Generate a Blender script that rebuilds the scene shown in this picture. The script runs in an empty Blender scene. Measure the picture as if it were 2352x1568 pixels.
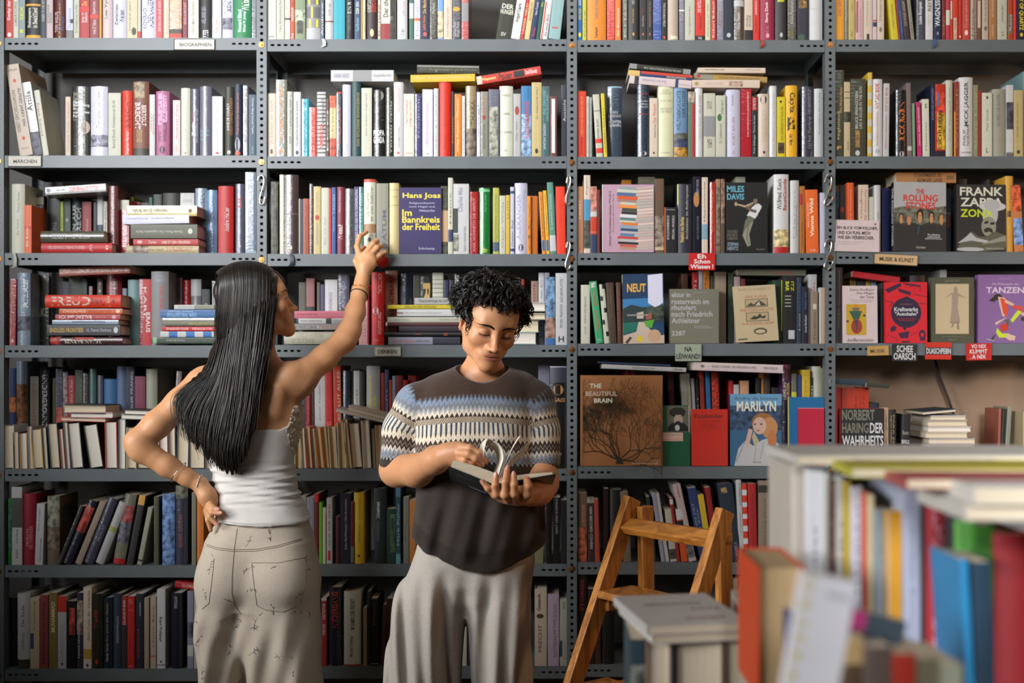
import bpy, math, random
import numpy as np
from mathutils import Vector, Matrix
R_ = math.radians
sc = bpy.context.scene
COL = sc.collection
# ---------------------------------------------------------------- camera, world, lights, exposure
D0, SCL, CX, CY, EYE = 3.6, 710.0, 1270.0, 850.0, 1.40
def W(px, py, y=0.0):
    """point in the room at depth y (0 = front of the shelves, negative = towards the camera)"""
    k = (1 + y / D0) / SCL
    return Vector(((px - CX) * k, y, EYE - (py - CY) * k))
def Sc(y): return SCL / (1 + y / D0)          # pixels per metre at depth y
cam_d = bpy.data.cameras.new('camera'); cam = bpy.data.objects.new('camera', cam_d); COL.objects.link(cam)
cam.location = (0, -D0, EYE); cam.rotation_euler = (R_(90), 0, 0)
cam_d.sensor_width = 36; cam_d.lens = D0 * SCL / 2352 * 36
cam_d.shift_x = -(CX - 1176) / 2352; cam_d.shift_y = (CY - 784) / 2352
cam_d.clip_start = 0.05; cam_d.clip_end = 60
cam_d.dof.use_dof = True; cam_d.dof.focus_distance = 3.08; cam_d.dof.aperture_fstop = 2.0
sc.camera = cam
sc.view_settings.view_transform = 'Standard'; sc.view_settings.look = 'None'
sc.view_settings.gamma = 1; sc.view_settings.use_curve_mapping = False
sc.view_settings.exposure = -0.12
wd = bpy.data.worlds.new('world'); sc.world = wd; wd.use_nodes = True
wd.node_tree.nodes['Background'].inputs[0].default_value = (.55, .68, 1, 1)
wd.node_tree.nodes['Background'].inputs[1].default_value = 0.03
def area(name, loc, aim, sx, sy, power, col, spread=180):
    l = bpy.data.lights.new(name, 'AREA'); l.shape = 'RECTANGLE'; l.size = sx; l.size_y = sy
    l.energy = power; l.color = col; l.spread = R_(spread)
    o = bpy.data.objects.new(name, l); COL.objects.link(o); o.location = loc
    o.rotation_euler = (Vector(aim) - Vector(loc)).to_track_quat('-Z', 'Y').to_euler()
    return o
area('window_daylight', (-2.3, -2.8, 2.75), (-.35, 0.0, 2.42), 1.5, 1.0, 34, (.95, .97, 1), 72)
area('ceiling_daylight', (-.1, -1.5, 3.35), (0.0, 0.05, 2.5), 3.4, .5, 11.5, (1, .96, .91), 88)
area('left_window_daylight', (-2.9, -1.75, 1.75), (-.1, -.55, 1.25), .9, 1.2, 12, (1, .98, .96), 70)  # added fill, lights the two people from the left more than the shelves
area('back_left_window_daylight', (-2.8, -4.2, 2.0), (1.0, -2.1, 1.12), .9, 1.0, 10, (.97, .98, 1), 42)  # extra off-frame fill, added to brighten the left ends of the table books
area('warm_lamp', (3.0, -1.3, 2.0), (0.2, -.35, 1.5), .5, .5, 14, (1, .60, .30))
area('rear_window_daylight', (.5, -4.7, 2.3), (1.6, -2.1, 1.1), .9, .7, 30, (.97, .97, 1), 46)  # unseen fill put behind the camera to lift the foreground spines

# ---------------------------------------------------------------- materials
def lin(c):
    return tuple(((v / 12.92) if v <= .04045 else ((v + .055) / 1.055) ** 2.4) for v in c)
def hexc(s):
    if len(s) == 3: s = ''.join(ch * 2 for ch in s)
    return tuple(int(s[i:i + 2], 16) / 255 for i in (0, 2, 4))
MATS = {}
def new_mat(name):
    m = bpy.data.materials.new(name); m.use_nodes = True
    return m, m.node_tree, m.node_tree.nodes['Principled BSDF']
def N(nt, t, **kw):
    n = nt.nodes.new(t)
    for k, v in kw.items():
        if k[0] == 'i' and k[1:].isdigit(): n.inputs[int(k[1:])].default_value = v
        else: setattr(n, k, v)
    return n
def L(nt, a, b): nt.links.new(a, b)
ALB = 0.84
def mat(hexs, kind='m'):
    """printed card ('m'), glossy wrap ('g'), mottled print ('n'), ink ('i')"""
    key = (hexs, kind)
    if key in MATS: return MATS[key]
    c = lin(hexc(hexs)); c = tuple(min(.84, v ** 1.14 * ALB + .002) for v in c)
    m, nt, p = new_mat('print_' + kind + '_' + hexs)
    p.inputs['Base Color'].default_value = (*c, 1)
    p.inputs['Roughness'].default_value = {'m': .5, 'g': .34, 'n': .5, 'i': .5}[kind]
    if kind in 'mgn':
        tc = N(nt, 'ShaderNodeTexCoord')
        no = N(nt, 'ShaderNodeTexNoise'); no.inputs['Scale'].default_value = 26 if kind != 'n' else 55; no.inputs['Detail'].default_value = 4
        L(nt, tc.outputs['Object'], no.inputs['Vector'])
        cr = N(nt, 'ShaderNodeValToRGB'); e = cr.color_ramp.elements
        if kind == 'n':
            e[0].position = .36; e[1].position = .62
            e[0].color = (*(v * .3 for v in c), 1); e[1].color = (*(min(.84, v * 1.35 + .02) for v in c), 1)
        else:
            e[0].position = .3; e[1].position = .7
            e[0].color = (*(v * .93 for v in c), 1); e[1].color = (*c, 1)
        L(nt, no.outputs['Fac'], cr.inputs['Fac']); L(nt, cr.outputs['Color'], p.inputs['Base Color'])
        if kind == 'g':
            p.inputs['Coat Weight'].default_value = .8; p.inputs['Coat Roughness'].default_value = .12
            n2 = N(nt, 'ShaderNodeTexNoise'); n2.inputs['Scale'].default_value = 60; n2.inputs['Detail'].default_value = 3
            mp = N(nt, 'ShaderNodeMapping'); mp.inputs['Scale'].default_value = (1, 1, 2.2)
            L(nt, tc.outputs['Object'], mp.inputs[0]); L(nt, mp.outputs[0], n2.inputs['Vector'])
            b = N(nt, 'ShaderNodeBump'); b.inputs['Strength'].default_value = .7; b.inputs['Distance'].default_value = .0022
            L(nt, n2.outputs['Fac'], b.inputs['Height']); L(nt, b.outputs[0], p.inputs['Coat Normal'])
    MATS[key] = m
    return m
def simple(name, col, rough=.5, metal=0, noise=None, bump=None, coat=0):
    m, nt, p = new_mat(name)
    c = lin(hexc(col))
    p.inputs['Base Color'].default_value = (*c, 1); p.inputs['Roughness'].default_value = rough; p.inputs['Metallic'].default_value = metal
    p.inputs['Coat Weight'].default_value = coat
    tc = N(nt, 'ShaderNodeTexCoord')
    if noise:
        sc_, amt = noise
        no = N(nt, 'ShaderNodeTexNoise'); no.inputs['Detail'].default_value = 5
        mp = N(nt, 'ShaderNodeMapping'); mp.inputs['Scale'].default_value = sc_
        L(nt, tc.outputs['Object'], mp.inputs[0]); L(nt, mp.outputs[0], no.inputs['Vector']); no.inputs['Scale'].default_value = 1
        cr = N(nt, 'ShaderNodeValToRGB'); e = cr.color_ramp.elements; e[0].position = .3; e[1].position = .7
        e[0].color = (*(v * (1 - amt) for v in c), 1); e[1].color = (*(min(1, v * (1 + amt)) for v in c), 1)
        L(nt, no.outputs['Fac'], cr.inputs['Fac']); L(nt, cr.outputs['Color'], p.inputs['Base Color'])
        if bump:
            b = N(nt, 'ShaderNodeBump'); b.inputs['Strength'].default_value = bump[0]; b.inputs['Distance'].default_value = bump[1]
            L(nt, no.outputs['Fac'], b.inputs['Height']); L(nt, b.outputs[0], p.inputs['Normal'])
    return m
M_STEEL = simple('grey_painted_steel', '5e6568', .42, .0, ((9, 9, 9), .10), (.06, .001))
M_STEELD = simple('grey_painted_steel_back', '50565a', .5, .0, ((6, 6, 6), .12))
M_BRASS = simple('brass_bolt', 'b07a45', .32, .85, ((120, 120, 120), .2))
M_PAGE = simple('book_pages', 'cdbfa6', .85, 0, ((900, 3, 3), .13), (.3, .0006))
M_PAGEW = simple('book_pages_white', 'd6d0c4', .85, 0, ((900, 3, 3), .10), (.3, .0006))
M_PAGED = simple('book_pages_yellowed', 'b79a70', .85, 0, ((900, 3, 3), .14), (.3, .0006))

# ---------------------------------------------------------------- mesh builder
class MB:
    def __init__(s): s.v = []; s.f = []; s.m = []; s.mats = []
    def mi(s, m):
        if m not in s.mats: s.mats.append(m)
        return s.mats.index(m)
    def add(s, vs, fs, m):
        o = len(s.v); i = s.mi(m); s.v += [tuple(v) for v in vs]
        for f in fs: s.f.append(tuple(a + o for a in f)); s.m.append(i)
    def box(s, a, b, m):
        x0, y0, z0 = a; x1, y1, z1 = b
        s.add([(x0, y0, z0), (x1, y0, z0), (x1, y1, z0), (x0, y1, z0), (x0, y0, z1), (x1, y0, z1), (x1, y1, z1), (x0, y1, z1)],
              [(0, 3, 2, 1), (4, 5, 6, 7), (0, 1, 5, 4), (1, 2, 6, 5), (2, 3, 7, 6), (3, 0, 4, 7)], m)
    def obox(s, c, ax, ay, az, m):
        """box from centre and three half-axis vectors"""
        c = Vector(c); ax = Vector(ax); ay = Vector(ay); az = Vector(az)
        vs = [c + ax * i + ay * j + az * k for k in (-1, 1) for i, j in ((-1, -1), (1, -1), (1, 1), (-1, 1))]
        s.add(vs, [(0, 3, 2, 1), (4, 5, 6, 7), (0, 1, 5, 4), (1, 2, 6, 5), (2, 3, 7, 6), (3, 0, 4, 7)], m)
    def tube(s, pts, rad, m, n=8, cap=True):
        pts = [Vector(p) for p in pts]; rings = []; up = None
        rad = rad if hasattr(rad, '__len__') else [rad] * len(pts)
        for i, p in enumerate(pts):
            t = (pts[min(i + 1, len(pts) - 1)] - pts[max(i - 1, 0)])
            t = t.normalized() if t.length > 1e-9 else Vector((0, 0, 1))
            if up is None: up = t.orthogonal().normalized()
            up = (up - t * up.dot(t)); up = up.normalized() if up.length > 1e-6 else t.orthogonal().normalized()
            b = t.cross(up)
            rings.append([p + (up * math.cos(2 * math.pi * k / n) + b * math.sin(2 * math.pi * k / n)) * rad[i] for k in range(n)])
        vs = [v for r in rings for v in r]; fs = []
        for i in range(len(pts) - 1):
            for k in range(n): fs.append((i * n + k, i * n + (k + 1) % n, (i + 1) * n + (k + 1) % n, (i + 1) * n + k))
        if cap: fs.append(tuple(range(n))[::-1]); fs.append(tuple((len(pts) - 1) * n + k for k in range(n)))
        s.add(vs, fs, m)
    def build(s, name, parent=None, smooth=False, origin=None):
        me = bpy.data.meshes.new(name)
        vs = s.v if origin is None else [(a - origin[0], b - origin[1], c - origin[2]) for a, b, c in s.v]
        me.from_pydata(vs, [], s.f)
        for m in s.mats: me.materials.append(m)
        me.polygons.foreach_set('material_index', s.m)
        if smooth: me.polygons.foreach_set('use_smooth', [True] * len(s.f))
        me.update()
        o = bpy.data.objects.new(name, me); COL.objects.link(o)
        if origin is not None: o.location = origin
        if parent: o.parent = parent; 
        return o
def empty(name, loc=(0, 0, 0), rot=None):
    e = bpy.data.objects.new(name, None); COL.objects.link(e); e.empty_display_size = .05
    if rot is not None: e.matrix_world = Matrix.Translation(loc) @ rot
    else: e.location = loc
    return e
def tag(o, label=None, cat=None, group=None, kind=None):
    if label: o['label'] = label
    if cat: o['category'] = cat
    if group: o['group'] = group
    if kind: o['kind'] = kind
    return o

# ---------------------------------------------------------------- glyphs
GL = {}
def make_glyphs():
    chars = ''.join(chr(c) for c in range(33, 127)) + '\u00c4\u00d6\u00dc\u00e4\u00f6\u00fc\u00c9\u00e9\u00df'
    for bold in (0, 1):
        obs = []
        for ch in chars:
            for t in (ch, 'H' + ch + 'H'):
                cu = bpy.data.curves.new('g', 'FONT'); cu.body = t; cu.size = 1; cu.resolution_u = 2
                cu.offset = .022 if bold else 0.0
                o = bpy.data.objects.new('g', cu); COL.objects.link(o); obs.append(o)
        cu = bpy.data.curves.new('g', 'FONT'); cu.body = 'HH'; cu.size = 1; cu.offset = .022 if bold else 0
        o = bpy.data.objects.new('g', cu); COL.objects.link(o); obs.append(o)
        bpy.context.view_layer.update()
        dg = bpy.context.evaluated_depsgraph_get()
        hh = None; data = []
        for o in obs:
            me = o.evaluated_get(dg).to_mesh()
            vs = [(v.co.x, v.co.y) for v in me.vertices]; fs = [tuple(p.vertices) for p in me.polygons]
            data.append((vs, fs)); o.evaluated_get(dg).to_mesh_clear()
        wid = lambda vs: max(v[0] for v in vs) - min(v[0] for v in vs)
        hh = wid(data[-1][0])
        for i, ch in enumerate(chars):
            vs, fs = data[2 * i]; adv = wid(data[2 * i + 1][0]) - hh
            GL[(ch, bold)] = (vs, fs, adv)
        for o in obs:
            c = o.data; bpy.data.objects.remove(o); bpy.data.curves.remove(c)
make_glyphs()
UML = {}
def layout(txt, bold=0):
    """verts (x along, y up) and faces, total width"""
    vs = []; fs = []; x = 0
    for ch in txt:
        if ch == ' ' or (ch, bold) not in GL: x += .27; continue
        g, f, a = GL[(ch, bold)]; o = len(vs)
        vs += [(p[0] + x, p[1]) for p in g]; fs += [tuple(k + o for k in q) for q in f]; x += a
    return vs, fs
def put_marks(mb, marks, Wd, H, surf, eps=.00022, bold_all=0):
    """marks on a surface; surf(u,v,off) -> local point; u 0..Wd across, v 0..H up"""
    k = 0
    for mk in marks:
        t = mk.split(); ty = t[0]; k += 1
        off = eps + .00002 * k
        if ty in 'RNE':
            m = mat(t[1], 'n' if ty == 'N' else 'i'); q = [float(a) / 100 for a in t[2:6]]
            if len(q) < 4: q = q[:2] + [0, 1]
            v0, v1, u0, u1 = q[0] * H, q[1] * H, q[2] * Wd, q[3] * Wd
            if ty == 'E':
                n = 18; pts = [(.5 * (u0 + u1) + .5 * (u1 - u0) * math.cos(2 * math.pi * i / n), .5 * (v0 + v1) + .5 * (v1 - v0) * math.sin(2 * math.pi * i / n)) for i in range(n)]
                mb.add([surf(a, b, off) for a, b in pts], [tuple(range(n))], m)
            else:
                n = 8; vs = []; fs = []
                for i in range(n + 1):
                    u = u0 + (u1 - u0) * i / n; vs += [surf(u, v0, off), surf(u, v1, off)]
                for i in range(n): fs.append((2 * i, 2 * i + 2, 2 * i + 3, 2 * i + 1))
                mb.add(vs, fs, m)
        elif ty in 'PQ':      # polygon: P col u,v u,v ...
            pts = [tuple(float(a) / 100 for a in q.split(',')) for q in t[2:]]
            m = mat(t[1], 'n' if ty == 'Q' else 'i')
            mb.add([surf(a * Wd, b * H, off) for a, b in pts], [tuple(range(len(pts)))], m)
        elif ty == 'Z':       # stroke: Z col width% u,v u,v ...
            w = float(t[2]) / 100 * Wd * .5; pts = [tuple(float(a) / 100 for a in q.split(',')) for q in t[3:]]
            pts = [Vector((a * Wd, b * H)) for a, b in pts]
            for a, b in zip(pts[:-1], pts[1:]):
                d = (b - a); 
                if d.length < 1e-6: continue
                n_ = Vector((-d.y, d.x)).normalized() * w; e_ = d.normalized() * w * .5
                mb.add([surf(q.x, q.y, off) for q in (a - n_ - e_, b - n_ + e_, b + n_ + e_, a + n_ - e_)], [(0, 1, 2, 3)], mat(t[1], 'i'))
        elif ty in ('u', 'd', 'h', 'U', 'D', 'H'):
            v0, v1, u0, u1 = [float(a) / 100 for a in t[2:6]]; txt = ' '.join(t[6:])
            txt = txt.replace('AE~', '\u00c4').replace('O~', '\u00d6').replace('U~', '\u00dc').replace('a~', '\u00e4').replace('o~', '\u00f6').replace('u~', '\u00fc').replace('E~', '\u00c9')
            v0 *= H; v1 *= H; u0 *= Wd; u1 *= Wd
            wide = (v1 - v0) if ty in 'udUD' else (u1 - u0)
            tall = (u1 - u0) if ty in 'udUD' else (v1 - v0)
            bold = 1 if (ty in 'UDH' or tall > .011) else 0
            vs, fs = layout(txt, bold)
            if not vs: continue
            xa = min(v[0] for v in vs); xb = max(v[0] for v in vs); ya = min(v[1] for v in vs); yb = max(v[1] for v in vs)
            out = []
            for (x, y) in vs:
                a = (x - xa) / max(xb - xa, 1e-6); b = (y - ya) / max(yb - ya, 1e-6)
                if ty in 'uU': p = (u1 - b * (u1 - u0), v0 + a * (v1 - v0))
                elif ty in 'dD': p = (u0 + b * (u1 - u0), v1 - a * (v1 - v0))
                else: p = (u0 + a * (u1 - u0), v0 + b * (v1 - v0))
                out.append(surf(p[0], p[1], off + .00005))
            mb.add(out, fs, mat(t[1], 'i'))

# ---------------------------------------------------------------- one book
def book_mesh(w, h, d, col, rounded, glossy, marks, pagesout=False, pagemat=None, face=False):
    hard = rounded or w > .030
    """upright; centre of the thickness at x=0, foot at z=0, spine (or page edge) at y=0, body towards +y"""
    cov = MB(); pg = MB(); cm = mat(col, 'g' if glossy else 'm'); pm = pagemat or M_PAGE
    bt = min(.0026 if hard or pagesout else .0006, w * .15); hd = .003 if hard else .0006
    if pagesout:
        yb = d - .003
        for s in (-1, 1):
            x0, x1 = sorted((s * w / 2, s * (w / 2 - bt))); cov.box((x0, 0, 0), (x1, d, h), cm)
        cov.box((-w / 2 + bt, d - bt, 0), (w / 2 - bt, d, h), cm)
        n = 6; vs = []; fs = []; xi = w / 2 - bt * 1.02
        for i in range(n + 1):
            a = -1 + 2 * i / n; y = .003 + .004 * (1 - a * a) * (1 if w > .02 else .3)
            vs += [(a * xi, y, hd), (a * xi, y, h - hd)]
        for i in range(n): fs.append((2 * i, 2 * i + 2, 2 * i + 3, 2 * i + 1))
        m_ = len(vs); vs += [(-xi, yb, hd), (-xi, yb, h - hd), (xi, yb, hd), (xi, yb, h - hd)]
        for o in (0, 1):
            ring = [2 * i + o for i in range(n + 1)] + [m_ + 2 + o, m_ + o]
            fs.append(tuple(ring if o else ring[::-1]))
        pg.add(vs, fs, pm)
        surf = lambda u, v, off: (u - w / 2, .003 - off, v)
        if marks: put_marks(pg, marks, w, h, surf)
        return cov, pg
    bulge = (min(.006, w * .16) if rounded else min(.0008, w * .05)); n = 8 if rounded else 4
    prof = []
    for i in range(n + 1):
        a = -1 + 2 * i / n
        if rounded: prof.append((a * w / 2, bulge * (a * a)))
        else:
            prof.append((a * w / 2, bulge * (abs(a) ** 6)))
    # outer spine + boards as a closed shell
    outer = [(prof[0][0], d)] + prof + [(prof[-1][0], d)]
    inner = [(-w / 2 + bt, d)] + [(x * (1 - 2 * bt / w), y + bt) for x, y in prof] + [(w / 2 - bt, d)]
    k = len(outer); vs = [(x, y, 0) for x, y in outer] + [(x, y, h) for x, y in outer] + [(x, y, 0) for x, y in inner] + [(x, y, h) for x, y in inner]
    fs = []
    for i in range(k - 1):
        fs += [(i, i + 1, k + i + 1, k + i), (2 * k + i + 1, 2 * k + i, 3 * k + i, 3 * k + i + 1),
               (k + i, k + i + 1, 3 * k + i + 1, 3 * k + i), (i + 1, i, 2 * k + i, 2 * k + i + 1)]
    for e in (0, k - 1):
        fs.append((e, k + e, 3 * k + e, 2 * k + e) if e == 0 else (k + e, e, 2 * k + e, 3 * k + e))
    cov.add(vs, fs, cm)
    def surf(u, v, off):
        x = u - w / 2; a = max(-1, min(1, 2 * x / w))
        i = min(n - 1, int((a + 1) / 2 * n)); t = (a + 1) / 2 * n - i
        y = prof[i][1] * (1 - t) + prof[i + 1][1] * t
        return (x, y - off, v)
    put_marks(cov, marks, w, h, surf)
    fo = .003 if hard else .0004
    pg.box((-w / 2 + bt * 1.05, bulge + bt * 1.3, hd), (w / 2 - bt * 1.05, d - fo, h - hd), pm)
    return cov, pg
NAMED = [('white', 'eee'), ('off-white', 'ddc'), ('cream', 'dcb'), ('pale grey', 'bbb'), ('grey', '999'), ('dark grey', '555'), ('black', '222'),
         ('dark green', '353'), ('green', '284'), ('light green', '7b3'), ('teal', '178'), ('turquoise', '1ab'), ('pale blue', '9bd'), ('blue', '37b'),
         ('navy', '124'), ('grey-blue', '678'), ('purple', '447'), ('plum', '534'), ('magenta', 'b37'), ('pink', 'c89'), ('red', 'c33'), ('dark red', '822'),
         ('brown', '643'), ('orange-brown', 'a63'), ('tan', 'b97'), ('olive', '874'), ('yellow', 'db3'), ('orange', 'e83'), ('orange-red', 'd53'), ('taupe', '776'), ('sage', '8aa'), ('pale yellow', 'dc8')]
def colname(h):
    c = hexc(h); return min(NAMED, key=lambda n: sum((a - b) ** 2 for a, b in zip(hexc(n[1]), c)))[0]
def parse(line):
    seg = line.split(';'); t = seg[0].split(); fl = {}
    return t, [s.strip() for s in seg[1:] if s.strip()]
# ---------------------------------------------------------------- book data
# x0 x1 ytop colour flags ; mark colour v0 v1 u0 u1 text   (percent of the spine, v from the foot)
SHELF = {}
SHELF['A0'] = '''
12 30 -80 c43;u fee 25 52 25 75 Derby der;E fee 2 8 25 75
30 41 -75 ddc;u 443 18 52 25 75 LIBERIORIS
41 57 -60 9aa;u dd3 28 50 25 80 SEX;E dd3 8 14 25 75
57 91 -65 333 r;R eb4 49 52;u eed 16 46 15 45 Shakespeare;u eed 16 46 52 82 in Swahililand;R eb4 0 5
92 105 -90 345;u ccb 22 50 25 75 NABER TO DIE ZEIT
106 121 -70 cbb;u 554 22 48 15 45 STEFAN;u 554 22 38 50 85 WEIDER
122 149 -85 622 r;u fee 8 35 12 40 TOM WOLFE;u da4 1 48 45 62 Dekoder;u 57a 10 30 62 88 Amor
151 167 -70 dde;R 888 0 12;R 333 22 28 60 100;u 99a 14 44 25 75 Die Wahrheit
169 182 -60 ccb;u 665 8 52 30 70 Die Wunderkammer von Mitte
183 205 -75 b33;R e33 38 44;u fee 22 36 20 50 Stop 21;u fee 22 36 50 80 Salon;u ea4 46 52 20 80 Die
206 227 -75 944;R e43 28 33;u dbb 6 26 30 70 Irvin D Yalom;u dbb 34 52 30 70 Spinoza
228 233 -60 da3
234 257 -85 dcc r;u 666 26 52 25 60 Lea Ypi
258 289 -75 dde r;u 667 18 48 15 42 Zwischen;u 667 22 40 50 85 Welten
291 315 -80 dca;u 766 10 50 15 45 Erinnerung war gestern;E 443 4 15 45 90
316 323 -70 ccb;R c33 0 10
324 357 -88 dde r;u 888 12 40 10 40 KONRAD;u 667 14 52 45 85 ADENAUER
358 374 -78 c55;u fdd 10 52 25 70 Ich bin ein und nicht
375 388 -60 dcb;u bb8 5 45 25 75 Nachtblau
389 417 -90 b85 g;R 443 6 12;R d43 0 6;u dca 40 52 25 75 DIE RAVE
419 431 -70 834;u dbb 20 52 25 75 SINGULARITAET
432 456 -80 ddc;E 222 20 22 40 60;u 866 8 50 30 60 Eine kleine Geschichte
457 485 -75 333 r;u aab 20 45 20 55 AXEL SORENSEN;u eee 1 12 30 75 PIPER
487 508 -85 ccc;R ddd 0 28;u c99 6 26 25 75 Der letzte Sommer
509 534 -82 dde r;u 556 32 52 15 45 WALTER;u 556 36 50 50 85 BEN;N 889 12 28 5 95
535 576 -95 185 r;u dee 8 36 25 48 Howard Eiland;u dee 8 34 55 75 Michael W. Jennings;u eee 34 52 50 90 Walter
578 590 -70 345 g
'''
SHELF['B0'] = '''
613 634 -75 ddc;u 998 14 52 40 60 Von Barenburg Paradigmen;R 999 3 5 20 80
635 653 -85 ccb;u 556 10 52 30 70 Hans Blumenberg Rec
654 666 -70 ddc;R 555 28 31;u 998 33 52 30 70 Philip Manow
667 676 -75 d52;u eee 26 44 20 80 PHILIPP BLOM;u eee 2 8 20 80 N;u 333 46 52 20 80 THEATER
677 701 -80 897;N bca 24 40 0 100;N 443 8 26 20 80
702 735 -88 999 r;R dc4 0 0;R 777 28 42;R 777 45 52;R ed4 28 42 38 50;R ed4 16 26 22 36;R ed4 16 26 72 86;R ed4 45 52 15 30;R ed4 45 52 72 86;R bbb 0 15
736 744 -80 567;u eee 5 50 25 75 Andrew
746 765 -70 ccc r;R 855 25 27;u 667 34 52 30 70 Schima Nach
766 792 -85 2ab
793 812 -75 222 r;u 888 12 34 30 65 PASCAL MERCIER;u eee 36 52 30 70 EIN R
814 828 -75 357;u 9cd 12 30 25 75 Pascal Bruckner;u eee 36 52 25 75 DER EIN
829 832 -60 ea3
833 839 -70 ddb;u 766 10 40 20 80 Lesebuch der Welt
841 866 -85 433 r;u ccb 36 52 10 45 CHRISTIAN;u d43 36 52 50 90 GESCH;E dda 4 14 35 70
868 874 -70 dcb;u 665 5 50 20 80 Briefe
875 909 -92 ddc;R 922 0 20;u 443 28 52 15 50 Der cha;u 887 22 30 55 80 Insel;N 221 0 52 62 100
912 935 -78 ddd r;u caa 32 52 40 75 Die Volk;u 889 4 14 30 70 Wien
940 950 -70 476;R ccc 30 52
951 965 -72 dde;R e93 26 28;R d53 28 30;u 99a 5 50 30 70 Hannah
966 986 -85 224;u ca6 34 52 25 65 Die Macht;u c75 12 32 25 65 Judith Butler;E c66 4 10 30 70
987 1004 -75 221 g;u ccb 36 50 30 70 Michael;d 887 4 34 30 70 /X/X
1005 1018 -80 8ad;N dca 2 38 0 100
1019 1038 -78 dcb;u 998 4 44 30 70 Johann Wolfgang von Goethe
1039 1058 -80 334 g;E ea3 38 44 10 90;u ccc 4 24 10 45 Gerhard Roth;u ccc 4 24 50 90 Birgit Kurt
1060 1076 -70 b55 g;R 999 26 52
1138 1172 -90 332 l=28 y=.02;h ddc 40 46 10 90 DER;h ddc 33 39 5 95 HUNGER;h ccc 5 10 30 65 SV
1173 1194 -75 ddd l=26;u 443 24 50 20 70 Fritjof Capra
1195 1203 -75 c33 l=26;u ed9 8 50 20 80 UNSER GELD
1204 1216 -75 dc9 l=24;u 553 26 52 25 75 DAS EVANGELIUM E
1217 1230 -75 136 l=24;u eee 34 52 25 75 Noam Chomsky;u d43 4 16 25 75 Nomen
1231 1239 -75 265 l=22;u dd4 46 52 20 80 No
1240 1257 -75 ddd l=22;R d53 0 52 10 30;u 665 5 35 50 85 Ein neuer Blick
1259 1286 -85 9bb l=20;R c55 14 16 20 75
'''
SHELF['C0'] = '''
1326 1337 -90 17b;E ed3 4 10 20 80;u ed3 26 40 20 80 HARALD WELZER;u eee 44 52 20 80 SELBST
1338 1347 -60 cc4;u 776 5 45 30 70 Cora
1348 1392 -95 e93 r;u 987 26 50 35 60 Fromme die Fremde;u 222 3 16 40 60 Campus
1394 1412 -75 d43 g;u a33 8 40 35 60 Gleichheit
1413 1426 -75 e83;u ffe 6 44 35 65 Elf Bahnen
1430 1441 -70 665 g;u ccb 5 52 30 70 Krise
1443 1467 -88 444 r;u da4 22 40 35 60 Noam Chomsky;u dcb 46 52 35 60 NSKY;E da4 6 10 40 60
1469 1485 -85 333;u caa 18 32 35 60 Die Hitze;E c75 6 10 40 60;u a33 34 42 30 60 Wut
1486 1499 -85 333;u c96 18 50 35 60 Nietzsche und wir;E c75 6 10 40 60
1500 1519 -78 25a g;R 46a 14 22
1520 1532 -80 222;d ddd 18 50 30 70 THE DOUBLE HELIX;E d53 2 6 30 70
1533 1558 -90 cba r;R eec 2 6 30 95
1560 1572 -75 778 g;R eee 40 42
1573 1596 -78 ccb;u 665 8 46 40 60 Oskar Negt Politik als Moral
1597 1619 -86 d32;u 422 14 32 40 65 Catherine Weiss;u eee 36 52 25 60 DIE INTELL;R 222 0 6;u eee 1 5 35 65 Z
1620 1632 -70 ddb;u 554 5 52 30 60 Neues aus der Welt
1633 1646 -80 c43 r;u eee 4 52 30 65 Robert Bubach
1647 1662 -75 889 g;u 665 20 40 20 45 EIGENES;u b54 18 40 55 80 SINN
1663 1684 -80 234;E ccc 4 10 30 75
1686 1709 -85 654 g r;R ccc 44 52;u eee 14 36 30 60 Monika Wandert
1710 1729 -78 dcb;R 222 0 14;u 333 18 34 20 45 MICHELE;u 333 18 34 55 80 WUCKER
1730 1745 -82 d32;u 422 10 30 30 60 Jon Wort;u eee 34 52 30 60 LEIDENSCH
1746 1779 -92 a35 r;u fdd 22 48 35 60 Slavoj Zizek;E eab 3 9 40 65;u c9a 10 18 40 60 Ein Akt
1781 1807 -88 444 r;E ccc 4 10 40 65;R cc3 49 52 20 80
1809 1829 -80 443 g;u ccb 22 52 30 65 Bild der Menschheit;E 774 4 14 20 70
1831 1857 -84 334;u da4 42 52 15 45 DIE POLI;u da4 42 52 50 85 TRUMP;E 465 0 8 5 70
1859 1890 -70 ddd r;u ccb 44 46 10 60 x
'''
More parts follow.
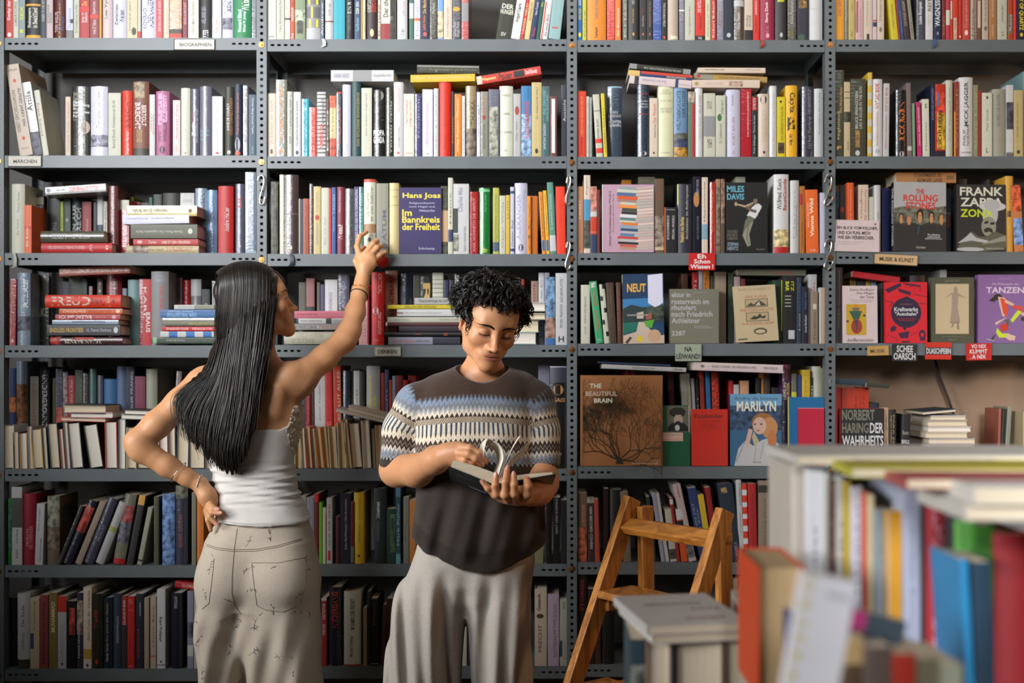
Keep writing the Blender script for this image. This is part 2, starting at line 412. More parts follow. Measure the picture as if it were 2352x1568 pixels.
SHELF['D0'] = '''
1918 1939 -92 ea2;u b65 30 52 30 70 DAS GIDE;R b98 34 34
1940 1948 -80 887 g
1949 1964 -75 cb7;u 665 40 50 40 65 L Powers;u 443 4 12 35 60 dtv
1965 1983 -80 dbb;R b66 10 52 10 35;R 8ab 12 36 0 10;u 977 4 42 55 80 Jonathan Franzen
1984 2004 -82 dcb;u 888 18 52 30 50 Die Ordnung der Zeit;R 333 0 8 35 65
2005 2014 -78 dcc;R 347 18 24;R b44 25 27
2015 2031 -84 dcb;E 887 10 17 30 70;u 776 25 52 30 70 Doktorspiele im
2048 2064 -80 dc3 l=-16;u 774 14 48 35 60 LANGEZEIT IM FRUEHLING
2065 2069 -75 a45 l=-14
2070 2077 -75 358 l=-16;u 9ab 10 40 30 70 Oesterreich
2078 2092 -80 433 l=-20;u cba 18 52 25 70 TOM WOLFE LANGSAM
2093 2101 -78 998 l=-18;u 443 8 24 30 60 LENTZ
2105 2124 -90 556 g;u eee 20 48 25 75 Louise Bourgeois
2126 2143 -92 ddd;u 876 36 52 30 80 REIT;u ccb 18 32 30 60 OSKAR
2145 2162 -95 235;u eee 16 52 15 85 WAGNISSE;E aab 6 10 40 65
2164 2172 -70 833;u c96 8 34 25 75 Indien
2173 2182 -80 c45;R ddc 20 40
2183 2188 -80 d42;R dcb 28 52 10 90
2189 2201 -88 d42;R dcb 0 28 15 70;u 843 1 26 25 60 KURT VERBEER
2202 2210 -80 c32;E eee 3 6 20 60
2211 2228 -86 c54;E fdd 6 13 30 75;u eaa 16 52 30 75 Das ganze Leben ist
2230 2237 -72 cba;u 665 5 44 25 75 Nora
2238 2254 -82 865 g;R dcb 16 52 50 90
2256 2270 -84 cba;E 776 12 18 30 80;u 887 24 52 30 70 Die Stunde Null
2272 2289 -86 b85;u ecb 30 52 30 60 ul-Grund;u ecb 5 20 40 60 HANSER
2291 2313 -90 ccb;u 443 22 44 45 60 VANDER BEIT;u 333 4 10 40 70 V1
2315 2327 -84 b53;R 876 8 34;u ccb 12 34 30 80 Rest
2328 2334 -80 e43
2335 2362 -95 124;d ed4 12 60 20 60 CITY OF QUARTZ;E ec4 4 9 30 55
'''
SHELF['A1'] = '''
45 75 145 dcb l=-34 y=.015 h=205;h 887 92 95 15 85 ALFRED JARRY;E d53 80 84 38 62;d 887 26 72 10 40 PATAPHYSISCHES LEBEN;d 667 32 74 55 85 ALFRED JARRY EIN;E d53 17 21 38 62;h 998 7 9 20 80 VERLAG
77 97 187 ddd l=-28 g h=168;N 667 0 32 0 100;u 554 60 88 15 80 Attila
99 112 206 ddc l=-22;d a54 30 80 15 60 Frank Schmid
150 162 222 dcb;u b76 8 92 30 70 Fernando Pessoa Gedanken
163 206 198 332 r g;h aa9 85 93 8 60 Jurgen;h aa9 80 85 8 75 Goldstein;h eee 75 80 8 50 Hans;h eee 70 75 8 95 Blumenberg;h eee 65 70 8 75 Ein philo-;h eee 60 65 8 95 sophisches;h ddd 55 60 8 70 Portrait;h 998 50 54 8 60 Matthes;E cba 32 50 50 98
207 246 198 dde r g;u 99a 40 95 35 60 Der absolute Leser;u ccd 6 36 30 60 Rudiger Zill;N 99a 14 30 0 100;R 556 13 14
248 277 213 ccb;u 887 12 88 30 65 Bertolt Brecht Arbeitsjournal 42-45
279 303 208 d42 r;u 822 42 92 30 80 BRECHT;u fdd 2 38 40 75 Stephen Parker
304 341 187 854 r;N a97 78 99 10 75;E 987 82 97 22 62;d edd 35 72 15 50 BRECHT;d edd 40 68 58 85 BERTOLT;d ca4 18 34 25 60 STEPHEN PARKER;E ddc 0 6 30 60;R 443 0 10
343 356 217 ccc;u b66 40 70 15 50 HENLEY;u b66 35 68 55 85 Schwarz
357 388 209 b79 r;d fdf 48 96 20 48 DER INTELLEKTUELLE;d fdf 52 94 55 85 ALS UNRUHESTIFTER;d 334 22 36 20 45 KLAUS;d 334 22 50 55 80 BITTERMANN;E 322 3 15 30 70
397 414 230 dcc;u b88 30 92 35 65 Andreas Platz;u c75 6 18 30 60 Suhrkamp
415 436 202 ddc r;u cba 10 80 30 65 Paul Schreber Die Memoiren;E aa9 2 6 35 65
437 457 204 667 r g;u eee 30 50 10 50 Martin;u d53 50 68 20 50 Heidegger;u ccc 20 70 60 85 Die Geschichte der Welt
458 485 198 778 r g;h 8bc 34 38 5 85 Schwaner;h 8bc 28 32 5 85 Norden;h 8bc 22 26 5 60 Stein
487 511 221 ddd;u 99a 10 80 40 65 Charles Chaplin Geschichte;E c53 2 7 35 65
515 536 199 332 r;u eee 36 76 25 55 ANNE DE COURCY;u c85 30 84 62 88 COCO CHANELS RIVIERA;E ccc 2 8 30 70
537 556 193 124 r;u c75 30 88 30 60 Theo Koch Der deutsche Lehrer;E ccc 6 25 10 75;R d63 1 6 15 75
558 570 196 667 g;u a95 20 90 30 70 Marguerite
571 589 217 356;d dde 35 94 35 65 Florian Berg Samuel Taylor;d 9bb 4 16 35 60 CIRCE
'''
SHELF['B1'] = '''
614 633 214 dcb;u a98 20 90 30 65 Im Schatten der Schrift;E 543 4 12 35 65
634 659 183 776 g;E c96 4 10 30 65;u c96 20 92 30 65 DAS WEISSE BUCH DER WELT
660 673 210 998 g;u 665 20 90 30 70 Montaigne
674 691 211 ccc;u 554 16 86 30 70 Guy Debord Die Gesellschaft des Spektakels;E 333 3 9 30 70
693 709 227 1ab g;u 178 8 80 25 70 Kampf der Kulturen;h 134 90 94 20 60 e
710 727 246 d43 g;u 943 10 85 30 70 Minima
728 748 211 ccc;R 554 95 97;R 554 89 91;R 554 83 85;R 554 77 79;R 554 71 73;R 554 65 67;R 554 59 61;R 554 53 55;R 554 47 49;R 554 41 43;R 554 35 37;R 554 29 31;R 554 23 25;R 554 17 19;R 554 11 13;R 554 5 7;u d43 14 50 30 70 UMBERTO;u 332 38 90 55 85 LEIDENSCHAFT
749 756 226 643;u ddd 10 80 25 75 ECO
757 772 220 dc9;N d52 0 30;N d63 80 100;u 554 8 84 30 60 Umberto Eco Die Insel
773 785 211 345 g;R d43 98 100;u ddd 10 80 15 50 Umberto ECO;u d53 20 76 60 85 Der Name der Rose
786 805 194 dde r g;u ccd 30 90 30 70 Adorno;u 889 4 18 30 60 Minima
807 828 184 355 r;u cb7 14 84 60 88 DAS GOLDENE RHINOZEROS
830 854 202 ccb;u 887 30 92 35 60 Julian Zutavern Augen-spiel
856 884 206 222 r g;E 998 84 99 10 90;h eee 31 40 5 95 PROPA;h eee 20 30 5 95 GANDA;h 887 42 44 10 60 Noam Chomsky
885 903 201 443 g r;d ddd 20 90 20 45 DIE PERFEKTE THEORIE;d ccc 5 80 60 85 PEDRO FERREIRA
904 926 188 ddd r;u c88 60 94 40 65 Das erschoepfte Selbst;u 766 12 40 40 65 Georges Didier;E c53 3 7 35 60
927 951 215 ddc;u a44 52 90 15 45 Paul Feyerabend;u a44 48 90 52 80 Irrwege der Vernunft;R c88 5 6 20 80
953 969 216 447 g;u aab 30 92 40 65 Friedrich
970 994 205 dde;u c99 18 80 35 60 ERNST MACHS ERKENNTNISLEHRE;E 99a 3 5 40 60
996 1007 203 ddd r;u 665 10 90 30 60 Georg Lukacs
1008 1035 188 d31 r;u a22 40 90 45 60 Suhrkamp;u a22 10 30 45 60 Kritik
1037 1043 210 222;u c83 20 60 25 75 Schatten
1044 1060 216 d82;u fea 8 92 30 65 Oleg Kashin Mandel
1061 1068 220 ddd;u 554 6 90 30 70 Heidelberg der Moderne
1069 1093 197 a97 g r;N 876 0 40;u 665 20 88 15 45 ZURUECK NACH;u 554 42 80 50 90 ITHAKA
1095 1103 211 dde;u 667 30 80 30 70 Vogl
1104 1121 210 998 g;u 554 12 50 30 65 FRANCIS FUKUYAMA;E a33 56 64 25 70;u c66 66 94 30 65 IDENTITAT
1122 1146 205 778 g;N aa9 0 74 10 90
1147 1178 197 ddc r;h 776 85 88 15 80 MARKUS;h 776 59 62 15 80 GABRIEL;h 776 33 36 5 90 FIKTIONEN;h 887 7 10 35 60 SV
1179 1196 215 bbb;E a44 66 80 20 80;u 765 24 56 35 60 Tillay Ganz
1197 1220 197 48b;N 9bd 0 60;u c43 26 78 35 75 ILLEGALE KRIEGE;u 345 4 22 30 60 DANIELE GANSER;u 267 80 98 60 80 MAFERN
1221 1244 189 cb8;u 554 50 94 45 65 Die WIRKLICHE WELT;E 332 4 11 35 65
1245 1262 198 577 g;u ddd 10 46 20 50 AMITAV GHOSH;u 8bb 60 94 20 50 DIE GROSSE;u 8bb 50 88 60 90 VERBLENDUNG
1263 1279 221 744;R ddd 6 96 25 75;R d53 50 70 15 25
1289 1301 195 445 y=.03;u ddd 50 80 40 90 Aussicht
'''
SHELF['C1'] = '''
1325 1346 209 d42;u d96 30 92 40 70 OMERTA VOR GERICHT DER IM;u 622 4 34 40 65 Roman Kemper
1347 1353 221 ccb;u 776 6 90 30 70 Suhrkamp Verlag
1354 1360 223 aaa;u 554 6 90 30 70 Suhrkamp Verlag
1370 1385 216 ccb l=-9;R 443 73 74;R d43 22 29;R d43 6 14;u 554 30 60 35 65 IMMER BUFF
1387 1395 214 dc3 l=-7;u 554 8 78 30 70 NORBERT SIGILETT
1396 1429 198 456 g r y=.03;h ccc 62 66 30 70 IAN;h ccc 57 61 5 95 KERSHAW;h eee 49 53 5 95 ACHTER;h eee 44 48 10 90 BAHN;R 9bc 98 100
1465 1491 194 345 g r;h b44 86 89 15 90 Geert Mak;h ccc 76 79 15 90 Die vielen;h ccc 72 75 15 90 Leben;h ccc 68 71 15 90 Buch;h b44 58 61 15 90 Roman;E ccc 2 8 20 80
1492 1511 225 dcb;u c33 58 90 40 80 Der Moloch;u 556 32 56 50 75 Andreas Dresen;E 556 5 9 40 65
1512 1547 197 ddb r;h a98 92 95 25 75 ALEX;h a98 88 91 15 85 LERIDGE;h a98 78 80 10 90 EINE;h a98 66 69 10 90 GESCHICHTE;h a98 62 65 10 90 DER WELT;h a98 5 7 20 80 INSEL
1548 1579 198 79b r;u 345 36 94 20 48 WELTGESCHICHTE;u 345 56 94 60 85 DER FLUSSE;N c93 0 14;N 346 14 26;N 665 26 34
1580 1596 210 787 g;R b44 0 82 60 100;N ba9 84 100
1597 1614 199 ddd r;u b66 62 88 50 80 SKLAVEREI;u aa9 26 58 50 75 Michael Zeuske
1616 1643 214 ccb;R 999 32 64;h 998 75 88 30 70 nu;h 776 14 28 30 70 YH
1644 1667 219 ccb;E 474 58 70 15 60;u 665 70 92 50 75 Harari;u 554 22 54 35 60 21 Lektionen
1669 1701 205 ccd r;u 778 76 92 35 55 Die dunklen Jahre;u a77 18 60 40 60 KURT BAUER;u c99 4 10 40 60 BOEHLAU
1702 1726 204 b23 g;u ddd 30 96 60 80 DAS SOWJETISCHE JAHRHUNDERT
1727 1739 220 233;R a32 76 98;u ddd 78 96 25 80 SYRIEN;u ddd 6 68 30 70 Fritz Edlinger Tyma Kraitt
1741 1767 215 dcb r;E 446 84 98 20 80;d cb9 24 74 35 60 THE MAHABHARATA;d cb9 30 68 62 85 CHERYL CAMPBELL;E 246 5 10 45 65
1768 1784 197 ddd g r;u aaa 4 90 40 60 Eine Reise in die Nacht
1785 1804 222 dc1;u 443 28 84 45 75 DAS LEHRENDE MITTELALTER;N 543 6 24 10 90;E 333 90 94 30 60
1805 1832 196 eb2 r;d 221 60 90 20 80 Capital;h 221 36 56 15 80 B;d 443 16 32 30 60 Karl Marx
1843 1869 198 445 g r;u aaa 12 96 50 75 CH Beck Thumfarter GRUBENGOLD
1871 1892 203 ccc r;u 443 32 94 45 65 Timo Feldhaus Mary Shelley
'''
SHELF['D1'] = '''
1918 1939 161 554 g;u da6 50 80 50 80 We Were Here;u cb8 20 52 25 60 Nightland;h da6 8 12 20 70 F
1938 1953 188 cb9;N 554 46 60 0 100;R 443 86 87 15 90;R 443 78 79 15 90;u 554 8 20 50 80 Jazz
1954 1989 181 554 g;u ddd 36 84 30 48 BRUCE SPRINGSTEEN;u ccb 36 90 55 75 LIKE A KILLER IN THE SUN;u da6 12 34 30 60 LEONARDO COLOMBATI;E ccc 1 8 30 60
1993 2003 166 db4 l=1;R ccb 4 12;R ccb 20 28;R ccb 36 44;R ccb 52 60;R ccb 68 76;R ccb 84 92
2005 2028 181 ddd r;d c43 62 94 25 65 BOB DYLAN;d c43 14 58 35 55 THE PHILOSOPHY OF MODERN SONG;E aaa 4 10 30 70
2029 2042 191 ccc l=2;d c43 62 94 20 65 BOB DYLAN;d c43 10 58 30 60 THE PHILOSOPHY OF MODERN
2059 2083 206 222 r g;u e83 24 82 30 80 RICK RUBIN;E ccc 0 8 30 75
2085 2095 190 877 l=-3;R ccc 8 14 0 100
2097 2103 237 8a8 l=-2
2108 2118 234 c37 l=-4;d eee 20 90 30 70 JEANNETTE MARIE TROUBLE
2120 2136 227 ddc l=-2;h 443 84 92 40 70 S;u 776 10 60 40 60 Matthias
2138 2147 193 124;u 99b 50 94 25 75 AHNEN DER DEUTSCHEN
2148 2171 193 c43 g;N eb3 10 60 20 100;N d42 60 90;u 321 16 64 30 65 SCHLEIFEN;R 223 0 8;R 48a 70 88 20 40
2173 2189 184 ccb r;u a98 20 90 40 70 The Song of the
2192 2203 187 943;R ea3 0 60 0 25;u ca8 10 90 40 70 Wunsch
2204 2236 177 ddd r;u 333 38 94 35 70 MICK JAGGER;u 333 14 34 25 45 PHILIP;u 333 14 40 52 72 NORMAN;h 333 4 6 15 85 DROEMER
2237 2247 195 997;u ccb 10 90 30 70 Steve Lacy
2248 2253 207 b32
2256 2279 213 ddc;E 443 90 95 40 60;h 443 6 14 40 60 L;u 886 40 74 40 60 Max Goldt
2281 2311 204 aa9 r;u 556 45 92 30 55 DAS WESTLICHE LEUCHTEN
2312 2328 195 ddd g;N 556 38 76;N 888 0 6
2329 2350 207 cb8;u 876 30 80 30 55 MUSEE DU JAMMUS;E 554 4 10 30 70
2350 2364 164 8aa y=.05
'''
SHELF['A2'] = '''
25 55 422 ddc r;u 776 58 88 45 65 Was ist Grazie;u 998 26 50 40 60 Der Fuehrer
55 72 471 e74;u fed 14 55 25 55 Ein Kater;R d43 50 56
100 111 450 223 y=.11
112 137 455 232 y=.11;d aab 2 60 30 70 THE STRANGE
138 145 462 ab3 y=.11;d 665 10 70 20 80 DAS SYSTEM
146 162 456 454 y=.11;E aaa 60 66 30 70
163 186 449 233 y=.11 r;u ccc 0 85 10 45 IKONEN AUS;u ccc 0 80 55 95 OSTERREICH
188 209 463 922 y=.11;u dbb 22 70 45 65 Elena Fisher
214 222 464 333 y=.11
223 236 449 ccc y=.11;R 345 26 52;R b33 0 26
237 246 462 ccb y=.11;u 554 10 90 25 75 Vielleicht alles
248 270 427 744 y=.04 g r;u dbb 6 96 30 60 LIZA LANDIS ROMAN
275 296 459 a22 y=.06 g;R ccb 82 100
296 306 452 cc5 y=.13
307 321 464 c44 y=.13
322 342 465 443 y=.13
342 350 453 265 y=.13
352 371 446 233 y=.13;u 5a8 50 80 30 60 HIT
372 414 443 332 y=.12 r
414 446 443 ccc y=.10;h 99a 85 90 15 85 LORENZ;h 99a 75 80 20 85 JAGER;h 345 58 68 30 80 3R
447 474 432 9ab y=.09 r g;u 556 40 92 45 85 MATHAUSEN
474 498 436 79b y=.07 r g;u 345 4 90 40 70 WERNER HERZOG
500 535 427 b22 r;u cbb 32 68 45 75 Andre Heller
540 561 422 667 r g;u d43 65 80 20 70 BIER;E ccc 8 12 40 60
563 588 395 678 g;u ddd 16 76 30 60 DIE WITTGENSTEINS;R 9ab 0 3
'''
SHELF['B2'] = '''
622 638 417 776 g;N 554 0 100
642 652 401 ddc y=.012
650 685 401 544 r g;u cbb 52 92 40 60 Karl Lueger;u bba 26 45 40 60 JOHN W BOYER;E ccb 5 11 40 60;R 766 50 51
686 690 456 aa9
691 697 457 235
696 710 456 a53;u 843 6 90 40 60 PARS
711 719 422 433 g;u b85 10 90 20 80 DAS MUSIKALISCHE EXPERIMENT
720 737 428 cb8;u a98 62 92 30 65 Varetin Groebner;E b43 50 58 20 80;u 89a 14 46 30 65 Gefuehlskino
738 755 431 ccb;u 9ab 14 55 30 65 Bin ich da?
755 761 432 c22
762 772 430 259;u 9cd 60 90 25 75 TUNGUSKA;u 9bd 34 56 25 75 Michael Hampe
773 791 429 834 r;u dab 62 94 25 60 Michael Hampe;u edd 20 44 15 75 Wozu?
792 813 433 777 g r;u ddd 45 98 10 45 Michael Hampe;u 333 12 90 55 90 Die Lehren der Philosophie
814 825 429 447;u dde 20 96 20 75 BYUNG-CHUL HAN VITA CONTEMPLATIVA
825 836 429 376 g;u 9cc 25 90 25 75 UNG-CHUL HAN
835 862 411 ddc r y=-.005;R c54 96 100;u 665 50 82 20 45 Die Weltkarten;u 665 43 90 55 80 der alten Seefahrer;R a86 28 40;E 665 16 22 35 65
864 892 421 998;u 667 12 62 50 85 FATUM;u 99a 0 50 15 45 FRANCESCO
893 916 420 dc9 r;R aa7 90 91;R aa7 68 69;h 997 80 82 20 80 Kant
'''
SHELF['B2'] += '''
1012 1030 427 765;N 443 65 100;R ca8 0 64;N 554 0 18
1029 1040 408 ccb;R 346 16 32;u 776 40 80 30 65 Heine
1041 1077 422 ccc;R 333 30 65 0 30;N 998 4 28 0 35;u 99a 60 95 30 60 Charles Mix;u 665 4 40 65 85 Englisch in deutscher Kultur
1079 1099 440 a22 g;u daa 4 90 35 65 AXEL HONNETH DIE ARMUT
1100 1125 431 284 r g;R 8c9 94 98;u 7c9 64 90 50 70 Durs Grunbein;h cd6 2 10 35 80 dtv
1132 1146 431 bb5;R 567 4 18;u 776 20 90 30 70 Das Mittelmeer und Europa
1147 1161 449 ccb;u 998 10 90 30 70 Oscar Wilde
1162 1171 448 db3;u 776 60 90 30 70 LILITH
1172 1181 429 ccd;R 347 90 94;R 347 4 8;u 665 10 50 25 75 Walter Essl
1182 1211 420 ccd r;u 9bd 60 90 60 85 der Schopfung;u 99a 20 84 15 45 ALEXANDER;E 556 4 14 30 70
1211 1219 450 e92;u 765 5 90 25 75 dtv
1219 1235 450 c71 y=.012
1245 1254 440 e92 l=-8;R 27a 5 22 10 80;u 754 28 94 25 70 Die Geschichte der Kritik
1255 1263 437 eb2 l=-8;R 27a 5 22 10 80;u 754 28 94 25 70 Die Ordnung der Wirtschaft
1264 1278 418 698 l=-8;R ccc 4 26;u ddd 34 84 30 60 in aeterno Christian
1279 1300 428 e42 l=-3;u b42 40 80 45 60 Hannah
'''
SHELF['C2'] = '''
1325 1340 428 c97 g;u edc 50 80 30 60 YAHIST;u a76 5 48 40 70 Benedetto
1341 1356 402 dcb;R 59b 42 69;N 554 6 42;u 776 75 98 30 60 Bergmann
1356 1371 428 b98;N c87 65 98;R ccc 55 62;R c42 32 54;R 346 0 28;R c43 28 31
1372 1379 435 722
1428 1450 413 c82 y=.09
1466 1505 406 776 y=.06 g
1504 1525 410 765 g;N 987 4 50;R cb9 4 8;u b43 72 98 40 60 Max
1526 1555 476 222;R d63 0 100 0 8;u ddd 30 82 20 38 KYLSONRENOS;u ddd 30 82 62 80 SPECIAL MODELS;h ccc 94 96 15 85 MOSES
1556 1590 422 334 r;u ccb 20 98 55 78 Architektur im Anthropozan;u db4 16 52 20 45 Friedrich von Borries;R dd3 70 100 0 6
1591 1610 405 223 g;E b85 60 80 10 80;u aab 75 96 45 75 ALBERT MAYER;u 889 18 48 50 75 HOW TO HIDE ON STAGE
1612 1626 407 dcb;R 8ab 18 38;u 665 42 94 30 65 Hypnotische
1631 1644 418 b33 r g;u e98 30 90 30 65 Das Land am Anfang der
1645 1655 411 a86;N 876 0 90
1656 1665 411 654;N 976 40 100
1690 1712 406 ccb y=.08
'''
SHELF['C2'] += '''
1778 1812 400 ddd r;u 443 54 94 20 50 Wilfried Koch;u b33 54 94 60 85 Baustilkunde;N dc9 8 30;R b22 0 8
1816 1836 414 ccc r;u aab 20 85 30 50 Martin;u 99a 24 66 55 75 Unermessliche Welt
1837 1849 427 b73;R b33 72 88 0 60;u 754 10 46 30 60 Karl der Kurze
1852 1881 435 e73 l=-3;u fec 26 86 35 65 Vienna Wild;h fdc 3 6 30 75 FALTER;u fdc 40 80 15 28 WIEN IST EINE STADT
1884 1895 442 ccd
'''
SHELF['D2'] = '''
1918 1928 425 765 g y=.03;N 356 40 90
1929 1941 425 444 y=.03;E b43 60 68 10 80;E b43 30 38 10 80
1948 1963 419 d63 l=-2;u fba 10 90 35 65 Schlager und Chanson
1972 1995 424 dcb y=.015;d b65 50 94 15 45 daughters;d b65 30 92 55 85 harmony dapure
1996 2008 452 ccb y=.02
2009 2023 425 ccc r y=.015;u 776 45 60 40 65 Patti
2026 2044 432 237 y=.06
2170 2185 432 222 y=.03;h aa9 60 62 10 90 DIE;u a43 40 60 40 80 IDOL
2203 2221 411 555 y=.08 g
2268 2274 412 555 y=.08
2310 2328 404 da4 r;u 765 48 88 50 75 Karl Nadine;N 754 46 54 20 70
2331 2352 424 c85 l=-8;N 8ad 10 50;N d63 60 100
'''
SHELF['A3'] = '''
22 35 640 a33 g l=2;u e94 60 92 15 50 FLASCHENPOST NACH NEWPORT;u c77 20 50 55 80 IM KREIS DER;E dbb 4 10 30 70
38 68 626 89a r g;u eee 52 90 55 85 RILKE;N 667 20 40
140 158 647 445 y=.11
158 190 636 232 y=.11
190 200 640 344 y=.11
204 212 657 988 y=.11
223 235 640 443 y=.11;u dbb 5 95 20 80 Eugen
242 278 633 722 y=.11 r g;u caa 20 96 30 60 MENSCH
281 291 662 889 y=.11
292 319 642 8aa y=.09 r
320 331 641 a33 y=.08 g;u ddd 20 95 20 80 MEIN NAME
327 347 641 b22 y=.05;d ddd 40 88 10 45 KARL;d ddd 20 50 40 90 KRAUS
346 386 623 888 y=.03 r;h aab 92 95 20 80 EDWARD;h aab 86 90 20 80 TIMMS;d b55 45 80 50 75 KARL KRAUS;u ccc 6 8 20 30 S
401 418 638 a88 y=.11;d 554 30 92 30 65 KIPLING
419 436 643 b22 y=.11 r g;u edd 30 90 30 50 Mann
437 461 641 888 y=.11 r g;R bbb 75 100
463 482 664 222 y=.11;u eee 40 75 40 65 LILLENFELD
487 497 645 556 y=.11 g
'''
SHELF['B3'] = '''
686 702 648 776 y=.11
703 722 639 a77 y=.11;N 333 45 58
728 735 648 665 y=.11
736 745 653 557 y=.11
746 775 642 ccc y=.10;u 99a 20 80 30 60 DANIEL KAHNEMAN
777 802 629 556 y=.10 g;u aab 10 90 30 60 GUPTA ANIND
824 846 652 daa;u 988 20 50 15 45 HARVEY;u 988 14 50 50 80 HAVEN;R c34 2 98 88 100
853 881 625 c22 r;d edd 70 98 58 85 CRITICAL;d 411 40 95 20 45 REVOLUTIONARIES;d edd 15 45 55 80 TERRY EAGLETON;E dcc 42 52 10 60;h daa 5 8 20 60 Yale
885 912 621 b98 y=.05;u a33 40 96 30 75 LANDMARK;R ccc 90 98 0 22
917 946 628 234 y=.06 r g
948 966 632 443 y=.07
966 992 634 222 y=.07 g;d ca6 55 90 20 85 R
993 1018 626 ccb y=.07;R 776 90 91;R 776 84 85;R 776 78 79;R 776 72 73;R 776 66 67;R 776 60 61
1019 1031 643 235 y=.07
1032 1043 643 333 y=.07
1044 1058 629 333 y=.07 g;u ccc 50 98 10 70 BEDINGUNG
1194 1204 641 a43 y=.07
1220 1236 645 a87 y=.06;u 544 40 95 30 60 GESCHICHTE
1237 1250 626 ccc y=.06;u 99a 10 90 30 65 Pinker
1251 1262 626 99a y=.04
1253 1275 636 47a;N 79b 40 100;N a87 10 40
1276 1302 627 ccc;u 443 24 92 40 65 PETER TRAWNY ASCHENPLATZE;h 333 4 12 25 75 H
'''
SHELF['C3'] = '''
1334 1355 654 ccb;u 665 34 80 40 60 MARION DES FREMANN;u 887 16 30 40 60 KUNST
1369 1386 645 4a7 l=-16;d edd 90 98 20 85 Nicola;d c43 60 86 25 70 TURNER;d c54 20 54 25 70 CONSTABLE;h dee 4 7 25 75 Tate
1388 1400 652 ccb l=-12;R 222 92 100 50 100;R 222 72 80 0 50;R 222 52 60 50 100;R 222 32 40 0 50;R 222 12 20 50 100
1399 1417 648 543 l=-8;u 765 40 90 30 65 The Touchables of
1419 1429 648 643 l=-4;u a76 20 90 30 65 The Illicit Happiness
1430 1436 650 864
1590 1604 625 a22 y=.07;d edd 60 90 30 70 T LOOS
1605 1614 622 aab y=.07
1615 1630 621 c83 y=.07;d 443 50 90 25 60 Bauen ist
1565 1580 628 532 y=.07
1632 1643 632 443 y=.07
1643 1668 624 987 y=.05
1672 1685 627 454 y=.06
1686 1700 635 a99 y=.06
1702 1712 640 733 y=.06
1775 1797 643 243 y=.03;R cc3 20 100 90 100
1798 1830 634 222 y=.02;d dd3 78 92 20 45 BAR;d dd3 78 92 60 80 ITZ;R ccb 70 71 15 60;R ccb 65 66 15 60;R ccb 60 61 15 60;R ccb 55 56 15 60;R ccc 7 20 40 85
1831 1841 636 345 y=.01;u 47b 50 90 40 80 Das Leben;u ccc 20 45 40 70 Louis
1842 1856 658 223;u 48c 60 90 40 80 Gegen den;u ddd 20 50 40 80 Lucas Burkhart
1857 1876 630 bbb y=.02;u b33 65 80 20 45 WER;u b33 65 88 55 80 MAN
1862 1879 669 987;u 654 8 60 40 70 Moderne;R ccb 66 76 30 80
1882 1888 660 ccc
1888 1895 660 ca8
'''
SHELF['D3'] = '''
1919 1936 614 322;d 776 50 96 40 65 Die Philosophie des modernen Songs;d 665 20 45 30 60 BOB DYLAN
1952 1960 634 ca3 y=.08
1961 1966 634 cc8 y=.08
1968 1988 637 444 y=.08
1989 1999 633 c93 y=.08
2000 2013 645 8ab y=.08
2091 2127 632 322 y=.08 r
2160 2175 619 bbb y=.09
2023 2031 650 222 y=.03
'''
SHELF['A4'] = '''
18 35 845 347 y=.13 r;N c73 55 70;R 876 25 40;R ccc 56 100 0 20
36 61 829 9ab y=.12 g r;N 963 0 78
69 88 864 998 y=.12;u b43 40 92 30 70 SAUERTEICH ORTE
90 112 842 333 y=.12 g r;d ccc 2 92 30 80 UNDERGROUND RAILROAD
120 127 868 553 y=.13
127 143 847 556 y=.13 g;N b54 30 60
144 155 854 778 y=.13 g;N a88 30 95
156 171 862 a33 y=.13;u daa 40 95 30 70 La Reine des Lilas
172 190 849 454 y=.13;u 786 10 90 55 80 Allenstein
191 203 857 433 y=.13 g;N 956 0 60
204 220 847 577 y=.13 g r
223 236 862 667 y=.13 g r
237 266 870 47a y=.12 r
267 289 841 679 y=.12 r
289 308 842 224 y=.12;u bbc 30 96 55 85 FREUD ADLER FRANKL
309 333 864 835 y=.12
334 360 847 aa9 y=.12 r
392 404 852 877 y=.11 l=14 g
'''
SHELF['B4'] = '''
686 700 893 567 y=.12
700 713 891 a33 y=.12 g;u daa 50 90 30 70 Marxismus
715 724 883 532 y=.12
724 748 863 ccc y=.11 l=-2;u 777 50 90 40 60 Jacob Taubes
749 766 844 b22 y=.10 l=-4;u d77 14 45 20 80 MUTTAL LUGERS
768 786 839 b42 y=.09 l=-4;u ccb 40 94 55 90 ABSOLUT ALLES
787 804 851 345 y=.09 g r
805 811 848 444 y=.10
812 826 851 ccc y=.10;u 665 20 80 40 65 Aufbruch
827 838 853 333 y=.10
841 872 840 aaa y=.09 r;u cc3 30 90 15 40 Buddenbrooks;u cc3 34 70 50 75 Das Mandarin
874 883 856 933 y=.10
884 893 849 346 y=.10;u aab 40 80 30 70 KNIGHTS
894 900 872 b43 y=.10
901 909 863 99a y=.10
910 925 862 833 y=.10
926 936 872 b23 y=.10
937 955 862 922 y=.11
1236 1262 838 889 y=.10;E 667 60 66 30 60
1263 1302 841 222 r g;E b85 72 82 20 80;h b85 65 69 10 90 GAIS;R 445 84 100 0 100;R aab 99 100;E 776 12 16 20 70
'''
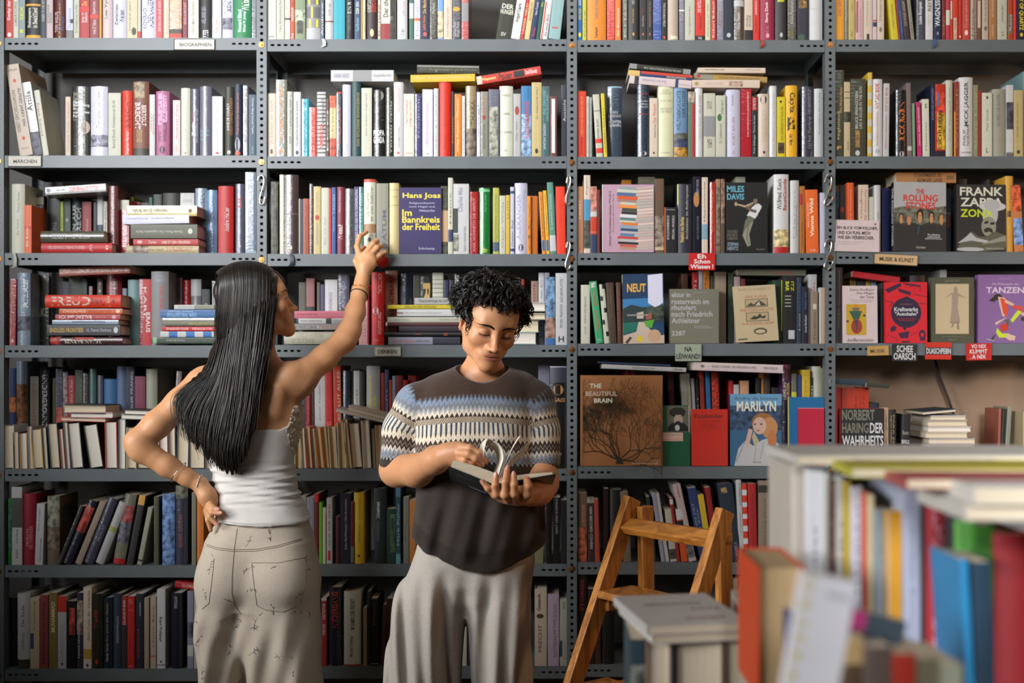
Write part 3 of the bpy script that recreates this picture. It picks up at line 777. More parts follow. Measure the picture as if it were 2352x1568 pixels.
SHELF['C4'] = '''
1435 1447 852 b42 y=.1
1449 1460 852 933 y=.1
1480 1510 862 322 y=.1
1540 1553 850 622 y=.1 l=-6
1574 1596 857 ccb y=.09 l=-12;u 998 40 90 50 75 Erwin Wurm
1597 1604 868 ccc y=.09 l=-10
1605 1612 868 222 y=.09 l=-8;u bbb 20 80 30 70 POP ART
1614 1624 850 b43 y=.09 l=-8
1628 1638 852 37a y=.08 l=-8;u ccd 20 60 30 80 HOME
1640 1656 855 d42 y=.08 l=-6;d 222 40 98 5 45 ATLAS OF;d 222 30 98 55 95 ARCHITECTURE
1674 1684 874 c33 y=.1
1685 1698 883 ccc y=.1
1700 1720 874 da8 y=.1;u 443 60 80 50 85 Haus
1736 1748 868 222 y=.1;u ddd 60 82 30 75 TROPEN
1749 1755 857 c83 y=.1
1756 1769 857 543 y=.1
1772 1790 890 223 y=.1
1797 1816 837 535 y=.05 g;u dcb 65 82 15 45 BERLIN;u dc5 65 82 55 85 BURGER;R 933 86 100 40 60
1818 1830 858 776 y=.05;R cc4 60 80
1831 1841 861 459 y=.06
1842 1861 849 db3 y=.06;d a83 60 90 30 60 ANNE HOLT
1862 1868 866 222 y=.07;u eee 60 90 20 80 HEXEREI
1866 1886 841 ccb y=.07 r
1887 1895 845 997 y=.06;u 554 50 90 20 80 SCHATTENFROH
'''
SHELF['A5'] = '''
18 29 1145 183 g;N 274 20 90
26 50 1118 ccc;R 555 48 86;u 554 28 46 40 65 Otti Musst;u 665 8 20 40 65 WIEN
51 80 1133 913 r;u daa 26 50 30 48 FRISCH;u daa 22 54 55 80 DREI KAMERADEN
79 97 1156 ccc l=5;u 665 56 94 30 50 Die Jungen;u 332 6 44 55 85 Nora Gomringer
107 135 1139 765 r;N 998 55 100;N 876 22 52
130 139 1160 444 l=55 g
141 163 1145 334 l=64 r g;N b43 50 90;E bbb 80 92 30 60
171 186 1149 a98 l=60
190 213 1140 556 l=60 r g;u aab 35 60 55 80 PROUST
217 237 1150 bbb l=58 r;R aa6 52 60
257 284 1133 887 l=30 r g;N a55 60 84;R b22 0 8;N 778 30 60
290 305 1136 333 l=30;R da5 86 100
314 325 1164 aa9 l=26;R 333 6 9
353 364 1140 665 g
371 400 1134 58b g r;N 79c 0 100
402 430 1115 445 g r;u 955 22 64 30 60 GEORG ADORNO;N 776 84 100
440 450 1130 887
452 467 1127 d83;u b64 10 90 50 80 MATTIAS GRITSCH
'''
SHELF['B5'] = '''
690 703 1138 aa9 y=.02
704 721 1142 99a
722 732 1133 722;R c33 88 100
733 740 1153 7b3
741 749 1165 cca;R 765 0 90 85 100
750 763 1143 bbb;R b33 5 20 20 70;u 933 50 90 30 65 DIE DREI;u 464 26 46 30 65 MICHAEL LUDERS
771 780 1185 522
781 807 1133 334 g;u bbb 20 92 40 65 John McWhorter / Die Erwahlten
805 813 1152 722;R 777 2 28
812 836 1131 db2 r;u a82 58 90 45 65 ...Gnade die Nacht;u 665 30 55 45 65 PATRICIA;E 443 9 13 40 60
858 887 1121 233 r;u ccc 60 82 20 48 Ihheimat;u 776 30 56 25 45 MARTIN WIELSCH
888 908 1168 243;N 464 20 90 40 100
909 920 1120 356;R 6aa 0 13;R 589 88 100;u 9bb 24 80 25 75 Mark Fisher
926 939 1141 887;u a33 60 76 50 75 OLYMP;u 665 32 60 25 50 ALBERT CAMUS
940 955 1148 c84
1226 1248 1150 886
1250 1268 1135 222 g r
1270 1287 1142 222 g;u aab 45 98 35 65 GEIST UND KOSMOS
1288 1302 1148 333 g
'''
SHELF['C5'] = '''
1328 1348 1131 765;N b64 0 50;d b76 35 82 40 85 BENEDIKT VON
1350 1367 1143 433 l=-2;d ddd 20 86 35 70 1000 RECORD COVERS;N 998 92 100
1367 1378 1146 b54 l=-4
1386 1398 1122 322 g
1400 1430 1124 222 r
1432 1450 1128 876 l=-8
1476 1490 1176 bbb l=-8;h 443 16 24 20 90 05
1489 1499 1164 998 l=-12
1500 1508 1140 343 l=-16
1498 1505 1182 d63 l=-6
1519 1528 1133 aab l=-22
1529 1538 1133 ccc l=-24
1540 1555 1168 ccb l=-14;N 554 5 24;R 99a 60 65
1555 1563 1143 a33 l=-18;R ddd 90 98
1565 1580 1168 d62 l=-14;R ddd 80 100;R 223 48 78
1582 1600 1110 cbb l=-38;N 777 5 30 0 100;R b44 82 98 50 60
1608 1628 1118 347 l=-30;u aab 30 80 20 45 MANN MIT;u 9bc 20 70 55 80 La nuit d'ete
1626 1640 1135 db3 l=-24
1642 1655 1118 922 l=-24
1670 1705 1108 234 l=-24;N b96 88 95 20 60;u 99a 6 24 60 80 MOEBIUS
1698 1710 1101 ccc l=-8;u 445 68 96 50 85 WESTERBACH;u 556 35 60 40 65 Werner Michael Brandstetter
1709 1720 1110 d42 l=-5;R ddd 85 92;R ddd 70 76;R ddd 55 61;R ddd 39 46;R ddd 23 30
1721 1740 1110 b22 l=-4;u 722 20 90 40 70 Dichter und Kritiker
1742 1766 1103 987;R 332 85 94;u 554 20 78 50 75 Drawing people
1767 1777 1108 346
1778 1815 1108 544 g;d b64 14 94 35 75 agnes martin
'''
SHELF['A6'] = '''
20 36 1372 333 y=.03
38 67 1363 ccc r;R 443 0 12;u 554 56 84 35 60 De Sade;u 776 24 48 35 60 Volker Reinhardt
69 90 1373 cb9;R 457 28 50 0 40;u 776 55 95 35 60 Erzaehlung
91 110 1366 944;u 322 6 92 30 65 EUROPA ERFINDET DIE ZIGEUNER
112 131 1361 874;u dc9 48 88 25 75 MUHAMMAD
132 152 1369 bbb;R c32 78 100;u a98 10 60 30 65 Steffen Martus;E 333 4 8 40 65
153 174 1380 222 g;N b43 50 90 30 90
176 190 1361 334;N a98 45 90;u eee 14 46 20 45 Hamed Abdel
191 210 1348 dcb;u 332 34 96 50 80 Akin Cohn der Hodscha;R b94 12 24;E 356 2 6 35 65
211 235 1363 332 g r;E b33 6 12 30 60;u 922 52 78 20 55 Teffi
237 257 1372 234 r g;u ccc 10 36 30 55 Natalia Turner;u ba5 38 92 30 60 Der Jesus des Glucks
259 279 1363 345 r;u bbc 34 70 40 65 FRIEDRICH POLLOCK
280 291 1368 a33;R 333 0 60;u ddd 60 95 30 70 GASTER
292 309 1369 b22;h daa 94 96 20 80 der;h daa 90 93 20 80 Waren;h daa 80 82 20 80 Umsturz;h daa 2 4 20 80 SV
312 329 1363 223;u b33 14 52 15 45 edward;u ccc 70 88 40 65 snowden
331 342 1372 a98
345 358 1370 ba9;R b54 16 18;u 665 30 88 35 65 Ulrich Beck
360 379 1353 ccc;d 222 34 65 20 65 Karl Polanyi;E 333 7 10 40 60;R 555 4 5
392 418 1362 223 r g;N 777 80 96 30 60
430 444 1357 99a g;N 667 40 60;R ccc 16 30
445 462 1357 bbb
'''
SHELF['B6'] = '''
738 750 1373 a33;R ccc 96 100;u ddd 68 92 20 80 DIKTATUR;u ddd 45 62 20 80 THEORIE
755 785 1348 223 r g;u c43 48 94 25 70 NIEDERGANG;u 556 12 46 60 85 ONFRAY
789 828 1358 ccb r;R a22 0 2;u 332 48 90 40 65 IM NAMEN DER FREIHEIT;u 766 12 40 35 60 Michel Onfray
834 842 1395 a97
843 850 1358 443 y=.02
852 868 1373 222;R bbb 3 4;R 776 98 100;u 776 60 95 30 60 Patrick
873 882 1388 643 l=6
884 900 1374 532 l=4
902 916 1368 223
1028 1046 1380 355
1060 1072 1365 ccb
1074 1090 1370 334
1228 1256 1353 cba;u 776 18 54 30 60 PRECHT;u 443 72 94 20 50 Gesandt;E 443 62 68 15 75
1258 1284 1364 bab;d 665 12 86 50 80 FAMILIE Satire und PAMELLOW
1286 1304 1376 bba;u 332 86 96 40 60 RAUM;R 356 14 38 0 30;u b88 10 36 50 70 Fiona
'''
SHELF['C6'] = '''
1326 1348 1322 222 g;u 833 60 96 30 70 STORIES
1350 1366 1352 322
1367 1380 1358 532
1382 1412 1350 222 r g
1676 1684 1325 346
1684 1697 1330 a97
1699 1711 1330 bba
1712 1721 1322 ccc
1722 1730 1333 bbb
1731 1745 1333 ccb;u b33 40 90 40 80 Stefan Zweig
'''
# pages-out row: x0 x1 ytop cover-colour lean
PAGES = {}
PAGES['A4'] = '''
10 32 976 ddd
31 45 992 543 l=-2
46 64 995 c95 l=-2
66 76 979 aaa l=-3
76 100 984 eb4 l=-6
101 112 982 345 l=-6
116 139 971 345 l=-8
141 151 985 a54 l=-7
152 163 970 667 l=-8
164 192 969 445 l=-10
206 238 972 222 l=-16
242 270 968 c43 l=-2
271 289 963 456 l=0
290 313 981 dc9 l=0
314 345 972 445 l=0
347 366 978 345 l=0
366 387 978 c33 l=-2
388 404 962 667 l=-2
405 433 961 456 l=2
434 470 975 345 l=0
471 486 972 667 l=0
'''
PAGES['B4'] = '''
676 692 992 cc9
693 704 984 bbb l=-4
704 719 980 c43 l=-7
720 729 984 555 l=-7
729 745 982 e93 l=-9
745 758 980 a62 l=-8
758 776 980 ddc l=-6
777 796 970 ddc l=-4
797 809 962 ba8 l=-12
810 833 970 976 l=-9
834 853 965 ccc l=-6
856 864 984 555 l=-4
865 880 976 ba9 l=-5
881 893 985 443 l=-4
'''
# lying flat: x0 x1 ytop ybot colour flags (y=depth from the front) ; marks (u reads left to right, d upside down). q = pages to the front
FLAT = {}
FLAT['B1'] = '''
760 904 161 187 ccc y=.0 w=.2;R 999 35 65;u 99a 5 30 30 70 HANNAH ARENDT;u 776 68 96 35 65 Die glueckliche Welt
943 1091 172 189 db3 y=.0 t=-1;u ecb 6 92 30 60 Der Schneeleopard
958 1100 149 167 443 y=.03 t=1 g;u 887 20 95 40 70 Kontingenz und Form
'''
FLAT['B1'] += '''
1095 1242 176 195 c43 y=.0 t=-9.5;u dd9 8 30 30 75 Wittgensteins;u 332 34 55 5 95 Poker;R 333 58 74 10 90;R dcb 0 8;u fdd 76 94 20 75 David Edmonds
'''
FLAT['C1'] = '''
1446 1588 172 191 dcc y=.0 t=5 w=.14;N 334 8 15;d 99a 20 60 30 70 Von der Einsamkeit;R 347 74 79;u aab 80 98 50 80 Suhrkamp
1443 1590 160 173 247 y=.0 t=5;R c43 20 100 0 50;R db7 0 18;d eda 60 90 55 90 Reinhard Pohanka
1446 1586 145 157 332 y=.0 t=6;R 999 0 12;R 999 88 100;d ccc 24 84 40 75 DIE DEUTSCHE REVOLUTION 1918
1589 1745 183 201 dcb y=.0 t=.3;h a76 55 75 15 85 DER LETZTE;E b95 4 10 25 75;u cba 20 46 35 65 NICHOLAS DAVIES
1594 1762 168 181 b95 y=.01 t=3;R 998 0 26;R c33 4 9 20 80;d 765 34 90 30 70 GESCHICHTEN DER PHILOSOPHIE
1603 1758 155 167 dcb y=.0 t=.3;d 443 10 40 20 60 Tatort Vergangenheit;d 998 70 92 30 60 Gerd Reuther
'''
FLAT['A2'] = '''
104 243 430 448 bbb y=.03 t=-3.5 g;u c54 40 88 20 75 DER BRANDSTIFTER;u 665 18 36 30 65 Alois Prinz;E 99a 2 9 20 70
93 238 530 556 665 y=.0 t=0 g r;u bbb 18 78 25 70 REISEN VICTORIA
94 257 558 580 c44 y=.0 r;u edd 10 62 30 62 HERLINDE UND ELFI SOEHNE IM HOEREN;h daa 68 73 10 90 tv;E edd 91 95 25 70
292 452 472 496 cb6 y=.0 g;d 765 8 58 30 70 Hermann Broch Briefe;E 765 88 93 30 70
281 434 492 515 dde y=.0 t=-1;u 889 6 40 35 60 Christoph Ransmayr;u 889 44 78 35 60 Die Geliebte des Diagramms
300 453 515 547 665 y=.0;d ccb 8 78 40 62 Claudia Pineiro Die ungezaehlte Nacht;E ccb 86 93 30 70
306 455 549 563 b33 y=.0;u edc 24 36 25 75 Danler;u edc 44 88 30 75 LIEBE IST DEIN VERDERBEN;E daa 6 14 20 80
290 456 564 581 cb9 y=.0 r;u b65 55 92 20 75 DIE FEUERSCHRIFT;u 765 30 52 30 70 Arthur Koestler;N a98 8 30
'''
FLAT['A3'] = '''
136 298 616 634 a65 y=.04 t=-2.5 g;u ecb 8 92 30 70 Sie kamen aus dem Nichts Roman
103 277 677 706 d42 r;u dcb 8 60 15 85 FREUD;d eca 81 86 5 95 Frederick;d 822 61 78 20 80 The Making;R 822 89 92 35 65
136 281 709 721 d63;u fdb 6 42 25 75 SCHICKSALSWEGE;u a43 45 82 25 75 UND WAS SONST NOCH;E fdb 90 96 15 85;R ddd 0 100 0 8
127 276 722 734 b44;d edd 6 56 15 85 BALZAC und ICH;d daa 62 78 35 70 Zweig;E daa 87 94 10 90
120 272 735 745 9ab g;R 678 30 80 20 60
108 276 746 770 444;u ca5 4 50 28 72 ENDLESS FRONTIER;u aab 54 88 35 70 G. Pascal Zachary;E ccc 91 97 20 80
115 281 774 791 533 r g;d ddc 20 72 25 85 JULIAN BARNES;N c43 0 14;N a43 30 60 0 40
400 492 700 710 ccc y=.02;R 998 50 100;d 776 10 90 30 70 Schmidt Gesamt
368 494 711 729 47a;d 9bd 12 66 40 90 DER VIELSEITIGE;d bcd 14 60 5 35 Johann Reuter
373 492 730 748 887 g;d cb5 50 96 60 90 KLAUS GIETINGER
372 492 750 760 c22;d fdd 8 50 25 75 BAND-GEHEIMNIS;d fdd 58 96 25 75 NILS PETERSEN
368 491 761 774 ccc;R 37b 16 32;R 37b 48 64;R 37b 80 96
348 496 775 789 454;R 9b9 2 8;d bbb 24 52 35 65 Thomas Bernhard
'''
FLAT['B3'] = '''
676 810 714 731 c78;d a44 4 40 35 65 Sachlichkeit
680 812 731 743 ccc;R 444 0 4;R 444 52 62;R 333 64 100 25 35;R 333 64 100 50 60;R 333 64 100 75 85;u 665 8 46 30 70 Arthur Schopenhauer
675 806 743 757 bbb;R 888 0 100 0 25;d 543 2 40 30 85 DIE MACHT DER SPRACHE;d b54 44 80 30 85 GEORGES BATAILLE
652 812 762 790 ccb r;d ba9 18 56 10 45 FRIEDRICH NIETZSCHE;d aa9 10 44 55 90 DUNKLE ZEILEN
952 1052 684 699 bbb y=.02;u 776 10 84 20 80 Phaenomenologie des Geistes
890 1060 700 709 dc2;u 443 24 66 20 80 REBELLION ODER UNTERGANG
912 1058 710 726 ddd;R 966 0 10 45 65;u 554 12 70 45 65 Helmut Lethen Der Sommer des Grossinquisitors
890 1060 728 740 ccb;u 665 10 30 40 65 Dan Diner;u 665 70 96 40 65 Aufklaerungen
886 1062 740 748 633;R ddd 0 2
916 1058 749 762 323
882 1060 763 772 222 r;E d53 77 82 20 90;R c53 40 48 45 55
892 1056 774 791 99a;R 334 62 100;d c65 6 36 45 75 HENRY DAVID;d 554 38 58 45 75 Gustav Landauer
1064 1252 694 715 ccb q y=.0 w=.2
1068 1252 719 734 ccb q y=.0 w=.2
1070 1238 735 763 cca q y=.01 w=.19
1060 1232 762 791 9bb q y=.0 w=.2
'''
FLAT['C3'] = '''
1694 1851 618 632 776 y=.05 t=.5;u a55 55 80 30 85 POETISCHE ORDNUNG
'''
FLAT['D2'] = '''
2059 2196 396 420 c96 y=.05;d 654 30 75 5 45 DIE GEHEIMNISVOLLE;d 654 34 76 55 95 KRAFT DER MUSIK;d 776 84 96 30 70 KNAUR
'''
FLAT['D3'] = '''
1958 2067 622 636 b23 y=.03 t=7.5
'''
FLAT['A4'] = '''
146 241 928 949 222 q y=-.005 w=.2 t=1
162 258 946 960 c99 q y=-.005 w=.2
140 241 957 966 c65 q y=-.005 w=.2 t=2
286 400 940 952 222 q y=.0 w=.2 t=2
278 400 950 962 aaa q y=.0 w=.2 t=2
'''
FLAT['C4'] = '''
1383 1576 836 846 bbb y=.0 t=2.5;u 776 36 62 25 75 FRANCIS BACON;u 443 84 96 25 75 TASCHEN
1376 1540 830 834 346 y=.02 t=2.5
1594 1798 831 850 dcc y=.0 t=2;u 665 20 70 30 62 ANGELO SOLIMAN - EIN AFRIKANER IN WIEN;u 665 78 94 30 62 WIEN MUSEUM;E 887 7 12 30 65
'''
FLAT['A6'] = '''
402 490 1334 1349 b22 y=-.002 t=7;u ecc 18 92 30 75 GLORIA STEINEM
'''
FLAT['D4'] = '''
2127 2222 992 1006 dcb q y=-.01 w=.2
2132 2230 979 992 dcb q y=.0 w=.2
2132 2222 964 979 dcb q y=.0 w=.2
2139 2219 954 965 ddd q y=.0 w=.2
2120 2196 945 953 345 q y=.0 w=.2 t=-5
2134 2240 1006 1020 bbb q y=-.01 w=.2
2130 2238 1020 1038 dcb q y=-.01 w=.2
2128 2236 1038 1054 a54 q y=-.01 w=.2
2132 2240 1054 1070 ccb q y=-.01 w=.2
1990 2043 878 888 443 y=.0 t=4
1915 1996 868 882 345 y=.01 t=3
'''
SHELF['D4'] = '''
1919 1933 890 b22 y=.05
1934 1996 890 c42 y=.05;u 622 55 90 48 56 MARX;u 622 55 90 64 70 WAHRHEITS;u 622 55 90 78 82 KRAFT
1997 2020 925 234 y=.06
2031 2041 936 ca8;u 765 20 90 30 70 xx
2042 2059 940 222;d bbb 40 90 20 40 Agnes Heller;d ca5 20 90 55 75 PARA ELLA
2068 2088 950 222 l=4;h 998 60 68 15 85 Bauten;h ddd 42 50 5 95 ERFOLG;h ddd 30 38 30 70 IM;h ddd 18 26 5 95 RUCKGRIFF
2291 2297 938 a65 l=4 y=.1
2298 2306 938 332 l=6 y=.1
2307 2317 934 998 l=8 y=.1
2350 2362 946 ba8 y=.05
'''
FLAT['B4'] = """
798 912 930 950 dcb q y=-.004 w=.17 t=13
772 908 936 946 bbb q y=-.004 w=.19 t=13
"""
# ---------------------------------------------------------------- setting
def struct(name, a, b, m, kind='structure'):
    mb = MB(); mb.box(a, b, m); o = mb.build(name); tag(o, kind=kind); return o
M_WALL = simple('grey_plaster', '7c7976', .9, 0, ((3, 3, 3), .06), (.2, .002))
M_WALLT = simple('tan_plaster', '9d836c', .9, 0, ((2, 2, 3), .12), (.2, .002))
M_FLOOR = simple('dark_oak_floor', '4a3526', .45, 0, ((1.2, 14, 1), .3), (.2, .002))
XL, XR, YB, YF, ZT = -3.3, 3.6, .36, -5.2, 3.5
struct('floor', (XL, YF, -.1), (XR, YB, 0), M_FLOOR)
M_ROOM = simple('room_plaster', '5e5a56', .9, 0, ((3, 3, 3), .06))
struct('ceiling', (XL, YF, ZT), (XR, YB, ZT + .1), M_ROOM)
struct('wall_back', (XL, YB, 0), (XR, YB + .1, ZT), M_WALL)
struct('wall_left', (XL - .1, YF, 0), (XL, YB, ZT), M_ROOM)
struct('wall_right', (XR, YF, 0), (XR + .1, YB, ZT), M_ROOM)
struct('wall_front', (XL, YF - .1, 0), (XR, YF, ZT), M_ROOM)

# ---------------------------------------------------------------- steel shelving
UPX = [(-14, 10), (590, 613), (1302, 1325), (1895, 1918), (2488, 2511)]
ROWS = [[-182, -180, -178, -178], [87, 90, 92, 91], [357, 359, 360, 359], [581, 583, 581, 578], [793, 792, 789, 788],
        [1077, 1076, 1071, 1070], [1298, 1295, 1291, 1290], [1536, 1530, 1526, 1525], [1790, 1788, 1784, 1782]]
def ztop(bay, row): return W(0, ROWS[row + 1][bay], 0).z      # row -1 = board above the frame
LIP = .038; DEP = .285
unit = empty('bookcase', (0, 0, 0)); tag(unit, 'grey perforated steel bookcase covering the whole back wall', 'bookcase')
def plate(mb, x0, x1, z0, z1, y, holes, m, sx, sz, n=10):
    """plate in the xz plane with round or oval holes (true openings); holes sorted along x or z"""
    horiz = (x1 - x0) > (z1 - z0)
    lo, hi = (x0, x1) if horiz else (z0, z1); r = (sx if horiz else sz) * 1.25
    cuts = []; cur = lo
    for (hx, hz) in holes:
        c = hx if horiz else hz
        a, b = c - r, c + r
        if a > cur + 1e-5: cuts.append((cur, a, None))
        cuts.append((max(a, cur), b, (hx, hz))); cur = b
    if cur < hi: cuts.append((cur, hi, None))
    for a, b, hl in cuts:
        xa, xb, za, zb = (a, b, z0, z1) if horiz else (x0, x1, a, b)
        q = [(xa, y, za), (xb, y, za), (xb, y, zb), (xa, y, zb)]
        if hl is None: mb.add(q, [(0, 1, 2, 3)], m); continue
        hx, hz = hl; nn = 12; vs = []
        for i in range(nn):
            t = 2 * math.pi * (i + .5) / nn - math.pi * .75 - math.pi / nn * 1
            c, s_ = math.cos(t), math.sin(t)
            vs.append((hx + sx * max(-1, min(1, c * 1.12)), y, hz + sz * s_))
        for i in range(nn):
            t = 2 * math.pi * (i + .5) / nn - math.pi * .75 - math.pi / nn
            c, s_ = math.cos(t), math.sin(t); k = max(abs(c), abs(s_))
            vs.append((xa + (xb - xa) * (c / k + 1) / 2, y, za + (zb - za) * (s_ / k + 1) / 2))
        # force exact corners on the outer ring
        out = vs[nn:]
        for cx_, cz_ in ((xa, za), (xb, za), (xb, zb), (xa, zb)):
            j = min(range(nn), key=lambda i: (out[i][0] - cx_) ** 2 + (out[i][2] - cz_) ** 2); out[j] = (cx_, y, cz_)
        vs = vs[:nn] + out
        fs = [(nn + i, nn + (i + 1) % nn, (i + 1) % nn, i) for i in range(nn)]
        vs += [(v[0], y + .0025, v[2]) for v in vs[:nn]]       # rim depth
        fs += [(i, (i + 1) % nn, 2 * nn + (i + 1) % nn, 2 * nn + i) for i in range(nn)]
        mb.add(vs, fs, m)
for (a, b) in UPX:
    for back in (0, 1):
        xa, xb = W(a, 0).x, W(b, 0).x; mb = MB()
        if not back:
            holes = [((xa + xb) / 2, z) for z in np.arange(.05, 2.9, .0212)]
            plate(mb, xa, xb, 0, 2.92, -.0035, holes, M_STEEL, .0052, .0052)
            mb.box((xa, -.0030, 0), (xa + .003, .034, 2.92), M_STEEL)
            mb.box((xb - .003, -.0030, 0), (xb, .034, 2.92), M_STEEL)
        else:
            mb.box((xa, DEP + .004, 0), (xa + .03, DEP + .007, 2.92), M_STEELD); mb.box((xa, DEP - .03, 0), (xa + .003, DEP + .004, 2.92), M_STEELD)
        mb.build('upright', unit)
for bay in range(4):
    xa, xb = W(UPX[bay][1], 0).x + .0008, W(UPX[bay + 1][0], 0).x - .0008
    for row in range(-1, 8):
        z = ztop(bay, row); mb = MB()
        hl = [(W(UPX[bay][1] + 13 + 15 * i, 0).x, z - .019) for i in range(5)]
        hr = [(W(UPX[bay + 1][0] - 8 - 15 * i, 0).x, z - .019) for i in range(3, -1, -1)]
        plate(mb, xa, xb, z - LIP, z, 0, hl + hr, M_STEEL, .0066, .0038)
        mb.box((xa, .0012, z - .0025), (xb, DEP, z), M_STEEL)                  # top sheet
        mb.box((xa, .0, z - LIP - .0012), (xb, .012, z - LIP), M_STEEL)        # folded edge
        mb.box((xa, DEP, z - LIP), (xb, DEP + .002, z), M_STEELD)              # back lip
        for xx in (xa + .001, xb - .003): mb.box((xx, .013, z - LIP), (xx + .002, DEP - .002, z - .003), M_STEELD)
        mb.build('shelf_board', unit)
for k, (a, b) in enumerate(UPX):
    for row in range(-1, 8):
        if row in (6,) or k == 4: pass
        bay = min(k, 3); z = ztop(bay, row) - .019; x = (W(a, 0).x + W(b, 0).x) / 2; mb = MB()
        mb.tube([(x, -.0035, z), (x, -.0055, z)], .0092, M_BRASS, 16); mb.tube([(x, -.0055, z), (x, -.0095, z)], [.0062, .005], M_BRASS, 6)
        mb.build('bolt', unit)
# grey side and back sheets of the lower bays
bk = MB(); bk.box((W(1918, 0).x * 1.03, YB - .012, ztop(3, 4)), (W(2488, 0).x * 1.06, YB - .002, ztop(3, 3) - .03), M_WALLT); o = bk.build('back_panel', unit)

# ---------------------------------------------------------------- the books on the shelves
ORD = ['top', 'second', 'third', 'fourth', 'fifth', 'sixth', 'seventh']
BAYN = {'A': 'left bay', 'B': 'second bay', 'C': 'third bay', 'D': 'right bay'}
BOOKS = []        # (obj, key, kindword, colname, textcolname, sizeword, x)
rng = random.Random(5)
def place_book(key, x0, x1, h, d, M, col, marks, rounded=False, glossy=False, pagesout=False, pm=None, name='book'):
    cov, pg = book_mesh(x1 - x0, h, d, col, rounded, glossy, [m for m in marks if m[0] not in 'X'], pagesout, pm)
    name = 'wrapped_book' if glossy else ('hardcover_book' if rounded or x1 - x0 > .030 else 'booklet' if x1 - x0 < .0135 else 'paperback')
    e = empty(name, (0, 0, 0)); e.matrix_world = M
    cov.build('cover', e); pg.build('page_block', e)
    return e
def describe(e, key, pos, col, marks, kindw, x, w, h):
    tc = None
    for m in marks:
        if m[0] in 'udhUDH' and m[1] == ' ':
            tc = colname(m.split()[1]); break
    band = any(m[0] in 'RN' and m[1] == ' ' for m in marks)
    feat = (f'with {tc} lettering' if tc and tc != colname(col) else ('with banded spine' if band else 'with plain spine')) if kindw != 'pages' else 'showing its page edges'
    if pos == 'flat' and kindw != 'pages': feat = feat.replace('spine', 'edge')
    BOOKS.append((e, key, pos, colname(col), feat, x, w, h, kindw))
def flags(t):
    f = {'y': .004, 'l': 0.0, 't': 0.0, 'w': None, 'h': None}
    for q in t:
        if '=' in q: k, v = q.split('='); f[k] = float(v)
        else: f[q] = True
    return f
for key, txt in SHELF.items():
    bay = 'ABCD'.index(key[0]); row = int(key[1]); z0 = ztop(bay, row) + .0004
    prev = None
    for line in [q for q in txt.splitlines() if q.strip()]:
        t, marks = parse(line); px0, px1, pyt = map(float, t[:3]); col = t[3]; f = flags(t[4:])
        y = f['y']
        if 'h' not in t[4:] and f['h']: pass
        k = (1 + y / D0) / SCL
        h = W(0, pyt, y).z - z0; lx = f['l'] * k
        ang = math.atan2(lx, h); hh = h / math.cos(ang) * 1.0
        w = (px1 - px0) * k * math.cos(ang) - .0006
        w = max(w, .003); h2 = (h - abs(math.sin(ang)) * w) / math.cos(ang)
        d = min(.225, max(.11, h2 * rng.uniform(.60, .68)), DEP - y - .004)
        xa, xb = (px0 - CX) * k, (px1 - CX) * k
        Rm = Matrix.Rotation(ang, 4, 'Y')
        xc = (xa + xb) / 2; zl = abs(math.sin(ang)) * w / 2
        M = Matrix.Translation((xc, y + rng.uniform(0, .002), z0 + zl)) @ Rm
        e = place_book(key, 0, w, h2, d, M, col, marks, 'r' in f, 'g' in f, pm=rng.choice([M_PAGE, M_PAGEW, M_PAGE]))
        describe(e, key, 'back' if y >= .055 else 'upright', col, marks, 'spine', xc, w, h2)
for key, txt in PAGES.items():
    bay = 'ABCD'.index(key[0]); row = int(key[1]); z0 = ztop(bay, row) + .0004
    for line in [q for q in txt.splitlines() if q.strip()]:
        t, marks = parse(line); px0, px1, pyt = map(float, t[:3]); col = t[3]; f = flags(t[4:]); y = .002; k = (1 + y / D0) / SCL
        h = W(0, pyt, y).z - z0; ang = math.atan2(f['l'] * k, h); w = (px1 - px0) * k * math.cos(ang) - .0006
        h2 = (h - abs(math.sin(ang)) * w) / math.cos(ang); xc = ((px0 + px1) / 2 - CX) * k
        M = Matrix.Translation((xc, y, z0 + abs(math.sin(ang)) * w / 2)) @ Matrix.Rotation(ang, 4, 'Y')
        pm = rng.choice([M_PAGE, M_PAGE, M_PAGEW]) if bay == 0 else rng.choice([M_PAGED, M_PAGE, M_PAGED])
        e = place_book(key, 0, w, h2, .098, M, col, marks, False, False, True, pm)
        describe(e, key, 'pages', col, marks, 'pages', xc, w, h2)
for key, txt in FLAT.items():
    bay = 'ABCD'.index(key[0]); row = int(key[1])
    for line in [q for q in txt.splitlines() if q.strip()]:
        t, marks = parse(line); px0, px1, pyt, pyb = map(float, t[:4]); col = t[4]; f = flags(t[5:]); y = max(f['y'], -.004) + .002; k = (1 + y / D0) / SCL
        Ln = (px1 - px0) * k; ang = R_(f['t']); th = (pyb - pyt) * k; 
        z1 = W(0, pyb, y).z; d = f['w'] or min(.2, Ln * rng.uniform(.62, .72)); xa = (px0 - CX) * k
        d = min(d, DEP - y - .01)
        th2 = th * 1.0 - .0004; Lb = Ln / math.cos(ang)
        # local z -> along +x ; local x -> down
        Rb = Matrix.Rotation(ang, 4, 'Y') @ Matrix.Rotation(R_(90), 4, 'Y')
        zc = (z1 + W(0, pyt, y).z) / 2
        M = Matrix.Translation((xa, y, zc + .0002 + math.tan(ang) * 0)) @ Rb
        e = place_book(key, 0, th2, Lb, d, M, col, marks, 'r' in f, 'g' in f, 'q' in f, pm=rng.choice([M_PAGE, M_PAGEW]))
        describe(e, key, 'flat', col, marks, 'pages' if 'q' in f else 'spine', xa, th2, Lb)
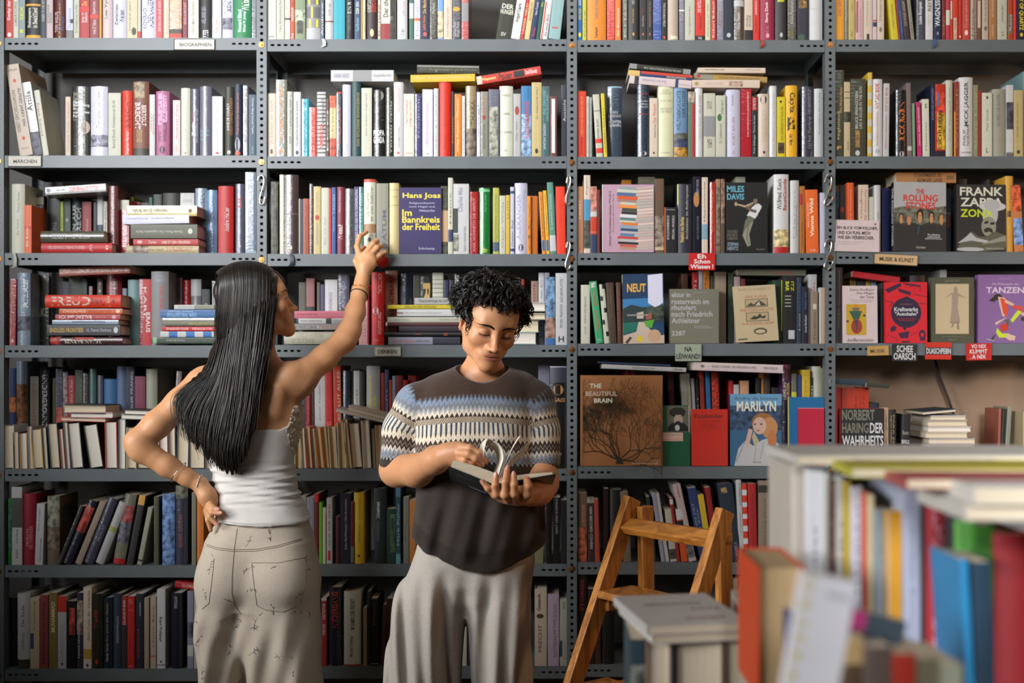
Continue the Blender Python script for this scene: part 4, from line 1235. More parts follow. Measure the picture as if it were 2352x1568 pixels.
# ---------------------------------------------------------------- books shown face on
# key x0 x1 ytop ybot colour thickness_mm y tilt(back lean deg) roll(deg) spine-side ; marks in % of the cover
FACES = []
def facing(key, x0, x1, yt, yb, col, th, y, lean, roll, glossy, marks, label, side=None, sidecol=None, sidemarks=(), pmat=None, yaw=0, cat='book', hard=True):
    k = (1 + y / D0) / SCL
    w = (x1 - x0) * k; h = (yb - yt) * k / math.cos(R_(lean)); t = th / 1000
    cov = MB(); pg = MB(); cm = mat(col, 'g' if glossy else 'm'); scm = mat(sidecol or col, 'g' if glossy else 'm')
    bt = .0022 if hard else .0007; ov = .003 if hard else .0005
    sl = side or 'L'
    # boards
    cov.box((-w / 2, 0, 0), (w / 2, bt, h), cm); cov.box((-w / 2, t - bt, 0), (w / 2, t, h), scm)
    xs = -w / 2 if sl == 'L' else w / 2 - bt
    cov.box((xs, bt, 0), (xs + bt, t - bt, h), scm)
    a, b = (-w / 2 + bt, w / 2 - ov) if sl == 'L' else (-w / 2 + ov, w / 2 - bt)
    # page block: thickness runs along y here
    pg.box((a, bt, ov), (b, t - bt, h - ov), pmat or M_PAGEF)
    put_marks(cov, marks, w, h, lambda u, v, off: (u - w / 2, -off, v))
    if sidemarks:
        if sl == 'L': put_marks(cov, sidemarks, t, h, lambda u, v, off: (-w / 2 - off, t - u, v))
        else: put_marks(cov, sidemarks, t, h, lambda u, v, off: (w / 2 + off, u, v))
    e = empty('book')
    base = W((x0 + x1) / 2, yb, y)
    e.matrix_world = Matrix.Translation(base + Vector((0, 0, .0005))) @ Matrix.Rotation(R_(yaw), 4, 'Z') @ Matrix.Rotation(R_(-lean), 4, 'X') @ Matrix.Rotation(R_(roll), 4, 'Y')
    cov.build('cover', e); pg.build('page_block', e)
    tag(e, label, cat, 'books standing face out on the shelves'); e['own'] = 1
    return e
M_PAGEF = simple('book_pages_side', 'cdbfa6', .85, 0, ((3, 900, 3), .12), (.3, .0006))
def head(col_skin, col_hair, cx, cy, s, hs=1.0):
    """generic small printed head"""
    return [f'E {col_hair} {cy - s * .7} {cy + s * 1.15} {cx - s * .62 * hs} {cx + s * .62 * hs}', f'E {col_skin} {cy - s} {cy + s * .75} {cx - s * .42} {cx + s * .42}',
            f'R {col_hair} {cy + s * .10} {cy + s * .2} {cx - s * .30} {cx - s * .08}', f'R {col_hair} {cy + s * .10} {cy + s * .2} {cx + s * .08} {cx + s * .30}', f'R a65 {cy - s * .5} {cy - s * .42} {cx - s * .14} {cx + s * .14}']
facing('B2', 917, 1014, 431, 582.5, '326', 14, -.002, 0, 0, False,
    ['h ed4 82 92 8 98 Hans Joas', 'h ccd 74.5 78 24 84 Religionstheorie', 'h ccd 69 72.5 24 84 nach Hegel und', 'h ccd 63.5 67 48 84 Nietzsche', 'h ed4 57 67 7 30 Im', 'h ed4 46.5 56.5 7 96 Bannkreis', 'h ed4 35.5 45.5 7 96 der Freiheit', 'h ccd 5 9.5 46 84 Suhrkamp'],
    'purple paperback facing out with yellow title and white subtitle, shelf under the orange book', hard=False)
# cover with a photographed stack of books
stk = []; rs = random.Random(3); v = 5
cols = ['b97', 'c65', '222', 'bbb', 'c43', '68a', 'bbb', '357', '9ab', 'd83', 'ccb', '688', 'ddd', '333', '454', 'e94', 'ccb', 'a87', 'd63', '579', 'ccb', '9aa']
for i, c in enumerate(cols):
    hh = 2.6 + rs.random() * 2.2; a = 28 + rs.random() * 10; b = 62 + rs.random() * 8
    stk += [f'P {c} {a},{v} {b},{v - 1.6} {b},{v + hh - 1.6} {a + 1},{v + hh}', f'P {rs.choice(["dcb","cba","bba"])} {b},{v - 1.4} 99,{v + .8} 99,{v + hh * .8 + .6} {b},{v + hh - 2}']
    v += hh + .45
facing('C2', 1383, 1502, 424, 579.5, 'cab', 22, .002, 0, 0, True, stk + ['u 443 10 90 13 18 Nehmen Mord Jubilaeumskatalog 1974-2014', 'u 877 30 86 20 23 Die ganze Buchhandlung', 'R ddd 0 100 0 2'],
    'pink cover showing a photographed pile of colourful books, left of the black shelf section', sidecol='ddd')
facing('C2', 1667, 1763, 419, 579.5, '222', 24, .003, 0, 0, False,
    ['h 7bc 86 95 3 44 MILES', 'h 7bc 75 84 3 44 DAVIS', 'h 887 28 32 4 28 SOUND', 'h 887 23 27 4 28 EINES', 'h 887 18 22 4 28 LEBENS', 'h 9ab 9 14 4 30 STEFAN', 'h 9ab 3 8 4 30 HENTZ', 'h 887 3 6 74 93 Reclam',
     'P 998 52,8 60,10 56,26 66,44 58,46 48,36 40,24', 'P 776 40,24 48,34 66,46 78,52 74,60 60,58 46,44', 'P ddd 58,52 70,48 84,62 86,66 78,70 62,64 50,52', 'P ddd 52,52 60,54 76,66 74,70 62,64',
     'E 876 68 80 66 76', 'P 876 62,66 68,70 52,66 50,62', 'P ba8 24,68 46,64 66,70 66,72 46,67 24,70', 'E ba8 66 72 21 27', 'E 222 76 81 66 76', 'P 765 72,56 60,58 46,64 50,66 62,62 74,60', 'Z 443 1.2 54,40 50,20 56,12'],
    'black book facing out with a trumpet player leaning back and pale blue title', sidecol='223', sidemarks=['d 358 50 90 30 70 MILES DAVIS'])
facing('D2', 1917, 2019, 505, 578, 'dcc', 8, -.006, 5, 1.5, False,
    ['h 221 69 80 5 97 EIN BLICK VOM KELLNER,', 'h 221 54 65 6 80 UND ICH FUHL MICH', 'h 221 39 50 6 89 WIE EIN VERBRECHER.', 'h a98 29 32 8 65 Das Kaffeehaus ist das Gericht', 'h a98 22 25 8 50 der Stammgast der Staat', 'E 554 86 91 89 94'],
    'cream card with bold black slogan leaning at the left of the music shelf', cat='book', hard=False)
M5 = []
for i, (cx, cy, s) in enumerate([(14, 49, 7.5), (29, 46, 7), (50, 52, 9.5), (72, 51, 8.5), (91, 49, 8.5)]):
    M5 += head('c96', ['443', 'a76', '322', '322', '653'][i], cx, cy - 2, s, 1.15)
facing('D2', 2053, 2173, 417, 577.5, 'bbb', 30, .0, 3, 1, True,
    ['Q 776 0,34 100,34 100,66 60,62 30,66 0,62', 'P 443 0,0 100,0 100,44 84,40 70,44 52,38 34,42 16,40 0,44'] + M5 +
    ['P 333 0,0 100,0 100,38 88,36 72,40 52,36 40,40 22,36 0,40', 'H d43 83 90 42 58 THE', 'H d43 72 82 18 84 ROLLING', 'H d43 61 71 22 80 STONES', 'h eee 23 25.5 64 88 The definitive', 'h eee 20 22.5 64 88 authorised', 'h eee 17 19.5 60 92 illustrated history', 'h ccb 4 7 42 60 TASCHEN', 'P 356 46,36 50,38 48,26 45,22'],
    'tall hardcover facing out with red title over five musicians in dark coats', sidecol='222', sidemarks=['d ddd 8 92 25 75 THE ROLLING STONES'])
facing('D2', 2197, 2311, 423, 577.5, '333', 26, .0, 2, .6, False,
    ['h ddc 83 96 7 94 FRANK', 'h ddc 67 80 8 94 ZAPPA', 'H cd2 51 63 8 75 ZONX', 'E bbb 38 74 52 84', 'E ccc 60 74 46 100', 'E bbb 60 78 56 88', 'E 998 22 52 50 80', 'P 222 56,44 64,46 64,42 56,41', 'P 222 68,43 77,44 76,40 68,40', 'P 332 54,32 62,36 72,34 74,26 66,30 58,28', 'P 665 0,0 60,0 100,6 100,24 78,30 60,22 46,22 30,30 8,14', 'P bbb 2,12 30,16 64,12 64,16 40,20 28,28 20,22', 'P 998 50,10 100,16 98,24 60,14', 'E bbb 0 6 0 56', 'h ccb 3 5.5 58 96 ZWEITAUSENDEINS'],
    'dark grey book facing out with white name, lime green word and a moustached man', sidecol='222')
facing('C3', 1432, 1526, 629, 789, '357', 24, -.004, 0, -1.0, True,
    ['P 246 0,64 100,64 100,100 0,100', 'P 48b 0,40 100,40 100,66 0,64', 'H eb4 74 86 11 57 NEUT', 'P 344 0,50 20,56 50,52 100,56 100,30 0,30', 'Q 454 50,52 100,56 100,36 60,30', 'P cba 34,44 50,46 50,36 34,36', 'P a65 56,42 70,44 70,36 56,34', 'R 999 40 42 10 60', 'P 276 0,30 38,31 32,18 0,14', 'P cba 38,31 50,31 80,10 100,12 100,0 0,0 0,12 32,17', 'P 6a4 50,32 76,34 70,22 56,24', 'E dc2 2 11 33 47', 'P 543 4,2 16,10 22,9 10,0', 'P dde 62,98 98,100 98,58 88,54 78,52 62,58', 'E ca8 2 20 60 92'],
    'glossy blue book facing out with orange title over a villa and pool', side='R', sidecol='cca', sidemarks=['d 554 70 84 30 70 ARCHIV', 'd 443 4 16 20 80 NR'])
facing('C3', 1538, 1651, 664, 788.5, '887', 30, .006, 0, 0, True,
    ['h bbb 85 94 4 42 ektur in', 'h bbb 72 82 4 80 rosterreich im', 'h bbb 61 71 4 54 rhundert', 'h bbb 49 59 4 87 nach Friedrich', 'h bbb 37 47 4 62 Achleitner', 'h bbb 14 23 4 32 2287', 'h ccc 93 94.5 50 80 Herausgegeben von', 'h ccc 31 33 50 80 Architekturzentrum', 'h ccc 28 30 50 88 Bestandsaufnahme'],
    'square shrink-wrapped grey book facing out with pale sans-serif lettering', side='R', sidecol='a98')
facing('C3', 1692, 1789, 655, 784, 'cb9', 16, -.003, 4, -3.2, False,
    ['h a98 91 96 12 88 ERNST H. GOMBRICH', 'h b75 78 82 28 78 EINE KURZE', 'R 554 61 76 26 80', 'R ba8 62 75 27.5 78.5', 'P 554 28,63 40,70 46,66 60,74 78,63', 'P cb9 50,64 60,72 62,64', 'h b75 54 59 12 92 WELTGESCHICHTE', 'R 554 36 52 26 80', 'R ba8 37 51 27.5 78.5', 'P 443 34,40 46,46 52,44 60,50 64,44 74,46 70,40 60,42 50,39', 'h b75 29 34 16 92 FUR JUNGE LESER', 'E 554 12 24 42 74', 'E cb9 14 21 46 70', 'R 443 4 6 4 26'],
    'cream paperback facing out with two small engravings, tilted against darker books', hard=False)
facing('D3', 1936, 2016, 656, 788, 'dcc', 14, -.002, 2, 0, False,
    ['h 332 90 95 22 94 Dane Rudhyar:', 'h 332 84 89 42 90 Die Magie', 'h 332 78 83 50 90 der Tone', 'R ca3 14 68 10 68', 'P 465 18,56 56,56 46,40 40,22 36,22 30,42', 'P 876 26,62 50,62 46,56 30,56', 'E a43 16 42 24 56', 'P 355 34,40 44,40 40,18', 'E d83 62 68 34 44', 'E 443 36 40 10 18', 'E 354 46 50 58 66', 'h 443 2.5 8 12 90 dtv/Barenreiter', 'h 776 74 75.5 24 90 Musik als Sprache', 'h 776 71 72.5 28 90 nach Rudhyar'],
    'cream paperback facing out with a yellow abstract painting above the MUSIK tag', hard=False)
facing('D3', 2033, 2130, 648, 788, 'd23', 16, -.003, 1, 0, False,
    ['P 424 0,88 36,99 40,94 8,82', 'P 424 30,90 62,84 60,78 34,84', 'P 424 44,99 84,95 86,92 50,95', 'Z 424 1.5 0,70 20,66 10,60', 'Z 424 1.5 70,80 100,76', 'Z 424 1.5 80,66 100,64', 'Z 424 1.2 60,92 70,96 84,92 82,84', 'P 424 12,24 20,29 28,26 24,20 14,18', 'P 424 30,16 58,20 54,8 38,8', 'E 424 6 22 80 96', 'P 424 82,4 96,4 94,14 84,14', 'E d23 10 17 84 92', 'Z 424 1 4,14 26,8 30,2', 'Z 424 1 60,12 76,18', 'E 324 25 75 14 86', 'P 324 42,74 52,77 60,74', 'P 324 42,26 46,20 52,26', 'H ddd 52 59 22 78 Kraftwerks', 'H ddd 45 51 24 78 "Autobahn"', 'h c88 63 65 36 64 Die Geschichte von', 'R a23 39.5 40.5 28 72', 'R a23 36.5 37.5 32 68', 'R 324 1 3.5 40 58'],
    'red and dark purple book facing out with a round title badge', hard=False)
facing('D3', 2139, 2237, 637, 788, '665', 28, .0, 0, 0, True,
    ['R cb9 14 90 10 88', 'E a98 75 86 52 62', 'P a98 48,76 64,76 62,54 68,32 44,32 48,54', 'P a98 32,68 48,74 60,72 82,68 72,72 58,78 46,76', 'P 987 44,32 66,32 66,30 44,30', 'P 987 50,30 54,30 50,24 46,24', 'P 987 60,30 64,30 66,20 60,22', 'h 998 92.5 96 32 68 JEANNE DARC', 'h 998 9 11 26 76 Jacques Bernhard', 'h 998 4 6 40 60 BIBLIO'],
    'shrink-wrapped dark taupe book facing out with a sepia standing figure')
facing('D3', 2247, 2366, 631, 788, '97a', 30, -.002, 0, 0, True,
    ['h dcd 84 88 27 78 Die Philosophie des', 'h dcd 73 82 15 98 TANZENS', 'R bab 94 94.5 40 66', 'E 332 63 72 30 46', 'P 332 36,72 20,62 30,60 40,66', 'P dba 38,68 52,66 56,50 50,38 46,40 40,58', 'P d53 42,66 52,64 58,50 54,38 48,44', 'P dba 50,60 66,54 70,57 52,64', 'P d53 64,55 84,54 86,46 78,48 66,52', 'P cd3 66,30 84,46 76,48 62,34', 'P dba 80,44 100,46 100,34 86,40', 'P dba 50,36 56,38 34,26 32,30', 'P c43 40,26 56,30 58,20 46,16', 'P 665 50,34 60,34 58,24', 'P cd3 36,22 46,14 60,14 58,8 40,8 34,16', 'P dba 56,14 72,10 70,4 60,4 52,8', 'P 443 34,14 28,4 24,2 26,8', 'P 443 28,2 34,2 32,4', 'Z ccc 1 16,6 32,3', 'E 443 32 39 82 92', 'P cd3 90,36 100,30 98,18 94,22', 'P dba 94,20 98,14 100,20'],
    'lilac book facing out with drawn dancers in orange and lime')
# the square brown book with a drawn nerve tree
tree = []; rt = random.Random(8)
def branch(x, y, a, w_, ln, dep):
    pts = [(x, y)]
    n = 4
    for i in range(n):
        a += rt.uniform(-.28, .28); x += math.cos(a) * ln / n; y += math.sin(a) * ln / n
        x = min(98, max(3, x)); y = min(97, y); pts.append((x, y))
    tree.append(f'Z 332 {w_:.2f} ' + ' '.join(f'{p[0]:.1f},{p[1]:.1f}' for p in pts))
    if dep == 0 or y > 96: return
    for s in ((-1, 1) if dep > 1 or rt.random() < .8 else (rt.choice((-1, 1)),)):
        branch(x, y, (a + s * rt.uniform(.25, .75)) * .82 + .18 * math.pi / 2, max(.30, w_ * .72), ln * rt.uniform(.74, .92), dep - 1)
for a in (2.75, 2.3, 1.9, 1.3, .9, .45): branch(46, 6, a, 1.5, 17, 7)
for a in (2.9, .3): branch(46, 7, a, 1.0, 24, 7)
facing('C4', 1333, 1522, 862, 1070, 'a87448', 22, .0, 0, 0, False, tree + ['P 332 42,3 52,3 49,10 44,10', 'h ddc 86 91 11 25 THE', 'h cba 77.5 82.5 6 44 BEAUTIFUL', 'h ddc 70 75 16 38 BRAIN', 'h dcb 2.5 5 62 93 Santiago Ramon y Cajal', 'h ba8 6 8 78 96 The Drawings of'],
    'large square brown book facing out with a black branching nerve drawing')
facing('C4', 1523, 1585, 931, 1070, '164', 14, .012, 1, 0, False,
    ['R 776 56 99 15 95', 'E 221 80 97 24 84', 'E ba9 66 86 40 74', 'P 222 16,57 94,57 94,64 74,72 56,66 36,72 18,64', 'E 222 62 74 42 70', 'E 332 84 97 28 82', 'E ccc 58 68 44 62', 'R dba 41 55 0 74', 'h 665 50 53 2 66 Castiglione', 'h b65 43 45 2 70 der Renaissance', 'R dba 56 100 95 98'],
    'green paperback facing out with an old portrait of a bearded man, beside an orange book')
facing('C4', 1589, 1672, 940, 1070, 'd4300f', 10, -.002, 2, 0, False,
    ['h 721 84 92 8 88 Fassbinder', 'h 822 78 81 18 80 Tausende von Spiegeln', 'h 822 72 75 32 66 Ein Porträt', 'R 911 76.6 77 4 94', 'R 911 70.6 71 4 94', 'h 822 66 69 22 76 edition suhrkamp', 'R 911 64 64.4 4 94', 'h 822 61 63 44 54 SV'],
    'orange-red paperback facing out with dark serif title and thin rules', hard=False)
facing('C4', 1677, 1796, 905, 1070, '46779c', 26, .0, 1, 0, True,
    ['Q 357 0,50 100,50 100,84 0,84', 'R 7ac 84 100 0 100', 'h 345 92 96 8 92 Andre de Dienes', 'H eed 76 90 13 89 MARILYN', 'E a74 46 74 42 86', 'E c96 38 68 60 92', 'E dba 44 68 44 70', 'E 322 57 59 46 51', 'E 322 57 59 58 63', 'P b33 50,50 58,50 54,48', 'P ccc 8,0 96,0 94,30 80,40 62,36 44,28 30,36 16,24', 'P dba 34,22 44,50 36,52 30,34', 'P cb9 48,26 56,34 46,48 42,40', 'Z 689 1.2 30,36 12,6', 'Z 689 1.2 84,36 92,6', 'Z 99a 1 50,26 46,4', 'Z 99a 1 66,34 58,10', 'E c85 24 50 72 90', 'h 443 4 6 44 60 TASCHEN'],
    'blue book facing out with a smiling blond woman in a white robe', sidecol='357')
facing('C4', 1810, 1893, 912, 1070, '17a', 10, .008, 1, 0, False, ['R cc5 0 100 0 3'], 'bright blue book facing out behind the pink one', hard=False)
facing('C4', 1834, 1893.5, 937, 1070, 'c14', 8, -.006, 1, 0, False, ['R e9a 99 100', 'R a12 0 2'], 'crimson pink book facing out in front of the blue one', hard=False)
facing('D4', 1931, 2031, 938, 1070, '222', 26, -.004, 0, 0, False,
    ['h 887 79 98 3 78 NORBERT', 'h 887 57 75 3 64 HARING', 'h ddd 57 75 67 98 DER', 'h ddd 34 53 3 98 WAHRHEITS', 'h ddd 12 30 3 60 KOMPLEX'],
    'black book facing out with big grey and white capitals beside the upright post', sidecol='c33')
facing('A2', 57, 100, 449, 581, '322', 12, .09, 0, 0, False, ['R aa9 84 97', 'h ddd 78 82 10 95 JAHRE', 'h b43 38 50 10 90 AUTO', 'h b43 26 34 20 90 VITA'], 'dark brown book facing out behind the orange paperback on the third shelf')
facing('A3', 69, 112, 629, 792, '332', 6, .075, 0, 0, True, ['E a75 54 92 5 55', 'E 332 80 100 0 80', 'P 332 40,40 100,40 100,90 56,84', 'h aa9 40 52 8 98 RILKE', 'h 887 5 8 8 70 Biographie'], 'glossy black book face with a shadowed portrait, left end of the fourth shelf')

# ---------------------------------------------------------------- signs, tags, hooks
M_CARD = simple('sign_paper', 'cfc8bb', .7, 0, ((30, 30, 30), .04))
def sign(x0, x1, y0, y1, col, lines, label, roll=0, y=-.006, frame=None, name='shelf_sign'):
    k = (1 + y / D0) / SCL; w = (x1 - x0) * k; h = (y1 - y0) * k; mb = MB(); mb.box((-w / 2, -.0006, -h / 2), (w / 2, .0014, h / 2), mat(col, 'm'))
    put_marks(mb, lines, w, h, lambda u, v, off: (u - w / 2, -.0006 - off, v - h / 2))
    c = W((x0 + x1) / 2, (y0 + y1) / 2, y); e = empty(name); e.matrix_world = Matrix.Translation(c) @ Matrix.Rotation(R_(roll), 4, 'Y')
    mb.build('card', e)
    if frame:
        fb = MB(); m = mat(frame, 'm')
        for a, b in (((-w / 2 - .003, -.002, -h / 2 - .002), (-w / 2, .004, h / 2 + .002)), ((-w / 2, .0016, -h / 2 - .002), (w / 2 + .001, .0036, h / 2 + .002))): fb.box(a, b, m)
        fb.build('sign_holder', e)
    tag(e, label, 'sign', 'paper signs on the shelf edges')
sign(401, 492, 91, 113, 'ddd8cc', ['h 443 28 66 13 93 BIOGRAPHIEN'], 'white BIOGRAPHIEN sign in a dark holder under the topmost left shelf', frame='554')
sign(19, 94, 358.5, 381, 'ddd8cc', ['h 443 28 72 16 88 MA~RCHEN'.replace('A~', '\u00c4')], 'white sign reading MÄRCHEN at the far left shelf edge', frame='776')
sign(860, 920, 797, 817, 'c4c2b6', ['h 332 26 70 14 86 DENKEN'], 'pale sign reading DENKEN on the shelf edge behind the two people', frame='998')
sign(2008, 2107, 585, 607, 'd8b98e', ['h 443 28 72 12 92 MUSIK & KUNST'], 'tan sign reading MUSIK & KUNST, slightly tilted', roll=3, frame='665')
sign(1992, 2041, 794, 816, 'c9a45c', ['h 655 26 66 14 84 MUSIK'], 'small mustard tag reading MUSIK', roll=-1.5)
sign(2049, 2106, 790, 829, '2b2b2b', ['H ddd 52 92 18 84 SCHEE', 'H ddd 8 48 6 94 OARSCH'], 'black postcard reading SCHEE OARSCH', roll=1, name='slogan_card')
sign(2125, 2185, 786, 825, 'd3371c', ['R 322 28 70 0 100', 'H ddd 32 66 4 98 DUASCHPEIBN'], 'red card with a dark band of cramped white letters', roll=.5, name='slogan_card')
sign(2219, 2277, 788, 827, 'c8201b', ['H ddd 70 94 20 80 VO NIX', 'H ddd 39 64 14 84 KUMMT', 'H ddd 8 33 14 78 . A NIX'], 'red card reading VO NIX KUMMT A NIX', roll=-1, name='slogan_card')
sign(1582, 1642, 581, 620, 'd0241d', ['H eee 68 94 34 66 Eh', 'H eee 38 64 20 82 Schon', 'H eee 8 34 6 94 Wissen !'], 'red card reading Eh Schon Wissen', name='slogan_card')
sign(1551, 1611, 790, 829, 'a9b3a0', ['H 333 56 86 36 64 NA', 'H 333 12 50 4 96 LE~IWAND!'.replace('E~', '\u00c9')], 'pale green card reading NA LÉIWAND', name='slogan_card')
M_CHROME = simple('bright_steel_wire', 'd8d4cc', .18, 1.0)
def hook(pxs, label, y=-.012):
    mb = MB(); pts = [W(a, b, y) for a, b in pxs]
    # smooth the polyline
    for _ in range(3):
        q = [pts[0]]
        for a, b in zip(pts[:-1], pts[1:]): q += [a * .75 + b * .25, a * .25 + b * .75]
        pts = q + [pts[-1]]
    mb.tube(pts, .0022, M_CHROME, 8); o = mb.build('s_hook', None, True); tag(o, label, 'hook', 'wire hooks on the uprights'); return o
hook([(592, 414), (594, 404), (603, 402), (607, 410), (604, 430), (596, 455), (597, 468), (603, 470), (607, 462), (608, 452)], 'steel S hook on the post between the two left bays')
hook([(1893, 418), (1897, 404), (1905, 400), (1911, 408), (1907, 430), (1893, 460), (1894, 472), (1902, 471), (1909, 462), (1912, 452)], 'upper steel S hook on the post left of the music shelf')
hook([(1894, 566), (1897, 552), (1905, 549), (1911, 556), (1907, 580), (1892, 608), (1895, 618), (1903, 620), (1910, 610), (1913, 600)], 'lower steel S hook on the post left of the music shelf')
hook([(1301, 420), (1304, 404), (1309, 402), (1311, 412), (1308, 428), (1299, 452), (1300, 468), (1307, 470), (1311, 462)], 'upper steel S hook on the middle post')
hook([(1301, 568), (1303, 556), (1308, 553), (1310, 562), (1307, 580), (1298, 605), (1300, 618), (1306, 619), (1310, 610)], 'lower steel S hook on the middle post')
def ribbon(px, y0, y1, w, col, label, y=-.0035, dx=3):
    mb = MB(); k = 1 / SCL; n = 6; m = mat(col, 'm'); vs = []
    for i in range(n + 1):
        t = i / n; p = W(px + dx * math.sin(t * 3), y0 + (y1 - y0) * t, y - .001 - .004 * math.sin(t * 2.6)); ww = w * k * (.5 + .25 * t * t + (.3 if i == n else 0))
        vs += [p + Vector((-ww, 0, 0)), p + Vector((ww, 0, .001 * i))]
    f = [(2 * i, 2 * i + 1, 2 * i + 3, 2 * i + 2) for i in range(n)]
    mb.add(vs, f, m); mb.add([(v[0], v[1] + .0006, v[2]) for v in vs], [q[::-1] for q in f], m)
    o = mb.build('ribbon_bookmark'); tag(o, label, 'bookmark', 'ribbon bookmarks over the shelf edges')
ribbon(742, 89, 109, 6, 'eee', 'white ribbon bookmark hanging over the top shelf edge')
ribbon(1749, 91, 110, 6, 'c32', 'red ribbon bookmark hanging over the top shelf edge')
ribbon(2145, 90, 110, 6, '469', 'blue ribbon bookmark hanging over the top shelf edge')
ribbon(32, 580, 616, 6, 'bba', 'pale ribbon bookmark hanging from the white book on the third shelf')
ribbon(668, 583, 612, 7, '234', 'dark ribbon bookmark hanging under the thick taupe book')
mb = MB(); c = W(879, 601, -.01); mb.tube([c + Vector((0, -.004, 0)), c + Vector((0, .006, 0))], .0195, mat('c0281c', 'g'), 24); o = mb.build('round_sticker', None); tag(o, 'round red badge on the shelf edge under her hand', 'badge')
# cable hanging on the tan wall of the right bay
mb = MB(); mb.tube([W(2148, 826, .30), W(2160, 870, .30), W(2178, 915, .30), W(2192, 958, .29)], .0045, simple('black_cable', '2e2824', .5), 8)
o = mb.build('cable', None, True); tag(o, 'dark cable hanging behind the open fifth shelf of the right bay', 'cable')

# ---------------------------------------------------------------- wooden step ladder
def wood(name, c0, c1, sc_):
    m, nt, p = new_mat(name); tc = N(nt, 'ShaderNodeTexCoord'); mp = N(nt, 'ShaderNodeMapping'); mp.inputs['Scale'].default_value = sc_
    no = N(nt, 'ShaderNodeTexNoise'); no.inputs['Scale'].default_value = 1; no.inputs['Detail'].default_value = 6; no.inputs['Distortion'].default_value = 1.2
    L(nt, tc.outputs['Object'], mp.inputs[0]); L(nt, mp.outputs[0], no.inputs['Vector'])
    cr = N(nt, 'ShaderNodeValToRGB'); e = cr.color_ramp.elements; e[0].position = .35; e[1].position = .66
    e[0].color = (*lin(hexc(c0)), 1); e[1].color = (*lin(hexc(c1)), 1); L(nt, no.outputs['Fac'], cr.inputs['Fac']); L(nt, cr.outputs['Color'], p.inputs['Base Color'])
    b = N(nt, 'ShaderNodeBump'); b.inputs['Strength'].default_value = .2; b.inputs['Distance'].default_value = .001; L(nt, no.outputs['Fac'], b.inputs['Height']); L(nt, b.outputs[0], p.inputs['Normal'])
    p.inputs['Roughness'].default_value = .42; return m
M_WOOD = wood('honey_varnished_pine', '94571f', 'c98638', (14, 14, 60)); M_WOOD2 = wood('honey_varnished_pine_tread', '85501f', 'b97a36', (30, 10, 50))
M_WOODV = wood('honey_varnished_pine_rail', '94571f', 'c98638', (50, 50, 5))
lad = empty('step_ladder', (0, 0, 0)); tag(lad, 'small honey-coloured wooden step ladder standing before the third bay', 'ladder')
T0 = Vector((.214, -.60, 0)); wv = Vector((.625, -.78, 0)); fv = Vector((-.78, -.625, 0)); WL = .335
def bar(name, a, b, hw, hd, wide, m):
    a, b = Vector(a), Vector(b); ax = (b - a) / 2; d = ax.normalized(); wdir = (wide - d * wide.dot(d)).normalized(); td = d.cross(wdir)
    mb = MB(); mb.obox(Vector((0, 0, 0)), wdir * hw, td * hd, ax, m); o = mb.build(name, lad); o.location = (a + b) / 2
    bv = o.modifiers.new('b', 'BEVEL'); bv.width = .003; bv.segments = 2; return o
for s, off in ((0, T0), (1, T0 + wv * WL)):
    top = off + Vector((0, 0, 1.045))
    bar('front_rail', top + Vector((0, 0, .01)), off + fv * .475 + Vector((0, 0, .0)), .024, .0125, fv, M_WOODV)
    r0 = top - fv * .022 - wv * (-.027 if s == 0 else .027) * 1 + Vector((0, 0, -.01))
    bar('rear_rail', r0, r0 - fv * .02 - Vector((0, 0, 1.03)), .021, .0115, fv, M_WOODV)
def on_front(z): return fv * (.475 * (1.055 - z) / 1.055)
bar('top_rung', T0 + on_front(.985) + Vector((0, 0, .985)) - wv * .005, T0 + wv * (WL + .005) + on_front(.985) + Vector((0, 0, .985)), .022, .011, fv * .8 + Vector((0, 0, -.5)), M_WOOD)
bar('brace', T0 + wv * .0 - fv * .02 + Vector((0, 0, .985)), T0 + wv * WL - fv * .02 + Vector((0, 0, .985)), .013, .009, Vector((0, 0, 1)), M_WOOD)
for z in (.815, .585, .355, .125):
    o0 = on_front(z) + Vector((0, 0, z)); dep = .475 * (1.055 - z) / 1.055
    c = T0 + wv * WL / 2 + o0; mb = MB(); hd_ = .075 if z < .8 else .062
    mb.obox(Vector((0, 0, 0)), wv * (WL / 2 - .012), fv * hd_, Vector((0, 0, .010)), M_WOOD2); t = mb.build('tread', lad); t.location = c - fv * .035
    bv = t.modifiers.new('b', 'BEVEL'); bv.width = .003; bv.segments = 2
    for s in (0, 1):
        q = T0 + wv * (WL * s + (.016 if s == 0 else -.016))
        bar('side_brace', q + on_front(z) + Vector((0, 0, z - .028)), q - fv * .02 + Vector((0, 0, z - .028)), .019, .009, Vector((0, 0, 1)), M_WOOD)
